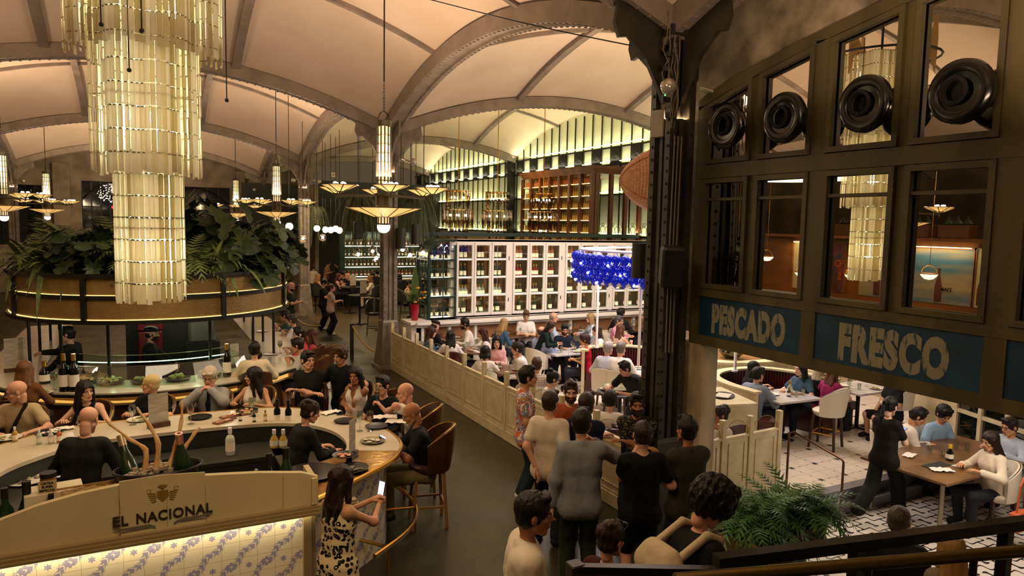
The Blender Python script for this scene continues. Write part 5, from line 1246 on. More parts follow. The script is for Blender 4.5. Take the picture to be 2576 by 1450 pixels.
    V, F = sdf(tor+neck+body+ftp, h, .045); Vs = [V]; Fs = F.tolist(); mi = [0]*len(Fs); nb_ = len(V)
    def joinm(v, f_, m):
        nonlocal nb_
        Vs.append(v); Fs.extend([[i+nb_ for i in q] for q in f_]); mi.extend(m if isinstance(m, list) else [m]*len(f_)); nb_ += len(v)
    HR = rotz(-hy) @ rotx(-hp) @ roty(-sd_*.5); hs = 1.06*s if s < 1.1 else 1.1
    hv_, hf, hm = head_geo(sex, fine, beard); joinm((hv_*hs) @ HR.T+HCn, hf, hm)
    for (T, d, ps, sx) in hands:
        v, fc = hand_geo(ps, fine); y = d; zz = g([0, 0, 1.])-y*y[2]
        if np.linalg.norm(zz) < .3: zz = g([sx*1., -.3, 0])-y*(g([sx*1., -.3, 0])@y)
        zz /= np.linalg.norm(zz); x = np.cross(y, zz); R = np.stack([x, y, zz], 1); v2 = v.copy(); fl = fc
        v2[:, 0] *= -sx
        if sx > 0: fl = [q[::-1] for q in fc]
        joinm((v2*1.02*s) @ R.T+T, fl, 0)
    # place so that the head is over the wanted spot
    off = Rw @ HCn; loc = (at[0]-off[0], at[1]-off[1], z0); hm_ = hairm(hair[1])
    body_o = mesh_obj('person', np.concatenate(Vs), Fs, [skin(SK.get(sk, sk)), hm_, mEYE, mIRIS, mat('lip_'+sk, {'p': 'a8604f', 'f': 'b05a52', 't': '86463a', 'd': '5f3329', 'o': '9a5848'}.get(sk, 'a8604f'), .4)], mi, None, loc, -th)
    tag(body_o, label, 'person')
    if hair[0] != 'bald':
        v, fc = hair_geo(hair[0], fine); mesh_obj('hair' if hair[0] not in ('beret', 'cap') else 'beret', (v*hs) @ HR.T+HCn, fc, [hm_], None, body_o)
    o_ = .013 if fine else .016
    infl = lambda L, e=0: [(p[0], p[1], p[2], p[3]+o_+e, p[4]+o_+e) if p[0] == 'c' else (p[0], p[1], tuple(q+o_ for q in p[2])) for p in L]
    kind = top[0]; tp = infl(tor[:1]+tor[1:], .004 if kind in ('shirt', 'jacket', 'longtee') else 0)
    if kind in ('tank', 'dress'): tp = infl(low+mid+(tor[-2:] if f else []))
    pj = []
    for (SH, E, T) in armp:
        ru, rf = (.050, .030) if not f else (.041, .026)
        if kind in ('tee', 'polo'): M_ = SH+(E-SH)*.62; pj += [('c', SH, M_, (ru+.014)*s, (ru+.020)*s)]
        elif kind in ('shirt', 'jacket', 'longtee', 'blouse'): e = .010 if kind == 'jacket' else .004; T2 = E+(T-E)*.93; pj += [('c', SH, E, (ru+.014+e)*s, (ru+.006+e)*s), ('c', E, T2, (ru+.006+e)*s, (rf+.014+e)*s)]
        elif kind == 'rolled': T2 = E+(T-E)*.35; pj += [('c', SH, E, (ru+.016)*s, (ru+.008)*s), ('c', E, T2, (ru+.008)*s, (ru+.008)*s)]
    if kind in ('tank', 'dress'):
        for sx in (-1, 1): pj += [('c', lat(C_, sx*.075, .10, .04), lat(N, sx*.08, .02, .012), .012, .010), ('c', lat(N, sx*.08, .02, .012), lat(C_, sx*.07, -.10, .05), .010, .012)]
    if pose in ('stand', 'walk') and kind in ('tee', 'shirt', 'longtee', 'rolled', 'jacket', 'polo'): tp += [('c', lat(P0, -.09, 0, -.07), lat(P0, .09, 0, -.07), .110*s+o_+.004, .104*s+o_+.004)]
    if kind == 'dress':
        if pose == 'stand': tp += [('c', lat(P0, -.06, 0, -.05), lat(P0, -.08, 0, -.55), .13, .15), ('c', lat(P0, .06, 0, -.05), lat(P0, .08, 0, -.55), .13, .15)]
        else: tp += [('c', q[0], q[1], .115, .09) for q in legs]
    if kind in ('polo', 'shirt', 'jacket', 'rolled'):
        pj += [('c', lat(N, math.sin(a)*.055, math.cos(a)*.05, -.005-.02*math.cos(a)), lat(N, math.sin(a+.7)*.055, math.cos(a+.7)*.05, -.005-.02*math.cos(a+.7)), .013, .013) for a in np.arange(.5, 5.6, .7)]
    V, F = sdf(tp+pj, h, .04); cl = cloth(top[1], top[2] if len(top) > 2 else None)
    mesh_obj({'tank': 'top', 'tee': 'tee_shirt', 'longtee': 'top', 'rolled': 'shirt', 'polo': 'polo_shirt'}.get(kind, kind), V, F, [cl], None, body_o)
    if len(top) > 3:   # open jacket shows another colour in front
        V, F = sdf([('c', lat(N, 0, .045, -.05), lat(C_, 0, .085), .05, .055), ('c', lat(C_, 0, .085), lat(W, 0, .08), .055, .05)], h, .02); mesh_obj('inner_shirt', V, F, [cloth(top[3])], None, body_o)
    if kind != 'dress' or pose != 'stand':
        lp = infl([('c', lat(P0, -.075, 0, -.03), lat(P0, .075, 0, -.03), .094*s, .094*s)])
        for (HP, KN, AK) in legs:
            if bot[0] == 'trousers': lp += [('c', HP, KN, .092*s, .078*s), ('c', KN, AK+g([0, 0, .03]), .078*s, .062*s)]
            elif bot[0] == 'wide': lp += [('c', HP, KN, .092*s, .10*s), ('c', KN, AK+g([0, 0, .02]), .10*s, .10*s)]
            elif bot[0] == 'shorts': lp += [('c', HP, HP+(KN-HP)*.92, .100*s, .088*s)]
            elif bot[0] == 'skirt': lp += [('c', HP, KN+(AK-KN)*.75, .12*s, .13*s)]
        V, F = sdf(lp, h*1.1, .03); mesh_obj(bot[0] if bot[0] in ('shorts', 'skirt') else 'trousers', V, F, [cloth(bot[1])], None, body_o)
    V, F = sdf([('c', a+g([0, -.025, -.02]), a+g([0, .13, -.042]), .050, .040) for a in ank], h if h < .016 else .016, .02); mesh_obj('shoes', V, F, [cloth(shoes)], None, body_o)
    hw = lambda v: tuple(Rw @ np.asarray(v)+g(loc))
    if glasses:
        mb = MB()
        for sx in (-1, 1):
            mb.tube([(sx*.032+.023*math.cos(a), .100, .002+.017*math.sin(a)) for a in np.linspace(0, 2*PI, 13)[:-1]], .0022, 4, True).bar((sx*.055, .098, .006), (sx*.082, -.01, .006), .004)
        mb.bar((-.010, .102, .006), (.010, .102, .006), .004); v = np.concatenate(mb.v); mesh_obj('glasses', (v*hs) @ HR.T+HCn, [list(q) for q in mb.f], [mat('spectacle_'+(glasses if isinstance(glasses, str) else 'dark'), 'b08a3c' if glasses == 'gold' else '14110f', .3, .5 if glasses == 'gold' else 0)], None, body_o)
    if chair_:
        kd, cl_ = chair_; c = hw(P0+g([0, -.02, 0])); chair(kd, c[0], c[1], yaw, cl_, z0)
    body_o['n'] = NP[0]; del body_o['n']
    return dict(o=body_o, hands=[hw(T+d*.09) for (T, d, ps, sx) in hands], hc=hw(HCn), neck=hw(N), hip=hw(P0), hw=hw, N=N, C=C_, P=P0, W=W, lat=lat, HR=HR, HC=HCn, hs=hs, arm=armp)
def held(name, label, cat, loc, rz=0, tilt=0): o = thing(name, label, cat, loc, rz); o.rotation_euler = (tilt, 0, rz); return o
def phone(label, loc, yaw, tilt=1.0, lit='c8d8ff'):
    t = held('phone', label, 'phone', loc, -math.radians(yaw), tilt)
    MB().box((0, 0, 0), (.072, .15, .009), bev=.003).build('case', mBLACK, t); MB().box((0, 0, .0052), (.064, .138, .001)).build('screen', emis('phone_'+lit, lit, 1.6), t); return t
P_ = person
# ---- at the oval bar
a = P_('bald person in glasses and cream short-sleeved shirt with crossbody strap at the oval bar', (-6.70,3.77), 1.60, 195, sex='m', hair=('bald', '3b2a1c'), sk='p', top=('polo', 'b5a27e'), arms=(((-.25, .40, .28), 'relax'), ((.10, .38, .26), 'relax')), head=(65, 12), lean=10, glasses=True, chair_=('stool', 'brown leather bar stool of the bald person in the cream shirt'), beard=False)
V, F = sdf([('c', a['lat'](a['N'], -.10, .05, .03), a['lat'](a['C'], 0, .135), .022, .022), ('c', a['lat'](a['C'], 0, .135), a['lat'](a['P'], .12, .14, .1), .022, .022)], .01, .01); mesh_obj('bag_strap', V, F, [cloth('2a1e18')], None, a['o'])
P_('person with long black hair and beaded black band in a black tank top', (-5.99,3.81), 1.53, 200, sex='f', hair=('bangs', '0d0a0a'), sk='f', top=('tank', '141313'), arms='table', tz=1.12, head=(-50, 2), lean=5, chair_=('stool', 'brown leather bar stool of the person with the black hair band'))
P_('person with cropped bleached hair and black tee looking sideways at the bar', (-5.27,3.86), 1.54, 205, sex='f', hair=('buzz', 'c9b078'), sk='p', top=('tee', '111114'), arms='table', tz=1.12, head=(70, 2), lean=3, chair_=('stool', 'brown leather bar stool of the person with bleached hair'))
P_('silver-haired person in grey blazer over dark tee, hands raised to the face', (-4.55,3.94), 1.57, 207, hair=('fringe', 'b9ab93'), sk='p', top=('jacket', '8d8c88', None, '14161f'), arms='face', head=(-5, 12), lean=4, glasses=True, chair_=('stool', 'brown leather bar stool of the silver-haired person'))
P_('person in white sleeveless top with dark hair over one shoulder, in profile', (-4.00,3.87), 1.54, 215, sex='f', hair=('long', '17100d'), sk='o', top=('tank', 'e2d5c0'), arms='table', tz=1.12, head=(72, 4), lean=4, chair_=('stool', 'brown leather bar stool of the person in the white sleeveless top'))
P_('dark-haired person in black polo with folded arms, smiling sideways', (-3.23,3.97), 1.70, 205, hair=('short', '15100c'), sk='p', top=('polo', '121310'), arms='cross', head=(-45, 2), lean=2, chair_=('stool', 'brown leather bar stool of the person with folded arms'))
P_('standing person with tousled brown hair and black tee smiling over friends', (-2.77,3.97), 1.74, 222, pose='stand', hair=('curly', '3d2716'), sk='o', top=('polo', '101114'), arms=(((-.38, .28, .18), 'relax'), ((.30, .22, .05), 'relax')), head=(12, 14), lean=9)
P_('smiling person with dark hair and white sleeveless dress, hand under chin', (-2.65,3.56), 1.50, 225, sex='f', hair=('long', '1a110c'), sk='t', top=('tank', 'eae0d0'), bot=('skirt', 'eae0d0'), arms='chin', head=(-8, 4), lean=10, side=-6, chair_=('stool', 'brown leather bar stool of the person in the white dress'))
DRINKER = P_('person in black tee drinking from a stemmed glass of amber wine', (-2.42,3.01), 1.46, 232, hair=('short', '17110d'), sk='p', top=('tee', '0f1012'), arms=(((-.10, .26, .46), 'grip'), ((.20, .32, .20), 'relax')), head=(0, 0), lean=6, chair_=('stool', 'brown leather bar stool of the person drinking wine'))
P_('balding person in white tee holding both hands to the mouth', (-2.30,2.40), 1.48, 285, hair=('bald', '3b2a1c'), sk='p', top=('tee', 'd8cdbb'), arms='face', head=(0, 8), lean=12, chair_=('stool', 'brown leather bar stool of the balding person in white'))
s_ = P_('bald bearded person in black polo and khaki trousers texting on a bar stool', (-2.54,1.45), 1.46, 283, hair=('bald', '1a1410'), sk='t', top=('polo', '0d0e10'), bot=('trousers', '6e6442'), arms=(((-.10, .42, .36), 'grip'), ((.04, .42, .36), 'grip')), head=(0, 24), lean=14, chair_=('stool', 'brown leather bar stool with oak legs under the person in khaki trousers'), knee=.48, spread=.16)
phone('phone held by the bald bearded person in khaki', tuple(np.array(s_['hands'][0])+np.array([-.02, .01, .03])), 283, .5)
b = P_('bartender with a hair bun and black uniform reaching towards the brass counter', (-3.70,1.47), 1.60, 75, pose='stand', sex='f', hair=('updo', '2c1d13'), sk='p', top=('longtee', '161612'), arms=(((-.05, .38, .22), 'relax'), ((.12, .46, .18), 'flat')), head=(10, 20), lean=18)
m = P_('bald bartender in black shirt and apron bending over, seen from behind', (-5.82,1.68), 1.70, 20, pose='stand', hair=('bald', '3b2a1c'), sk='p', top=('longtee', '11110e'), bot=('skirt', '15171d'), arms='work', head=(0, 28), lean=20)
w = P_('person with long dark curls in a leopard-print dress lifting a phone', (-3.90,-0.74), 1.60, 62, pose='stand', sex='f', hair=('wavy', '23140c'), sk='o', top=('dress', 'dcc79c', 'leopard'), arms=(((.0, .42, .42), 'grip'), ((.08, .44, .40), 'grip')), head=(0, 8), lean=2)
phone('bright phone photographing the room in the curly-haired woman’s hands', tuple(np.array(w['hands'][1])+np.array([.0, .0, .06])), 62, 1.35, 'dfe8ff')
# ---- at the tapas bar
P_('bartender in a black beret and charcoal shirt behind the glass display case', (-5.21,7.40), 1.68, 95, pose='stand', hair=('beret', '12110f'), sk='p', top=('longtee', '1f1f1b'), arms='work', head=(10, 5), lean=4, beard=True)
P_('bartender in black reaching an arm over the counter under the canopy', (-6.48,7.43), 1.74, 290, pose='stand', hair=('short', '191209'), sk='p', top=('longtee', '15140f'), arms=(((-.1, .40, .1), 'relax'), ((.10, .55, .38), 'grip')), head=(-5, 5), lean=6)
P_('dark-haired person in cream sweater seen from behind at the tapas bar', (-3.75,5.67), 1.60, 5, hair=('fringe', '1a120b'), sk='p', top=('longtee', 'd5c4a2'), arms='table', tz=1.09, lean=8, chair_=('stool', 'brown bar stool of the person in the cream sweater'))
P_('person with long light brown hair and rust top seen from behind', (-6.76,4.99), 1.62, 12, sex='f', hair=('long', '6b4626'), sk='p', top=('blouse', '6a4222'), arms='table', tz=1.09, lean=6, chair_=('stool', 'brown bar stool of the person in the rust top'))
P_('person in a white shirt with greying hair at the far side of the tapas bar', (-2.45,9.66), 1.50, 300, hair=('short', '3c3228'), sk='p', top=('rolled', 'ded6cc'), arms='lean', tz=1.09, lean=14, chair_=('stool', 'bar stool of the person in the white shirt'))
P_('person in coral tee with dark quiff facing the tapas bar', (-2.72,7.46), 1.53, 290, hair=('quiff', '19120c'), sk='f', top=('tee', 'b8474a'), arms='lean', tz=1.09, head=(-30, 8), lean=10, chair_=('stool', 'bar stool of the person in the coral tee'))
P_('person with long auburn hair behind the coral tee', (-2.46,7.50), 1.48, 305, sex='f', hair=('long', '4a2a18'), sk='p', top=('tee', 'a83d43'), arms='lean', tz=1.09, lean=10, chair_=('stool', 'bar stool of the person with long auburn hair'))
P_('person in pale grey tee resting crossed forearms on the tapas bar', (-2.94,6.39), 1.50, 292, hair=('short', '1c130b'), sk='o', top=('tee', 'b9b4a6'), bot=('shorts', '2a3242'), arms='lean', tz=1.09, head=(0, 12), lean=16, chair_=('stool', 'bar stool of the person in the pale grey tee'))
P_('dark-haired person in teal leaning on the far side of the tapas bar', (-2.46,10.49), 1.50, 295, hair=('short', '17120e'), sk='o', top=('tee', '2f4b47'), arms='lean', tz=1.09, lean=14)
x = P_('bald bearded person in dark green tee standing with a phone', (-1.47,15.16), 1.74, 118, pose='stand', hair=('bald', '1a1410'), sk='p', top=('tee', '1c2a1e'), bot=('trousers', '1c2a1e'), arms='phone', head=(0, 22), lean=3, beard=True)
phone('pale phone held by the bald bearded person in dark green', tuple(np.array(x['hands'][0])+np.array([.03, 0, .02])), 118, .5)
P_('standing person in black tee and wide black trousers with white trainers', (-0.08,17.05), 1.66, 110, pose='stand', sex='f', hair=('fringe', '0f0c0a'), sk='p', top=('tee', '111113'), bot=('wide', '0f0f10'), arms='phone', head=(0, 28), lean=4, shoes='e6e2d8')
P_('standing person in pale top and black trousers sharing the phone', (-0.10,15.90), 1.60, 95, pose='stand', sex='f', hair=('pony', '3a2418'), sk='p', top=('tee', 'b79f98'), bot=('wide', '121114'), arms='phone', head=(20, -8), lean=2, shoes='e6e2d8')
# ---- high tables in the distance
far = [((800, 690, 1.50), 60, 'f', ('wavy', '9a7440'), 'p', ('tank', '1b1a1a'), 'blonde person with a bare back at the high tables'), ((851, 689, 1.50), 95, 'f', ('long', '4d1f16'), 'p', ('tank', '2a1a1c'), 'person with dark red hair and bare arms at the high table'),
       ((861, 684, 1.50), 250, 'm', ('short', '17110c'), 'o', ('tee', '1b1b1e'), 'dark-haired person facing the red-haired one across the high table'), ((874, 688, 1.46), 280, 'm', ('bald', '333'*2), 'p', ('tee', '16171b'), 'bald person in black at the high table, head lowered'),
       ((930, 694, 1.48), 290, 'f', ('long', '7a5632'), 'p', ('blouse', 'd9cfbc'), 'person in white blouse and cream trousers perched at the high table'), ((938, 688, 1.46), 200, 'm', ('short', '15100c'), 'o', ('tee', '141414'), 'dark-haired person in black behind the white blouse'),
       ((789, 668, 1.60), 30, 'f', ('bun', '3a281c'), 'p', ('tee', 'cfc3b3'), 'person with tied hair and white tee by the far bar'), ((826, 658, 1.62), 120, 'm', ('short', '14100c'), 'p', ('tee', 'b07a60'), 'person holding up a menu near the far bar'), ((846, 660, 1.60), 300, 'm', ('short', '17120e'), 'o', ('shirt', '26262a'), 'person in a dark shirt under the globe lamps'),
       ((1006, 690, 1.50), 40, 'f', ('bob', '17110e'), 'p', ('jacket', '23262e'), 'dark-jacketed person just past the riveted column'), ((1030, 706, 1.46), 110, 'm', ('short', '1b140f'), 'p', ('tee', 'c9bba6'), 'person in pale tee beside the flower vase'), ((1053, 688, 1.52), 60, 'm', ('short', '14100d'), 'o', ('tee', '0f1011'), 'person in black behind the flower vase'), ((1055, 712, 1.40), 290, 'f', ('long', '1d1410'), 'p', ('tee', '6b3f3a'), 'bespectacled person half hidden by the flowers'),
       ((950, 680, 1.62), 30, 'm', ('short', '14100d'), 'o', ('shirt', '1a1a1c'), 'person in black at the lit bottle shelves')]
FARXY = [(0.70,21.67), (1.51,21.72), (1.93,22.80), (2.05,22.40), (2.49,20.70), (3.06,22.20), (1.34,25.60), (2.61,28.28), (2.91,27.91), (3.83,21.02), (3.33,18.40), (4.64,21.03), (3.57,18.00), (3.13,21.77)]
for (q, yw, sx, hr_, sk_, tp_, lb), xy in zip(far, FARXY):
    up_ = q[2] >= 1.6; P_(lb, xy, q[2], yw, pose='stand' if up_ else 'sit', sex=sx, hair=hr_, sk=sk_, top=tp_, bot=('trousers', 'cbbfa6' if 'cream' in lb else '1c1b1f'), arms='lean' if not up_ else 'phone', tz=1.08, lean=8, glasses='bespect' in lb, chair_=None if up_ else ('grey', 'dark shell bar stool of the '+lb.split(' at ')[0].split(' across ')[0]))
# ---- dining room
D_ = [
 ('cap', 'capped person in black leaning over a back table', (0.78,9.19), 1.28, 75, 'm', ('cap', '0e0e10'), 'p', ('longtee', '121216'), 'table', (0, 25), 16, 'white'),
 ('cream knit', 'bearded person in cream knit top facing the couple’s table', (1.42,8.95), 1.33, 290, 'm', ('quiff', '130e0b'), 't', ('longtee', 'dcd0c8'), 'table', (0, 12), 12, 'white'),
 ('teal blouse', 'person with brown waves and teal patterned blouse', (0.37,8.39), 1.26, 100, 'f', ('wavy', '38221a'), 'p', ('blouse', '1e4f63', 'floral'), 'table', (0, 5), 6, 'burg'),
 ('white ruffles', 'person with black hair to the waist and white ruffled blouse', (0.59,7.82), 1.24, 20, 'f', ('wavy', '120d0c'), 'p', ('blouse', 'e3dad6'), 'table', (0, 10), 8, 'burg'),
 ('auburn hair', 'person with auburn hair and white sleeves eating', (1.41,7.90), 1.24, 290, 'f', ('wavy', '3f1d14'), 'f', ('blouse', 'ddd3cf'), 'table', (0, 10), 10, 'white'),
 ('denim shirt', 'blonde person in blue denim shirt bowing over the table', (2.39,8.77), 1.30, 75, 'f', ('long', '9a7a4c'), 'p', ('shirt', '35506e'), 'table', (-10, 25), 18, 'white'),
 ('white tee texting', 'person in white tee looking down at a phone against the wainscot', (3.39,9.48), 1.38, 205, 'm', ('quiff', '5b4330'), 'f', ('tee', 'e5dbd2'), 'phone', (0, 28), 4, None),
 ('sky-blue shirt', 'grey-haired person in pale sky-blue shirt turned away', (4.04,9.17), 1.34, 115, 'm', ('balding', '8d8078'), 'p', ('rolled', 'a9b9d0'), 'table', (0, 8), 6, 'white'),
 ('dark green coat', 'person in long dark green coat bending towards a tablet', (2.75,7.16), 1.42, 130, 'f', ('halfup', '2c1a13'), 'p', ('jacket', '0f201c'), (((-.05, .50, .22), 'flat'), ((.12, .5, .2), 'flat')), (10, 30), 26, None),
 ('lilac-blue shirt', 'person in lilac-blue shirt with back turned in a white armchair', (2.64,7.35), 1.30, 75, 'm', ('balding', '4e3a2a'), 'p', ('shirt', '9aa6cc'), 'table', (0, 5), 4, 'white'),
 ('navy sweater', 'bearded person in navy V-neck looking down and smiling', (3.37,7.56), 1.30, 190, 'm', ('short', '17110d'), 'p', ('longtee', '141a2c'), 'table', (10, 22), 6, 'burg'),
 ('red dress', 'curly-haired person in red dress holding a lit phone', (3.13,6.36), 1.24, 300, 'f', ('curly', '2e1a12'), 'o', ('tee', 'b0162c'), 'phone', (0, 10), 4, None),
 ('white wrap', 'smiling brunette person in white wrap beside the red dress', (4.03,7.21), 1.26, 285, 'f', ('wavy', '33201a'), 'p', ('blouse', 'e4d9d2'), 'table', (5, 10), 6, None),
 ('pale floral', 'person with shoulder-length blonde hair, glasses and pale floral blouse', (5.03,8.99), 1.30, 285, 'f', ('long', 'a08256'), 'p', ('blouse', 'c3c6cc', 'floral'), 'table', (5, 3), 4, 'white'),
 ('charcoal shirt', 'curly-haired person in charcoal shirt with back to the room', (6.28,9.32), 1.34, 55, 'm', ('curly', '15100d'), 'o', ('shirt', '1f1c1c'), 'table', (20, 5), 10, 'white'),
 ('pink shirt', 'grey-haired person in glasses and pink shirt', (5.50,8.33), 1.30, 140, 'm', ('short', '4e4a48'), 'p', ('shirt', 'd08aa0'), 'table', (10, 8), 8, 'white'),
 ('bare shoulders', 'person with wavy brown hair and bare shoulders beside the pink shirt', (5.00,7.58), 1.20, 70, 'f', ('wavy', '5a3826'), 'p', ('tank', 'c9a58c'), 'table', (10, 5), 6, None),
 ('black halter', 'person with dark hair tied back and black halter top near the pole', (7.33,9.54), 1.32, 290, 'f', ('pony', '241610'), 'o', ('tank', '111012'), 'chin', (0, 5), 4, 'white'),
 ('rose blouse', 'person with sleek black hair and rose blouse, hands clasped', (1.13,6.61), 1.28, 205, 'f', ('halfup', '0d0a0b'), 'f', ('blouse', 'd09a9a'), (((.0, .30, .30), 'grip'), ((.04, .28, .28), 'grip')), (0, 8), 4, 'white'),
 ('black bob', 'person with black bob and white tee seen from behind', (0.50,5.83), 1.24, 35, 'f', ('bob', '0f0b0b'), 'p', ('tee', 'e0d6ce'), 'table', (0, 8), 8, 'white'),
 ('thin white jumper', 'youth in thin white jumper with fringe, chin on hand', (1.21,5.87), 1.26, 300, 'm', ('fringe', '1b120e'), 'p', ('longtee', 'ddd2ce'), 'chin', (0, 8), 12, 'white'),
 ('dotted shirt', 'grey-haired person in pale dotted shirt seen from behind in the booth', (2.84,5.05), 1.30, 50, 'm', ('short', '9a9088'), 'p', ('shirt', 'b9bac4'), 'table', (25, 8), 12, 'white'),
 ('ivory shirt', 'stout person in ivory shirt beside the dotted shirt', (2.99,4.83), 1.31, 50, 'm', ('short', '5f5750'), 'p', ('rolled', 'ddd2c6'), 'table', (20, 8), 14, 'white'),
 ('waffle shirt', 'person in pale checked shirt with short brown hair, back to the partition', (0.73,4.22), 1.28, 30, 'm', ('short', '3e2b1e'), 'p', ('shirt', 'c4b8ac', 'grid'), 'table', (0, 5), 4, 'white'),
 ('topknot', 'person with black topknot and glasses holding a white menu', (0.37,3.05), 1.30, 100, 'f', ('bun', '0e0b0c'), 'f', ('tee', 'd8ccc4'), 'phone', (0, 15), 6, 'white'),
 ('crossbody strap', 'person with black curls and white tee crossed by a dark strap', (0.50,1.70), 1.26, 35, 'f', ('curly', '120d0b'), 'p', ('tee', 'd9cec2'), 'phone', (0, 20), 8, 'burg'),
 ('short blond hair', 'blond person half hidden by the dark column', (0.86,1.39), 1.24, 110, 'f', ('short', 'b08e56'), 'p', ('blouse', 'c9bfb0'), 'chin', (0, 8), 8, 'burg'),
 ('blue scarf', 'person in white blouse and patterned scarf, hand at the mouth', (1.73,0.82), 1.14, 292, 'f', ('updo', '241a16'), 't', ('blouse', 'd9cdbd'), 'chin', (0, 5), 8, 'burg'),
 ('grey-blue blazer', 'person in grey-blue blazer turned to the booth table', (3.97,2.24), 1.24, 75, 'm', ('short', '17110d'), 'p', ('jacket', '7f8896'), 'table', (15, 5), 16, None),
 ('black leather', 'person with sleek black hair in black leather behind the blazer', (4.37,2.71), 1.22, 120, 'f', ('long', '100c0c'), 'p', ('jacket', '141212'), 'table', (0, 8), 10, None),
 ('slate-blue dress', 'person with long black hair and slate-blue dress smiling in the booth', (4.98,2.22), 1.26, 262, 'f', ('long', '120c0c'), 'f', ('polo', '3f5568'), 'table', (20, 2), 4, None),
 ('platinum hair', 'person with pale blond hair just over the booth back', (5.60,2.33), 1.20, 60, 'f', ('long', 'bfae8c'), 'p', ('jacket', '141414'), 'table', (0, 5), 6, None),
 ('magenta tee', 'brown-haired person in magenta tee at the second marble table', (5.53,1.97), 1.20, 85, 'f', ('wavy', '5a3a28'), 'p', ('tee', '9c2a5c'), 'table', (10, 8), 8, None),
 ('black shorts', 'person in black tee and shorts sitting under the blue sign', (6.18,1.28), 1.26, 292, 'm', ('short', '1c140f'), 'p', ('tee', '131315'), 'laps', (0, 5), 2, 'counter'),
]
PR = {}
for (sh_, lb, xy, zt, yw, sx, hr_, sk_, tp_, ar, hd, ln, ch_) in D_:
    pose = 'stand' if sh_ == 'dark green coat' else 'sit'
    PR[sh_] = P_(lb, xy, zt, yw, pose=pose, sex=sx, hair=hr_, sk=sk_, top=tp_, bot=('shorts', '17171a') if 'shorts' in sh_ else ('trousers', '262631'), arms=ar, head=hd, lean=ln, glasses=sh_ in ('pink shirt', 'pale floral', 'topknot', 'blue scarf'), beard=sh_ in ('cream knit', 'navy sweater'),
                 chair_=(ch_, {'white': 'cream upholstered armchair of the ', 'burg': 'burgundy leather chair of the ', 'counter': 'tall cream upholstered stool of the '}[ch_]+'person in the '+sh_ if 'hair' not in sh_ and 'bob' not in sh_ and 'knot' not in sh_ else 'upholstered chair of the person with the '+sh_) if ch_ else None)
phone('lit phone held by the person in the red dress', tuple(np.array(PR['red dress']['hands'][0])+np.array([0, 0, .05])), 300, 1.1)
w = P_('waiter in black polo leaning over a round tray among the tables', (1.47,2.68), 1.44, 255, pose='stand', hair=('quiff', '15100c'), sk='p', top=('polo', '12120f'), arms=(((-.10, .62, .18), 'flat'), ((.25, .55, .2), 'grip')), head=(25, 25), lean=38)
# ---- the queue by the column
P_('person in orange swirl-patterned shirt and dark jeans standing in profile', (-0.98,1.43), 1.78, 112, pose='stand', hair=('quiff', '14100d'), sk='o', top=('polo', 'c8602c', 'swirl'), bot=('trousers', '1f2d33'), arms='down', head=(0, 0), lean=0, shoes='d9d4c8')
P_('person in plain white tee standing with back turned', (-1.29,0.34), 1.74, 48, pose='stand', hair=('short', '35241a'), sk='p', top=('tee', 'cfc2ab'), bot=('trousers', '141414'), arms='back', head=(15, 0), lean=0)
P_('grinning person in rust-coloured tee rubbing hands together', (-0.77,0.75), 1.72, 207, pose='stand', hair=('quiff', '33231a'), sk='f', top=('tee', '9c4a2c'), arms=(((-.05, .24, .32), 'grip'), ((.04, .26, .30), 'grip')), head=(0, 6), lean=2, beard=True)
P_('person in navy tee with cropped hair between two friends', (-0.92,0.17), 1.72, 50, pose='stand', hair=('short', '2b1f18'), sk='p', top=('tee', '14182a'), arms='cross', head=(5, 0), lean=0)
P_('person in light grey-blue shirt and dark trousers, hand raised to the chin', (-1.60,-0.76), 1.84, 25, pose='stand', hair=('short', '1c140f'), sk='p', top=('shirt', '7e8186'), bot=('trousers', '1e2418'), arms=(((-.26, .0, -.06), 'relax'), ((.14, .16, .50), 'fist')), head=(20, 0), lean=0)
P_('bearded person in black shirt with pale pattern facing the group', (-0.39,-0.05), 1.72, 222, pose='stand', hair=('short', '130e0b'), sk='t', top=('polo', '17160f', 'dark'), arms='cross', head=(-10, 6), lean=2, beard=True)
k = P_('person in black tee with a small white shoulder logo, seen from behind', (-1.14,-1.10), 1.76, 22, pose='stand', hair=('buzz', '2b2018'), sk='p', top=('tee', '0c0c0c'), bot=('shorts', '0d0d0d'), arms=(((-.04, .16, .48), 'fist'), ((.14, .2, .26), 'relax')), head=(0, 0), lean=0)
lg = MB().box((0, 0, 0), (.014, .004, .014)).box((-.012, 0, -.004), (.008, .004, .006)).lathe([(.012, -.002), (.012, .002)], (.012, 0, .0), 10, R=rotx(PI/2)); o = lg.build('shoulder_logo', mat('logo_white', 'd8d6d0', .6), k['o']); q = k['lat'](k['N'], .10, -.098, -.10); o.location = tuple(q)
P_('person in dark grey linen shirt standing against the column', (-0.65,-1.16), 1.76, 8, pose='stand', hair=('quiff', '1a1511'), sk='t', top=('shirt', '35312a'), arms='cross', head=(-8, 0), lean=0)
P_('older person in white shirt standing low on the stairs in profile', (-3.29,-2.84,2.03)[:2], (-3.29,-2.84,2.03)[2], 112, pose='stand', hair=('short', '15100d'), sk='t', top=('shirt', 'd2c8b2'), arms='down', head=(0, 5), lean=4, z0=(-3.29,-2.84,2.03)[2]-1.70)
r = P_('person with sunglasses on pinned-up hair and red top', (-2.60,-2.66,1.66)[:2], (-2.60,-2.66,1.66)[2], 75, pose='stand', sex='f', hair=('updo', '2e1c12'), sk='p', top=('tee', '3a0f10'), arms='down', head=(0, 10), lean=0, z0=(-2.60,-2.66,1.66)[2]-1.60)
t = MB()
for sx in (-1, 1): t.sphere((sx*.034, .085, .105), .028, 12, 6, (1, .4, .55))
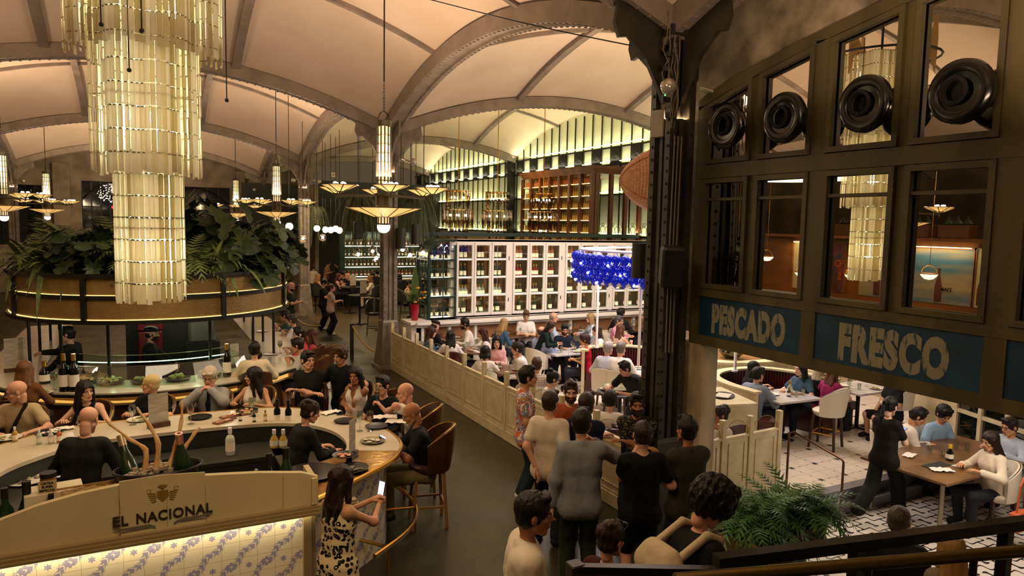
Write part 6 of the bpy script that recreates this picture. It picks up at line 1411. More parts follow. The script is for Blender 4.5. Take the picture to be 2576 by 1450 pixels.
t.bar((-.02, .095, .11), (.02, .095, .11), .005).bar((.06, .08, .105), (.085, -.02, .07), .004).bar((-.06, .08, .105), (-.085, -.02, .07), .004); v = np.concatenate(t.v); mesh_obj('sunglasses', (v*r['hs']) @ r['HR'].T+r['HC'], [list(q) for q in t.f], [mBLACK], None, r['o'])
g_ = P_('person with fluffy black hair, gold glasses and cream backpack coming down the stairs', (-2.65,-3.60,2.25)[:2], (-2.65,-3.60,2.25)[2], 92, pose='stand', sex='f', hair=('afro', '0b0908'), sk='p', top=('tee', '0d0d0f'), arms='down', head=(0, 38), lean=26, z0=(-2.65,-3.60,2.25)[2]-1.50, glasses='gold')
bp = []; la_, N_, C1, W1 = g_['lat'], g_['N'], g_['C'], g_['W']
V, F = sdf([('c', la_(C1, -.10, -.19, .02), la_(C1, .10, -.19, .02), .075, .075), ('c', la_(W1, -.11, -.21, 0), la_(W1, .11, -.21, 0), .09, .09), ('c', la_(C1, -.08, -.17, .10), la_(C1, .08, -.17, .10), .05, .05)], .012, .05); mesh_obj('backpack', V, F, [cloth('b8a98a')], None, g_['o'])
V, F = sdf([x for sx in (-1, 1) for x in (('c', la_(C1, sx*.11, -.14, .10), la_(N_, sx*.11, -.04, .045), .022, .022), ('c', la_(N_, sx*.11, -.04, .045), la_(N_, sx*.11, .06, .0), .022, .022), ('c', la_(N_, sx*.11, .06, .0), la_(C1, sx*.11, .13, -.02), .022, .022))], .01, .01); mesh_obj('backpack_straps', V, F, [cloth('b8a98a')], None, g_['o'])
# ---- lower room on the right
w = P_('waitress in black with ponytail and glasses walking with a card reader', (3.63,-0.40), 1.36, 85, pose='walk', sex='f', hair=('pony', '100c0b'), sk='f', top=('tee', '15120f'), bot=('wide', '100f0e'), arms='phone', head=(0, 18), lean=4, z0=-.3, glasses=True)
phone('black card reader in the waitress’s hands', tuple(np.array(w['hands'][1])+np.array([.04, 0, .03])), 85, .4, '8fa0b8')
P_('person in open white shirt leaning over the wooden table with a phone', (4.96,0.03), .96, 140, hair=('quiff', '120e0b'), sk='o', top=('shirt', 'e0d6c6'), arms=(((-.04, .46, .24), 'grip'), ((.04, .46, .24), 'grip')), head=(0, 28), lean=24, z0=-.3, chair_=('white', 'cream chair of the person in the open white shirt'))
P_('curly-haired youth in light blue polo bowing over the table', (5.47,-0.04), .96, 190, hair=('curly', '0e0b0a'), sk='o', top=('polo', '8faac4'), arms=(((-.12, .40, .22), 'relax'), ((.16, .38, .22), 'relax')), head=(15, 34), lean=18, z0=-.3, chair_=('white', 'cream chair of the youth in the blue polo'))
P_('person with long brown hair and cream blazer at the wooden table', (4.64,-1.15), .96, 288, sex='f', hair=('long', '21140f'), sk='o', top=('jacket', 'd9cbb2'), arms='table', tz=.80, head=(0, 14), lean=6, z0=-.3, chair_=('white', 'tufted cream chair of the person in the cream blazer'))
P_('person in pale blue shirt and glasses at the end of the wooden table', (5.68,-0.85), .96, 285, hair=('short', '1c1512'), sk='o', top=('shirt', 'a9b4c4'), arms='table', tz=.80, head=(0, 12), lean=8, z0=-.3, glasses=True, chair_=('white', 'tufted cream chair of the person in the pale blue shirt'))
P_('person with cropped greying hair and dark jacket passing below the railing', (0.09,-2.88), 1.38, 60, pose='stand', hair=('buzz', '4a4238'), sk='p', top=('jacket', '1a1c1c'), arms='down', head=(10, 5), lean=2, z0=-.3)
P_('person with straight golden blond hair below the railing', (0.18,-3.25), 1.28, 40, pose='stand', sex='f', hair=('long', '9c7a44'), sk='p', top=('blouse', '8a7c66'), arms='down', head=(0, 5), lean=2, z0=-.3)

# ================================================================== plants
mLEAF = mat('leaf_dark', '2e3f18', .5, c2='1a2a10', nscale=4, spec=.4); mLEAF2 = mat('leaf_light', '5d6f2c', .5, c2='3a4a1c', nscale=4); mFERN = mat('fern_green', '3f7420', .5, c2='22500f', nscale=5); mDRY = mat('fern_hanging', '4b5230', .6, c2='33391f', nscale=4)
def frond(mb, base, az, L, lift, drop, wd, n=12, gap=True, rs=None):
    c, s_ = math.cos(az), math.sin(az); P = []
    for i in range(n+1):
        t = i/n; P.append(np.array([base[0]+c*L*(t-.12*t*t), base[1]+s_*L*(t-.12*t*t), base[2]+lift*t-drop*t*t]))
    side = np.array([-s_, c, 0])
    for i in range(n):
        t = (i+.5)/n; w_ = wd*math.sin(PI*min(t*1.05+.06, 1))**.7
        a, b = P[i], P[i+1]; d = b-a
        for sg in (-1, 1):
            tip = (a+b)/2+side*sg*w_+d*1.2+np.array([0, 0, -.12*w_])
            mb.add([a, a+d*.75, tip], [(0, 1, 2)] if sg > 0 else [(2, 1, 0)])
def blade(mb, base, az, L, lift, drop, wd, n=7):
    c, s_ = math.cos(az), math.sin(az); side = np.array([-s_, c, 0]); A, B = [], []
    for i in range(n+1):
        t = i/n; p = np.array([base[0]+c*L*t, base[1]+s_*L*t, base[2]+lift*t-drop*t*t]); w_ = wd*math.sin(PI*min(.12+t*.88, .999)); A.append(p+side*w_); B.append(p-side*w_)
    mb.ribbon(A, B)
def monstera(mb, c, az, r, tilt):
    n = 22; V = [(0, 0, 0)]
    for i in range(n):
        a = 2*PI*i/n; q = r*(1-.25*math.cos(a)*.5)*(1 if i % 2 else .62 if .6 < a < 5.7 else .95); V.append((q*math.cos(a), q*.85*math.sin(a), -.12*r*math.cos(2*a)))
    mb.add(V, [(0, i+1, (i+1) % n+1) for i in range(n)], rotz(az) @ roty(tilt), c)
def plant(kind, loc, label, r=.6, name=None, seed=0, group=None, m=None):
    rs = np.random.RandomState(seed); t = thing(name or {'palm': 'potted_palm', 'fern': 'fern', 'monstera': 'monstera', 'grass': 'leafy_plant', 'hang': 'hanging_fern'}[kind], label, 'plant', loc, 0, group)
    mb = MB()
    if kind == 'palm':
        for k in range(40): frond(mb, (rs.uniform(-.1, .1), rs.uniform(-.1, .1), .0), rs.rand()*2*PI, r*rs.uniform(.6, 1.2), r*rs.uniform(.3, 1.5), r*rs.uniform(.6, 1.5), r*.22, 13)
    elif kind == 'fern':
        for k in range(95): frond(mb, (rs.uniform(-.15, .15), rs.uniform(-.12, .12), .05), rs.rand()*2*PI, r*rs.uniform(.4, 1.05), r*rs.uniform(.3, 1.1), r*rs.uniform(.5, 1.4), r*.17, 11)
    elif kind == 'grass':
        for k in range(80): blade(mb, (rs.uniform(-.2, .2), rs.uniform(-.2, .2), -.05), rs.rand()*2*PI, r*rs.uniform(.5, 1.1), r*rs.uniform(.3, 1.4), r*rs.uniform(.4, 1.6), r*.06)
    elif kind == 'monstera':
        for k in range(48): a = rs.rand()*2*PI; q = r*rs.uniform(.1, .95); z = rs.uniform(-.35, .9)*r; monstera(mb, (q*math.cos(a), q*math.sin(a), z), a+rs.uniform(-.5, .5), r*rs.uniform(.28, .42), rs.uniform(.3, 1.1))
    elif kind == 'hang':
        for k in range(90): a = rs.rand()*2*PI; frond(mb, (.25*math.cos(a), .25*math.sin(a), .0), a, r*rs.uniform(.35, .8), r*rs.uniform(.0, .6), r*rs.uniform(1.2, 2.6), r*.07, 16)
    mb.build('foliage', m or {'palm': mLEAF2, 'fern': mFERN, 'grass': mLEAF2, 'monstera': mLEAF, 'hang': mDRY}[kind], t)
    if kind == 'hang': MB().lathe([(.02, -.25), (.2, -.22), (.24, .0), (.2, .0)], seg=16).cyl((0, 0, 0), (0, 0, zc(loc[0], loc[1])-loc[2]), .008, seg=5).build('hanging_pot', mBLACK, t)
    else: MB().lathe([(.001, -.25), (.14, -.25), (.18, .02), (.15, .02)], seg=14).build('pot', mDARK, t)
    return t
cp = [('palm', -2.85, .75, 'arching light green palm at the far west end of the canopy planter'), ('grass', -2.45, .7, 'tufted strap-leaved plant over the first canopy upright'), ('monstera', -2.1, .62, 'broad dark monstera on the canopy, beside the glass chandelier'), ('palm', -1.75, .7, 'palm rising just behind the glass chandelier'),
      ('palm', -1.35, .78, 'feathery palm on the canopy to the east of the chandelier'), ('grass', -1.0, .66, 'spiky plant between palm and monstera on the canopy'), ('monstera', -.72, .72, 'large monstera at the curved corner of the canopy'), ('monstera', -.30, .72, 'monstera drooping over the canopy end by the grey column'), ('grass', -2.98, .8, 'long-bladed plant spilling over the canopy edge beyond the palms')]
for i, (k, a, r, l) in enumerate(cp): plant(k, (BX+1.80*math.cos(a), BY+1.80*math.sin(a), 2.80), l, r, seed=i+3)
for i, (x, y, k, l) in enumerate(((BX-1.7, 9.6, 'palm', 'palm in the second row of the canopy garden, west side'), (BX-.5, 8.3, 'palm', 'tall palm in the middle of the canopy garden'), (BX+.7, 8.6, 'monstera', 'dark monstera deep in the canopy garden'), (BX+1.8, 9.8, 'palm', 'palm in the second row of the canopy garden, east side'), (BX-1.0, 7.2, 'grass', 'low grassy plant in the canopy garden'), (BX+1.7, 11.6, 'grass', 'grassy plant at the rear of the canopy garden'))): plant(k, (x, y, 2.95), l, 1.0, seed=i+40)
for q, l, s_ in (((0.43,14.60,4.28), 'hanging fern trailing behind the nearest pendant lamp', 1), ((1.13,11.97,4.35), 'big hanging fern trailing in front of the lit lunette', 2), ((0.49,21.35,4.13), 'hanging fern by the column above the standing women', 3)): plant('hang', q, l, .95 if s_ < 3 else .85, seed=60+s_)
# fern in the wooden trough by the steps
FBX = (-0.68,-2.26,1.02)
tr = thing('planter_trough', 'rough wooden trough on the stair side overflowing with ferns', 'planter', FBX, .25)
MB().box((0, -.24, 0), (.95, .03, .22)).box((0, .24, 0), (.95, .03, .22)).box((-.47, 0, 0), (.03, .48, .22)).box((.47, 0, 0), (.03, .48, .22)).box((0, 0, -.09), (.94, .48, .03)).build('box', mat('trough_wood', '7a6442', .7, c2='4c3d26', nscale=3), tr)
MB().box((-.35, 0, -.10-FBX[2]/2-.1), (.07, .3, FBX[2]+.1)).box((.35, 0, -.10-FBX[2]/2-.1), (.07, .3, FBX[2]+.1)).build('leg', mBLACK, tr)
for i, (dx, dy, l) in enumerate(((-.24, .0, 'lush fern in the trough, nearer the stairs'), (.12, .08, 'lush fern in the middle of the wooden trough'), (.42, -.02, 'lush fern hanging over the trough end by the handrail'))): plant('fern', (FBX[0]+dx, FBX[1]+dy, FBX[2]+.12), l, .52, seed=80+i)
# flower vase
vz = thing('flower_vase', 'tall red vase of yellow flowers and a big leaf on the white cupboard', 'vase', (.66, 10.33, 1.15)); MB().lathe([(.07, 0), (.085, .02), (.12, .42), (.10, .42), (.07, .05)], seg=20).build('vase', mat('red_ceramic', 'a01028', .25), vz, smooth=.8)
mb = MB(); rs = np.random.RandomState(3)
for k in range(40): blade(mb, (0, 0, .38), rs.rand()*6.3, rs.uniform(.15, .4), rs.uniform(.2, .6), rs.uniform(.05, .4), .035)
blade(mb, (0, 0, .4), 1.0, .06, 1.05, .05, .10); mb.build('leaves', mat('bouquet_green', '4f6b32', .5), vz)
mb = MB()
for k in range(9): a = rs.rand()*6.3; q = rs.uniform(.12, .34); mb.sphere((q*math.cos(a), q*math.sin(a), rs.uniform(.48, .85)), .05, 9, 5, (1, 1, .5))
mb.build('flowers', mat('yellow_petals', 'd8981c', .6), vz)
# ================================================================== tables and what stands on them
mPLATE = mat('white_china', 'ddd6c8', .25); mPLATEB = mat('black_plate', '17171a', .3); mDRINK = thin_glass('tumbler_glass', 'e8eeea', .16)
def tumbler(loc, label, group=None, h=.11):
    o = MB().lathe([(.001, .004), (.03, .0), (.036, h), (.034, h), (.028, .012), (.001, .014)], seg=12).build('drinking_glass', mDRINK, smooth=.8); o.location = loc; return tag(o, label, 'glass', group)
WG = {}
def wineglass(loc, label, drink=None, group=None, s=1):
    k = drink
    t = thing('wine_glass', label, 'glass', loc, 0, group); t.scale = (s,)*3
    MB().lathe([(.001, .0), (.034, .001), (.034, .004), (.005, .008), (.004, .085), (.012, .095), (.034, .13), (.038, .165), (.030, .205), (.029, .205), (.036, .165), (.032, .13), (.010, .10), (.001, .098)], seg=14).build('bowl_and_stem', mDRINK, t, smooth=.8)
    if drink: MB().lathe([(.001, .10), (.010, .102), (.031, .132), (.034, .150), (.001, .150)], seg=12).build('drink', mat('drink_'+drink, drink, .15, trans=.5), t, smooth=.8)
    return t
def plate(loc, label, black=False, food=None, r=.13, rz=0, group=None, metal=False):
    t = thing('plate', label, 'plate', loc, rz, group); MB().lathe([(.001, .004), (r*.6, .0), (r, .016), (r, .020), (r*.62, .008), (.001, .008)], seg=24).build('dish', mCLIP if metal else mPLATEB if black else mPLATE, t, smooth=.8)
    if food:
        mb = MB(); rs = np.random.RandomState(int(abs(loc[0]*991)+abs(loc[1]*77)) % 9999)
        for k in range(9): mb.sphere((rs.uniform(-.5, .5)*r, rs.uniform(-.5, .5)*r, .018), rs.uniform(.014, .026), 7, 5, (1.5, 1, .5), rotz(rs.rand()*3))
        tag(mb.build('food', food, t, smooth=True), kind='stuff')
    return t
def napkin(loc, label, rz=0, s=1):
    mb = MB(); rs = np.random.RandomState(int(abs(loc[0])*100)); n = 8; v = []
    for i in range(n):
        for j in range(n): v.append(((i/7-.5)*.20*s, (j/7-.5)*.11*s, .008+.022*abs(math.sin(i*1.3+j*.7+loc[0]))*(1-abs(i/7-.5))))
    mb.add(v, [(i*n+j, (i+1)*n+j, (i+1)*n+j+1, i*n+j+1) for i in range(n-1) for j in range(n-1)]); o = mb.build('napkin', mat('napkin_linen', 'e6ddd0', .8), smooth=True); o.location = loc; o.rotation_euler = (0, 0, rz); return tag(o, label, 'napkin')
def menu(loc, label, rz, h=.32, w_=.17, lean=0):
    t = thing('menu_card', label, 'menu', loc, rz); MB().box((0, 0, .03), (w_+.03, .07, .06), bev=.005).build('wooden_stand', mWOODB, t)
    m = mat('menu_paper', 'c9c0ae', .7, c2='a79d8c', nscale=9, stretch=(.6, 1, 5)); MB().box((0, 0, .05+h/2), (w_, .006, h)).build('card', m, t); return t
tabs = [('round wooden table crowded with glasses before the long-haired diners', (1.23,8.08), .95, .95, 0, mWOODT, True, 4), ('small wooden table of the capped person by the partition', (1.41,9.93), .8, .8, 0, mWOODT, True, 3), ('wooden table with open menus under the wainscot', (3.22,9.66), 1.1, .75, 0, mWOODT, False, 3), ('marble table with many wine glasses beside the red dress', (3.16,7.12), 1.0, .75, 0, mMTAB, False, 6),
        ('long wooden table of the blonde person in pale floral', (5.02,9.81), 1.3, .7, 0, mWOODT, False, 4), ('wooden table of the pink shirt diner', (7.17,9.67), 1.0, .8, 0, mWOODT, False, 4), ('small wooden table between the black bob and the rose blouse', (1.02,5.89), .75, .75, 0, mWOODT, False, 3), ('marble table inside the grey-haired pair’s booth', (3.68,4.65), 1.1, .9, 0, mMTAB, False, 4),
        ('marble table of the couple in slate blue and blazer', (4.45, 2.1), .95, .80, -.05, mMTAB, False, 0), ('second marble table beside the magenta tee', (6.26,1.98), 1.0, .8, 0, mMTAB, False, 5), ('round dark table under the waiter’s tray', (1.97,3.45), .8, .8, 0, mat('dark_table', '241d17', .3), True, 2), ('small marble table in front of the blue scarf', (1.52,0.88), .7, .7, 0, mMTAB, False, 2)]
for i, (l, p, w_, d_, rz, m, rnd, ng) in enumerate(tabs):
    table(l, p[0], p[1], w_, d_, rz, m=m, rnd=rnd); rs = np.random.RandomState(i); short = l.split(' table ')[1]
    for k in range(ng):
        a = 2*PI*k/max(ng, 1)+rs.rand(); loc = (p[0]+.22*w_*math.cos(a), p[1]+.22*d_*math.sin(a), .752)
        if k % 2: tumbler(loc, 'clear tumbler on the table '+short, 'tumblers on table %d' % i)
        else: wineglass(loc, 'stemmed glass on the table '+short, None, 'wine glasses on table %d' % i)
    if ng:
        for k in range(2): a = 2.2+k*3; plate((p[0]+.34*w_*math.cos(a), p[1]+.30*d_*math.sin(a), .752), ('white plate of food on the table ' if k else 'bare white plate on the table ')+short, food=mFOOD if k else None, r=.11, group='plates on table %d' % i)
o = MB().box((0, 0, .004), (.42, .30, .004)).build('open_menu', mat('menu_paper2', 'd9d2c6', .7), kind=None); p = (3.75,9.75); o.location = (p[0], p[1], .753); tag(o, 'open paper menu lying on the table under the wainscot', 'menu')
for dx, dy, l in ((-.2, .25, 'crumpled'), ): napkin((4.45+dx, 2.1+dy, .755), 'crumpled white napkin on the couple’s marble table', .6, 1.2)
tumbler((4.55, 1.92, .752), 'tumbler near the edge of the couple’s marble table'); put_bottle('squat', 'clear', (4.62, 2.12, .752), 'clear water bottle on the couple’s marble table', s=1.0); put_bottle('squat', 'black', (4.46, 2.0, .752), 'small dark oil bottle on the couple’s marble table', s=.7); tumbler((4.75, 1.95, .752), 'metal-look beaker at the corner of the couple’s marble table', None, .12)
plate((4.3, 2.2, .752), 'white plate beside the crumpled napkin in the booth', r=.11)
chair('counter', 4.72, 1.42, -20, 'empty cream button-back stool at the booth table', 0)
# big wooden table, lower room
WT = (4.75, -.62); table('large brown wooden table with steel legs in the lower room', WT[0], WT[1], 2.35, 1.20, .02, .75, -.3, mat('golden_table', '7d5630', .3, c2='5a3c20', nscale=2.5), 'legs')
zt_ = .452
for q, l in (((4.64,-0.36), 'tumbler with water by the phone user at the wooden table'), ((4.59,-0.57), 'tumbler beside the dark sauce bottle on the wooden table'), ((5.19,-0.41), 'tumbler close to the youth in the blue polo'), ((5.24,-0.54), 'tumbler of iced drink before the cream blazer')): tumbler((*q, zt_), l)
p = (4.58,-0.68); put_bottle('squat', 'black', (*p, zt_), 'small dark bottle with yellow cap on the wooden table', s=.95, cap=mat('yellow_cap', 'd8b41c', .4))
p = (3.80,-0.95); napkin((*(4.04,-0.90), zt_), 'rolled white napkin on the wooden table', -.5, 1.4); o = MB().box((0, 0, .003), (.42, .16, .005)).build('placemat', mDARK); o.location = (*(4.18,-0.74), zt_); tag(o, 'black placemat on the wooden table', 'placemat')
napkin((*(4.23,-0.33), zt_), 'striped napkin near the waitress on the wooden table', .3, 1.2)
o = MB().box((0, 0, .002), (.20, .08, .002)).build('paper_slip', mPLATE); o.location = (*(4.46,-0.87), zt_); tag(o, 'white paper slip beside the placemat', 'paper')
bg = thing('handbag', 'orange leather handbag hung on the tufted chair by the railing', 'bag', (4.3, -1.75, .05)); MB().box((0, 0, 0), (.32, .12, .24), bev=.02).build('bag_body', mat('orange_leather', 'b8532a', .5), bg); MB().tube([(-.1, 0, .12), (-.06, 0, .45), (.0, 0, .55), (.06, 0, .45), (.1, 0, .12)], .012, 5).build('strap', MC['orange_leather'], bg)
# high tables among the far stools, menus on them
for q, l, lm in (((1.29,17.75), 'round black high table beside the white blouse', 'white menu card on the high table by the white blouse'), ((1.64,16.24), 'round grey table with empty shell stools', None), ((1.73,20.80), 'round black high table of the dark red hair', 'white menu card on the high table of the red-haired person')):
    table(l, q[0], q[1], .8, .8, 0, 1.05, 0, mBLACK, rnd=True)
    if lm: menu((q[0]+.1, q[1]-.1, 1.052), lm, .3, .42, .26)
for x, y, l in ((933, 850, 'empty dark shell bar stool nearest the golden rope'), (967, 870, 'second empty dark shell bar stool by the golden rope')):
    p = {933: (1.05,15.23), 967: (1.74,15.85)}[x]; chair('grey', p[0], p[1], 200, l, 0)
rp = thing('rope_barrier', 'gold rope slung between the column and a dark post', 'barrier', (0, 0, 0)); a_, b_ = (-0.18,10.41), (-0.58,11.66)
MB().cyl((b_[0], b_[1], 0), (b_[0], b_[1], .95), .05, seg=10).build('post', mSTEEL_D, rp)
for k, (p, q) in enumerate((((b_[0], b_[1], .92), (-.1, 10.2, .38)), ((b_[0]-.9, b_[1]+4.2, .95), (b_[0]-.25, b_[1]+2.6, .55)))):
    MB().tube([(p[0]+(q[0]-p[0])*t, p[1]+(q[1]-p[1])*t, p[2]+(q[2]-p[2])*t-.28*math.sin(PI*t)*(1-.3*t)) for t in np.linspace(0, 1, 16)], .022, 6).build('rope', mat('gold_rope', 'b59a52', .6), rp, smooth=True)
# ================================================================== on the oval bar
ZB = 1.082
for q, l, dr in (((-4.84,2.98), 'stemmed glass of amber wine before the silver-haired person', 'b5602a'), ((-5.47,3.22), 'empty stemmed glass on a coaster by the bleached-hair person', None), ((-4.12,3.06), 'flute of pale wine before the white sleeveless top', 'd8b25c'), ((-2.93,1.83), 'tall glass of rose wine beside the black plates', 'b84a3a'), ((-3.04,1.88), 'empty clear glass near the rose wine', None), ((-5.98,2.92), 'empty wine glass before the crossbody strap', None)): wineglass((*q, ZB), l, dr, s=1.2)
wineglass(tuple(np.array(DRINKER['hands'][0])+np.array([.0, .0, -.02])), 'stemmed glass of amber wine raised to the lips', 'b5602a', s=1.1)
for q, l, bl_, fd, mt_ in (((-4.72,3.23), 'black plate before the silver-haired person', True, None, False), ((-4.15,3.32), 'black plate with an orange morsel by the flute', True, mHAM, False), ((-3.10,2.34), 'black plate with a fork resting across it', True, None, False), ((-2.81,1.96), 'second black plate by the rose wine', True, None, False), ((-3.02,1.41), 'silver oval plate beside the person in khaki', False, mPLATE, True), ((-5.40,3.41), 'white bowl of oysters by the menu stand', False, mFOOD, False), ((-6.32,3.23), 'dark plate of oysters by the crossbody strap', True, mPLATE, False), ((-6.71,3.16), 'plate of oysters at the western end of the bar', False, mFOOD, False)): plate((*q, ZB), l, bl_, fd, .14, metal=mt_)
for q, l, z in (((-4.38,3.13), 'wooden board with sliced ham', .4), ((-4.23,3.17), 'wooden board with cheese sticks', .2), ((-4.48,2.92), 'small paddle board with a red morsel', .6)):
    t = thing('serving_board', l+' on the oval bar', 'board', (*q, ZB), z); MB().box((0, 0, .008), (.24, .11, .016), bev=.006).box((.16, 0, .008), (.09, .03, .014), bev=.005).build('board', mat('board_wood', '6e4322', .5), t); mb = MB(); rs = np.random.RandomState(int(q[0]*-50)); [mb.sphere((rs.uniform(-.09, .09), rs.uniform(-.035, .035), .02), .02, 7, 4, (1.3, .8, .35)) for _ in range(9)]; tag(mb.build('food', mHAM if 'ham' in l or 'red' in l else mFOOD, t, smooth=True), kind='stuff')
napkin((*(-3.17,2.81), ZB), 'scrunched white napkin near the folded arms', .4, 1.3); napkin((*(-2.59,2.31), ZB), 'white napkin before the person drinking wine', -.3, 1.5); napkin((*(-2.51,2.04), ZB), 'long folded napkin before the balding person', -.5, 1.5); napkin((*(-6.20,3.32), ZB), 'white napkin beside the oysters', .2, 1.2)
phone('dark phone lying near the scrunched napkin', (*(-3.07,2.73), ZB+.006), 20, 0, '101418'); phone('dark phone lying by the second black plate', (*(-2.65,1.87), ZB+.006), 70, 0, '101419')
menu((*(-5.19,3.00), ZB), 'tall marbled menu card on a wooden stand on the oval bar', .25, .36, .22); menu((*(-3.37,0.97), ZB+.003), 'cream menu card on a wooden stand on the brass top', .9, .36, .15)
for x, y, c, l in ((70, 1125, 'white', 'white-capped salt shaker'), (110, 1115, 'white', 'white-capped pepper shaker'), (145, 1112, 'red', 'pinkish sauce bottle'), (38, 1108, 'y', 'yellow-labelled sauce bottle')):
    q = {70: (-6.37,2.80), 110: (-6.26,2.77), 145: (-6.18,2.78), 38: (-6.62,3.01)}[x]; put_bottle('spirit', {'white': 'clear', 'red': 'rose', 'y': 'gold'}[c], (*q, ZB), l+' in the rack on the western bar top', s=.6, cap=mWHITE)
for i, q in enumerate(((-4.28,2.89), (-4.13,2.78), (-4.00,2.76))): put_bottle('spirit', ['brown', 'black', 'gold'][i], (*q, ZB), ['small brown spice bottle by the flute', 'small black spice bottle in the rack', 'small golden spice bottle in the rack'][i], s=.5)
for q, l in (((-3.86,2.74), 'dark bottle neck rising from the bar ice well'), ((-3.74,2.65), 'second dark bottle in the bar ice well')): put_bottle('wine', 'black', (*q, 1.0), l, s=1.1, cap=mBLACK)
# oyster platters and black tray on the brass
q = (-3.47,0.61); t = plate((*q, ZB+.004), 'black dish heaped with oysters on the brass top', True, mat('oyster', '8f8a70', .5, c2='3e3c2e', nscale=20), .17); q = (-3.47,0.90); plate((*q, ZB+.05), 'black bowl of pink shellfish on the brass top', True, mat('prawn', 'cf7a5c', .5, c2='f0b79a', nscale=14), .13); q = (-3.86,0.66); plate((*q, ZB+.002), 'large round black tray beside the marble shield', True, None, .27)
# ice bucket with crab legs
bk_ = thing('ice_bucket', 'black oval champagne bucket on the bar behind the marble shield', 'bucket', (-5.22, .55, .94)); MB().lathe([(.20, 0), (.23, .05), (.28, .42), (.29, .44), (.27, .44), (.22, .08)], seg=32, sx=1.25, sy=.75).build('bucket_body', mat('bucket_steel', '4f4d40', .25, .8), bk_, smooth=.8); MB().tube([(.355*math.cos(a), .215*math.sin(a), .44) for a in np.linspace(0, 2*PI, 33)[:-1]], .012, 6, True).build('rim', mBLACK, bk_)
mb = MB(); rs = np.random.RandomState(8)
for k in range(60): mb.box((rs.uniform(-.22, .22), rs.uniform(-.12, .12), .40+rs.rand()*.05), (.035, .035, .03), rs.rand()*3)
o = mb.build('crushed_ice', mat('ice', 'bfae92', .3, trans=.3)); o.location = (-5.22, .55, .94); tag(o, 'crushed ice filling the black champagne bucket', 'ice', kind='stuff')
mCRAB = mat('crab_shell', 'e3c08a', .45, c2='cf9a5c', nscale=9)
for i, (x0, pts) in enumerate(((-.16, [(-.12, 0, .35), (-.10, -.02, .62), (-.22, 0, .72), (-.40, .02, .92)]), (-.03, [(-.03, 0, .35), (0, -.02, .66), (-.07, 0, .84), (-.16, .02, 1.00)]), (.09, [(.07, 0, .35), (.14, -.02, .62), (.19, 0, .84), (.20, .02, 1.02)]), (.2, [(.15, .0, .35), (.20, -.02, .58), (.30, 0, .72), (.34, .02, .76)]))):
    c = smooth_path([(p[0], p[1]) for p in pts], 4); zz = np.interp(np.linspace(0, 1, len(c)), np.linspace(0, 1, 4), [p[2] for p in pts]); R = [.028-.020*t+.004*math.sin(t*22) for t in np.linspace(0, 1, len(c))]
    o = MB().tube([(p[0], p[1], z) for p, z in zip(c, zz)], R, 9).build('crab_leg', mCRAB, smooth=True); o.location = (-5.22, .55, .94); tag(o, ['crab leg bending farthest west out of the bucket', 'second crab leg, tallest S-curve in the bucket', 'slim straight crab leg pointing up in the bucket', 'short crab claw beside the pink-foiled bottle'][i], 'crab leg')
put_bottle('champ', 'green', (-5.40, .55, 1.14), 'tilted champagne bottle with silver-gold foil in the black bucket', s=1.75, ry=-.45, cap=mat('silver_foil', 'cbb994', .3, .7)); put_bottle('champ', 'green', (-5.02, .55, 1.17), 'tilted champagne bottle with pink foil in the black bucket', s=1.75, ry=.28, cap=mFOILR)
for p, k, c, s_, l in (((-6.20, .55, .84), 'champ', 'green', 1.75, 'big green champagne bottle behind the low west end of the shield'), ((-6.02, .45, .84), 'wine', 'black', 1.45, 'slim black bottle beside the crate of straw'), ((-6.36, .62, .84), 'wine', 'green', 1.6, 'dark bottle at the very west end of the shield'), ((-4.28, .55, .84), 'wine', 'black', 1.7, 'slim black bottle beside the glass dome'), ((-4.12, .58, .84), 'champ', 'green', 1.75, 'green champagne bottle with cream label at the east end of the shield')): put_bottle(k, c, p, l, s=s_, cap=mBLACK)
t = thing('glass_cloche', 'glass dome over a cream cake at the east end of the shield', 'cake dome', (-4.38, .70, .84)); MB().lathe([(.17, 0), (.17, .16), (.13, .25), (.05, .30), (.001, .31)], seg=28, cap=False).sphere((0, 0, .33), .025).build('dome', thin_glass('dome_glass', 'f1efe6', .2), t, smooth=.8); MB().lathe([(.13, .0), (.14, .12), (.11, .20), (.001, .21)], seg=20).build('cake', mat('cake_cream', 'd9cbb0', .7), t, smooth=.8)
t = thing('straw_crate', 'shallow cardboard crate of packing straw behind the shield', 'crate', (-5.72, .42, 1.20), .1); MB().box((0, 0, 0), (.55, .28, .02)).box((0, -.14, .05), (.55, .01, .12)).box((0, .14, .05), (.55, .01, .12)).box((-.27, 0, .05), (.01, .28, .12)).box((.27, 0, .05), (.01, .28, .12)).build('box', mat('card', '93713f', .8), t)
mb = MB(); rs = np.random.RandomState(2); [mb.tube([(rs.uniform(-.25, .25), rs.uniform(-.12, .12), .06+.05*rs.rand()) for _ in range(3)], .003, 3) for _ in range(70)]; tag(mb.build('straw', mat('straw', 'c2a468', .8), t), kind='stuff')
t = thing('sauce_jar', 'jar with black lid and card reading OSTRA SUPER ESPECIAL', 'jar', (-6.05, .58, 1.297)); MB().lathe([(.055, 0), (.06, .02), (.06, .10), (.05, .115)], seg=18).build('glass', mat('jar_ochre', '7c5a24', .2), t, smooth=.8); MB().lathe([(.062, .115), (.062, .15), (.001, .152)], seg=18).build('lid', mBLACK, t)
lb = MB().box((0, -.075, .045), (.13, .004, .11)).build('card', mat('card_cream', 'bfa877', .7), t)
for i, s_ in enumerate(('OSTRA', 'SUPER', 'ESPECIAL')): text(s_, 'lettering', .028, mBLACK, lb, (0, -.079, .072-i*.03), (PI/2, 0, 0), .001, .0008, 1)
t = thing('white_box', 'white cardboard box open behind the shield', 'box', (-6.02, .62, 1.05), .15); MB().box((0, 0, .12), (.42, .26, .25), bev=.004).build('box', mat('white_card', 'cfc3a4', .8), t)
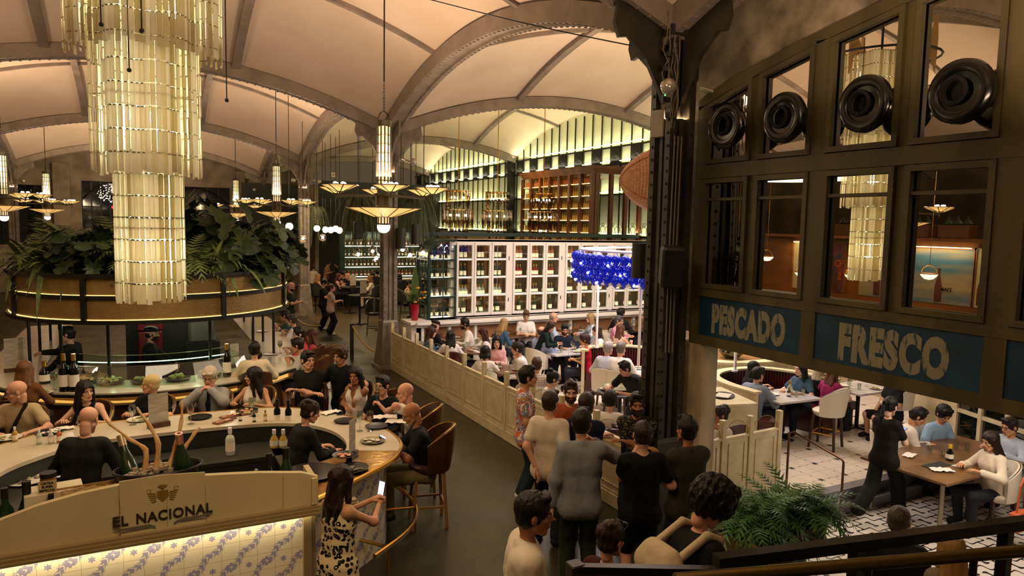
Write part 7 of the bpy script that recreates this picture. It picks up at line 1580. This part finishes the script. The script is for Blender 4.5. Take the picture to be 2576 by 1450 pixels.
for q, l in (((-6.42,2.20), 'white enamel plate with one shell left on it'), ((-6.14,2.32), 'white enamel plate heaped with empty shells')): plate((*q, .87), l, False, mat('shells', '4d4534', .6, c2='a39a80', nscale=20), .18)
put_bottle('spirit', 'clear', (*(-4.46,2.29), .86), 'white spray bottle on the back worktop', s=1.15, cap=mWHITE); put_bottle('squat', 'gold', (*(-3.96,2.35), .86), 'mustard squeeze bottle on the back worktop', s=.95, cap=mWHITE); put_bottle('squat', 'gold', (*(-3.86,2.31), .86), 'second mustard squeeze bottle beside the first', s=.95, cap=mWHITE)
# tapas bar objects
wineglass((*(-6.52,5.74), 1.052), 'stemmed glass of golden beer near the squat black bottle', 'd8961c', s=1.3); wineglass((*(-3.05,7.50), 1.052), 'glass of white wine before the coral tee', 'd8c27c', s=1.2); tumbler((*(-3.37,6.60), 1.052), 'tumbler beside the cream sweater at the tapas bar'); plate((*(-3.22,7.44), 1.052), 'white plate with black napkin at the tapas bar')
plate((*(-2.97,10.37), 1.052), 'white plate far along the tapas bar'); menu((*(-7.20,7.42), 1.052), 'large pale menu card beside the rust top', .2, .5, .3); menu((*(-3.97,6.47), 1.052), 'narrow menu card by the end of the display case', .3, .36, .15); plate((*(-6.63,5.58), 1.052), 'plate of leftovers by the golden beer', False, mFOOD)
t = thing('bottle_crate', 'red crate of bottles stacked behind the reaching bartender', 'crate', (BX-.15, 8.3, .9)); MB().box((0, 0, .3), (.40, .36, .6), bev=.02).box((0, 0, .75), (.42, .38, .26), bev=.02).build('crate', mat('crate_red', '6b1012', .5), t)
t = thing('slicing_machine', 'grey steel slicer on the back unit of the tapas bar', 'slicer', (BX+.75, 8.5, 1.8)); MB().box((0, 0, -.35), (.5, .4, .5), bev=.05).lathe([(.001, 0), (.16, 0), (.16, .02), (.001, .02)], (-.1, -.2, 0), 24, R=rotx(PI/2)).build('housing', mat('slicer_grey', '77786e', .35, .6), t)
MB().box((BX+.75, 8.5, .62), (.6, .5, 1.22)).build('trim_machine_plinth', mDARK, kind='structure')
# island and stand
t = thing('green_glass_vase', 'big squat green glass vase on the wooden island', 'vase', (*(5.30,4.20), .962)); MB().lathe([(.001, 0), (.12, .0), (.25, .12), (.24, .28), (.15, .40), (.17, .42), (.14, .40), (.22, .27), (.23, .13), (.1, .015)], seg=28).build('vase', thin_glass('green_vase', 'a8a83a', .25), t, smooth=.8); put_bottle('spirit', 'black', (*(3.33,2.83), .955), 'tall black pepper mill on the cream ledge', s=1.1, name='pepper_mill', cap=mBLACK)
t = thing('serving_tray', 'black oval tray with white papers on the service stand', 'tray', (2.75, 1.80, .967), .6); MB().lathe([(.001, .0), (.22, .0), (.24, .02), (.22, .006)], seg=28, sy=.7).build('tray', mBLACK, t); MB().box((0, 0, .014), (.30, .21, .006)).build('papers', mPLATE, t)
t = thing('round_tray', 'round steel tray under the leaning waiter’s hand', 'tray', (*(1.98,3.53), .78)); MB().lathe([(.001, .0), (.25, .0), (.28, .03), (.26, .008)], seg=32).build('tray', mCLIP, t)
# ================================================================== hanging globes, loudspeakers, boxes
def globe(loc, label, white=False):
    t = thing('globe_lamp', label, 'pendant lamp', loc, 0, 'white globe lamps' if white else 'clear globe lamps')
    MB().cyl((0, 0, .1), (0, 0, zc(loc[0], loc[1])-loc[2]), .010, seg=6).cyl((0, 0, .09), (0, 0, .15), .05, seg=10).build('hanging_rod', mBLACK, t)
    if white: MB().sphere((0, 0, 0), .12, 16, 10).build('globe', emis('white_globe', 'fff0cf', 3), t, smooth=True)
    else: MB().sphere((0, 0, 0), .135, 18, 12).build('globe', thin_glass('globe_clear', 'fff8e8', .14), t, smooth=True); MB().sphere((0, 0, 0), .05, 10, 8).build('bulb', mBULB, t, smooth=True)
    return t
for q, l in (((-0.19,12.49,2.71), 'clear globe lamp hanging first before the lit shelves'), ((0.59,13.79,2.74), 'clear globe lamp hanging second before the lit shelves'), ((0.25,12.26,2.62), 'clear globe lamp hanging lowest beside the riveted column'), ((0.56,10.99,2.90), 'clear globe lamp just past the riveted column'), ((0.59,10.51,2.78), 'clear globe lamp second past the riveted column'), ((0.95,10.55,2.84), 'clear globe lamp beside the curved kiosk roof'), ((-0.51,18.35,2.98), 'clear globe lamp against the middle aisle column'), ((0.31,19.06,3.00), 'clear lantern globe over the distant crowd')): globe(q, l)
for q, l in (((-1.28,16.53,3.40), 'white globe lamp by the canopy plants'), ((0.35,20.20,3.31), 'white globe lamp tilted near the hanging fern'), ((0.63,20.05,3.27), 'white globe first of the close row'), ((0.69,19.46,3.27), 'white globe second of the close row'), ((0.97,19.88,3.31), 'white globe third of the close row'), ((0.97,19.31,3.26), 'white globe last of the close row')): globe(q, l, True)
lamp('POINT', (0.38,12.21,2.83), 40, (1, .85, .6), .15, name='globe_light'); lamp('POINT', (0.31,17.93,3.00), 34, (1, .82, .55), .15, name='globe_light')
def speaker(loc, label, size, rz=0, tilt=0, cyl=False, mnt=None, rod=None):
    t = thing('loudspeaker', label, 'loudspeaker', loc, rz); t.rotation_euler = (tilt, 0, rz)
    if cyl: MB().cyl((0, 0, -size[2]/2), (0, 0, size[2]/2), size[0]/2, seg=28).build('cabinet', mat('speaker_shell', '23211c', .5), t, smooth=.6)
    else: MB().box((0, 0, 0), size, bev=.03).build('cabinet', mat('speaker_black', '0d0d0c', .5), t); MB().box((0, -size[1]/2-.004, 0), (size[0]*.86, .01, size[2]*.9)).build('grille', mat('grille', '050505', .8), t)
    if mnt: MB().bar((0, 0, 0), mnt, .03).build('bracket', mBLACK, t)
    if rod: MB().cyl((0, 0, size[2]/2), (0, 0, zc(loc[0], loc[1])-loc[2]), .008, seg=6).build('hanging_wire', mBLACK, t)
q = (0.09,0.62,3.19); speaker(q, 'upright cylindrical grey speaker beside the dark column', (.19, .19, .43), cyl=True, mnt=(.3, .15, .0)); q = (-0.23,-0.35,3.18); speaker(q, 'tilted black speaker bolted on the dark column', (.24, .22, .44), rz=-.5, tilt=.15, mnt=(.12, .25, .05))
for q, l in (((0.20,10.08,3.21), 'black tube speaker hanging just past the riveted column'), ((0.69,10.40,3.31), 'second black tube speaker hanging under the fern'), ((0.09,13.55,3.34), 'black square speaker hanging under the first fern')): speaker(q, l, (.24, .24, .50), cyl='square' not in l, rod=3.2)
t = thing('junction_box', 'pale metal junction box strapped to the dark column', 'electrical box', (-0.08,0.07,4.75), .35); MB().box((0, 0, 0), (.25, .16, .30), bev=.008).build('box', mat('box_grey', '9d9582', .5), t); MB().tube([(-.08, -.05, -.15), (-.06, -.05, -.25), (.02, -.05, -.26), (.06, 0, -.15)], .006, 5).tube([(0, -.09, .06), (.01, -.10, -.02), (0, -.09, -.1)], .004, 5).build('cable', mBLACK, t)
t = thing('dome_camera', 'white ball security camera on the dark column', 'camera', (0.05,0.11,5.74)); MB().sphere((0, 0, 0), .058, 18, 12).build('shell', mat('cam_white', 'b9b3a4', .4), t, smooth=True); MB().sphere((-.028, -.038, .0), .032, 12, 8).build('lens', mBLACK, t, smooth=True)
t = thing('cable_bundle', 'tangle of cables, clamps and a green-lit box running down the dark column', 'cables', (-.23, -.16, 0)); rs = np.random.RandomState(4); mb = MB()
for k in range(9):
    x = rs.uniform(-.05, .12); mb.tube([(x+rs.uniform(-.05, .05)*(i % 2), -.02+rs.uniform(-.03, .03), 5.9-i*.13-(k % 3)*.05) for i in range(9+(k % 3))], .006, 5)
for k in range(3): mb.tube([(.1+.05*k, -.04, 4.6), (.08+.05*k, -.05, 3.4), (.09+.05*k, -.04, 2.2)], .008, 5)
mb.build('cable', mat('cable_beige', '7c735c', .6), t); MB().box((-.07, -.04, 5.03), (.04, .03, .17)).build('router', mBLACK, t)
for k in range(5): MB().box((rs.uniform(-.10, .0), -.04, 5.45-k*.16), (.06, .05, .05), rs.rand()).build('clamp', mBLACK, t); MB().box((-.07, -.06, 5.03), (.012, .006, .05)).build('green_light', emis('green_led', '5cff5c', 4), t)
for q, l in (((0.06,0.02,4.99), 'bare spot bulb aimed down above the junction box'), ((0.07,0.06,5.38), 'small white floodlight under the dome camera')):
    t = thing('spot_bulb', l, 'spotlight', q); MB().lathe([(.015, .08), (.02, .04), (.045, -.02), (.04, -.03), (.001, -.03)], seg=14).build('bulb', mat('bulb_glass', 'b8b09a', .2, .4), t, smooth=True); MB().cyl((0, 0, .08), (.02, .1, .12), .012, seg=8).build('bracket', mBLACK, t)
w1, w2 = (-2.02,2.51,6.47), (0.09,0.42,5.66); t = thing('steel_cable', 'long thin steel cable stretched under the vault to the dark column', 'cable', (0, 0, 0)); MB().tube([tuple(np.array(w1)+(np.array(w2)-np.array(w1))*k/12+np.array([0, 0, -.03*math.sin(PI*k/12)])) for k in range(13)], .008, 5).build('wire', mBLACK, t)
t = thing('exit_sign', 'small green emergency exit sign on the riveted column', 'sign', (-0.15,10.27,2.24), 0); MB().box((0, 0, 0), (.09, .02, .18)).build('plate', mat('exit_green', '1d5a3a', .4), t); MB().box((.0, -.012, .02), (.03, .004, .06)).box((.0, -.012, -.04), (.05, .004, .015)).build('symbol', mWHITE, t)
t = thing('wall_notice', 'small white notice with red print high on the dark wall', 'sign', (1.89,24.16,5.56)); MB().box((0, 0, 0), (.18, .02, .20)).build('plate', mPLATE, t); MB().box((0, -.012, .03), (.12, .004, .02)).box((0, -.012, -.02), (.12, .004, .02)).build('print', mat('print_red', '8a2a22', .6), t)
# dark mass over the far bar with mezzanine rail
MB().box((.6, 31.0, 4.1), (3.2, .3, 2.6)).build('wall_mezzanine', mDARK, kind='structure')
MB().box((1.0, 29.5, 3.2), (5.4, 2.4, .14)).build('floor_gallery', mDARK, kind='structure')
t = thing('mezzanine_rail', 'thin dark railing of the upper gallery behind the ferns', 'railing', (0, 28.5, 3.2)); mb = MB().bar((-1.5, 0, 1.0), (3.5, 0, 1.0), .05).bar((-1.5, 0, .1), (3.5, 0, .1), .05); [mb.bar((-1.5+k*.25, 0, .1), (-1.5+k*.25, 0, 1.0), .02) for k in range(21)]; mb.build('rails', mBLACK, t)
# ================================================================== stair railings at the bottom edge
rl = thing('stair_railing', 'black square handrail with posts along the stair beside the camera', 'railing', (0, 0, 0)); a_, b_ = np.array((-3.14,-4.14,2.18)), np.array((-1.40,-4.54,2.20)); d_ = b_-a_
mRAIL = mat('rail_black', '1c1a14', .3, .3)
MB().bar(tuple(a_), tuple(b_), .06, .05).build('top_rail', mRAIL, rl)
for t_ in (.12, .40, .88): p = a_+d_*t_; MB().box((p[0], p[1], p[2]-.55), (.05, .05, 1.08)).build('post', mRAIL, rl)
a2, b2 = np.array((-3.55,-4.35,2.29)), np.array((-1.96,-4.80,2.28)); mb = MB().cyl(tuple(a2), tuple(b2), .026, seg=14); r3 = thing('brass_handrail', 'worn olive brass tube handrail running below the black rail', 'handrail', (0, 0, 0)); mb.build('tube', mat('olive_brass', '5c4f22', .3, .7), r3, smooth=True); mb = MB()
for t_ in (.2, .5, .8): p = a2+(b2-a2)*t_; mb.cyl((p[0], p[1], p[2]), (p[0], p[1], p[2]-.9), .015)
mb.build('supports', mRAIL, r3)
p = (-3.46,-3.54,1.97); q = (-2.95,-4.03,2.04); nw = thing('newel_post', 'square dark wooden newel post with its rail at the stair foot', 'railing', (0, 0, 0)); MB().box((p[0], p[1], p[2]-.5), (.075, .075, 1.0), bev=.006).build('post', mat('newel_wood', '2b2416', .4), nw); MB().bar((p[0], p[1], p[2]-.03), q, .045, .04).build('rail', mRAIL, nw)
# ================================================================== the side seen only in the mirror panes
pw = thing('poster_wall', 'orange-lit bar back with large beer posters, seen reflected in the panes', 'wall display', (-13.0, 0, 0))
MB().box((-.1, 6.8, 1.7), (.1, 9.0, 3.4)).box((.25, 6.8, 3.42), (.8, 9.0, .08)).build('panelling', mat('orange_wood', 'a5642a', .4, c2='7c4718', nscale=2, stretch=(1, .2, 1)), pw)
def poster(y, w_, z0, z1, m, words, col):
    po = MB().box((-.02, y, (z0+z1)/2), (.03, w_, z1-z0)).build('poster', m, pw)
    fr_ = MB().box((0, y-w_/2, (z0+z1)/2), (.05, .05, z1-z0)).box((0, y+w_/2, (z0+z1)/2), (.05, .05, z1-z0)).box((0, y, z1), (.05, w_, .05)); fr_.build('poster_frame', MC['orange_wood'], po)
    bo = MB().lathe([(.001, 0), (.09, 0), (.10, .03), (.10, .42), (.07, .55), (.035, .68), (.03, .85), (.038, .86), (.038, .9), (.001, .9)], (.0, y+.05, z0+.05), 16, sx=.2); bo.build('painted_bottle', mat('poster_brown', '5c2c16', .5), po, smooth=.8)
    for i, (s_, sz, zz) in enumerate(words): text(s_, 'lettering', sz, mat('pl_'+col, col, .6), po, (.01, y-.1, zz), (PI/2, 0, PI/2), .003, .004, 1)
SEA = mat('poster_sea', 'b99b62', .5, c2='4a6f86', nscale=.9, stretch=(1, .3, 2)); CRM = mat('poster_cream', 'cdb98a', .5)
poster(9.6, .8, 1.7, 3.25, CRM, [('Drink', .2, 3.0)], '3a2c20'); poster(8.3, .55, 1.7, 3.2, mat('poster_blue', '1f3a5c', .5, c2='a0402a', nscale=3), [('FO', .3, 2.5), ('S', .3, 2.1)], 'c8602c'); poster(6.9, 1.3, 1.7, 3.2, SEA, [], '7a1c14'); poster(5.1, 1.75, 1.7, 3.2, SEA, [('DAMM', .14, 2.05)], '2a1c10'); poster(4.0, .5, 1.7, 3.25, CRM, [('DOBLE', .1, 2.6), ('MALTA', .1, 2.45)], 'a83224')
for y, w_ in ((6.9, 1.2), (5.1, 1.6), (9.6, .6)): MB().box((.12, y, 3.22), (.03, w_, .02)).build('picture_light', emis('pic_led', 'ffe9b0', 9), pw); lamp('AREA', (-12.75, y, 3.2), 9, (1, .82, .5), w_, aim=(-13.0, y, 2.3), name='picture_wash', sy=.05)
for i in range(5):
    y = 4.6+i*1.05; t = thing('bottle_crate', ['first', 'second', 'third', 'fourth', 'fifth'][i]+' brown crate of green demijohns along the mirrored shelf', 'crate', (-12.75, y, 3.47)); MB().box((0, 0, .17), (.4, .8, .34), bev=.01).build('crate', mat('crate_wood', '5c3a1c', .6), t); mb = MB(); [mb.lathe([(.12, .3), (.13, .38), (.03, .5), (.03, .56), (.001, .56)], (0, -.25+k*.25, 0), 12) for k in range(3)]; mb.build('demijohns', BM['green'], t, smooth=.7)
mBOWL = emis('half_globe', 'ffe3bd', 2.2)
for i, (y, z, x) in enumerate(((8.9, 2.45, -9.4), (7.8, 2.86, -9.4), (6.6, 2.5, -9.4), (5.1, 2.55, -9.4), (4.4, 2.8, -9.4), (3.2, 2.7, -9.4))):
    t = thing('half_globe_lamp', ['first', 'second', 'third', 'fourth', 'fifth', 'last'][i]+' glowing half-globe lamp in the mirrored bar', 'pendant lamp', (x, y, z)); MB().lathe([(.001, -.14), (.09, -.12), (.16, -.05), (.18, 0), (.17, 0)], seg=20).build('bowl', mBOWL, t, smooth=True); MB().tube([(0, .18*math.cos(a), .18*math.sin(a)) for a in np.linspace(0, PI, 12)], .008, 4).cyl((0, 0, .18), (0, 0, 2.5), .006, seg=4).tube([(.18*math.cos(a), .18*math.sin(a), 0) for a in np.linspace(0, 2*PI, 21)[:-1]], .012, 4, True).build('hoop', mBRASS, t)
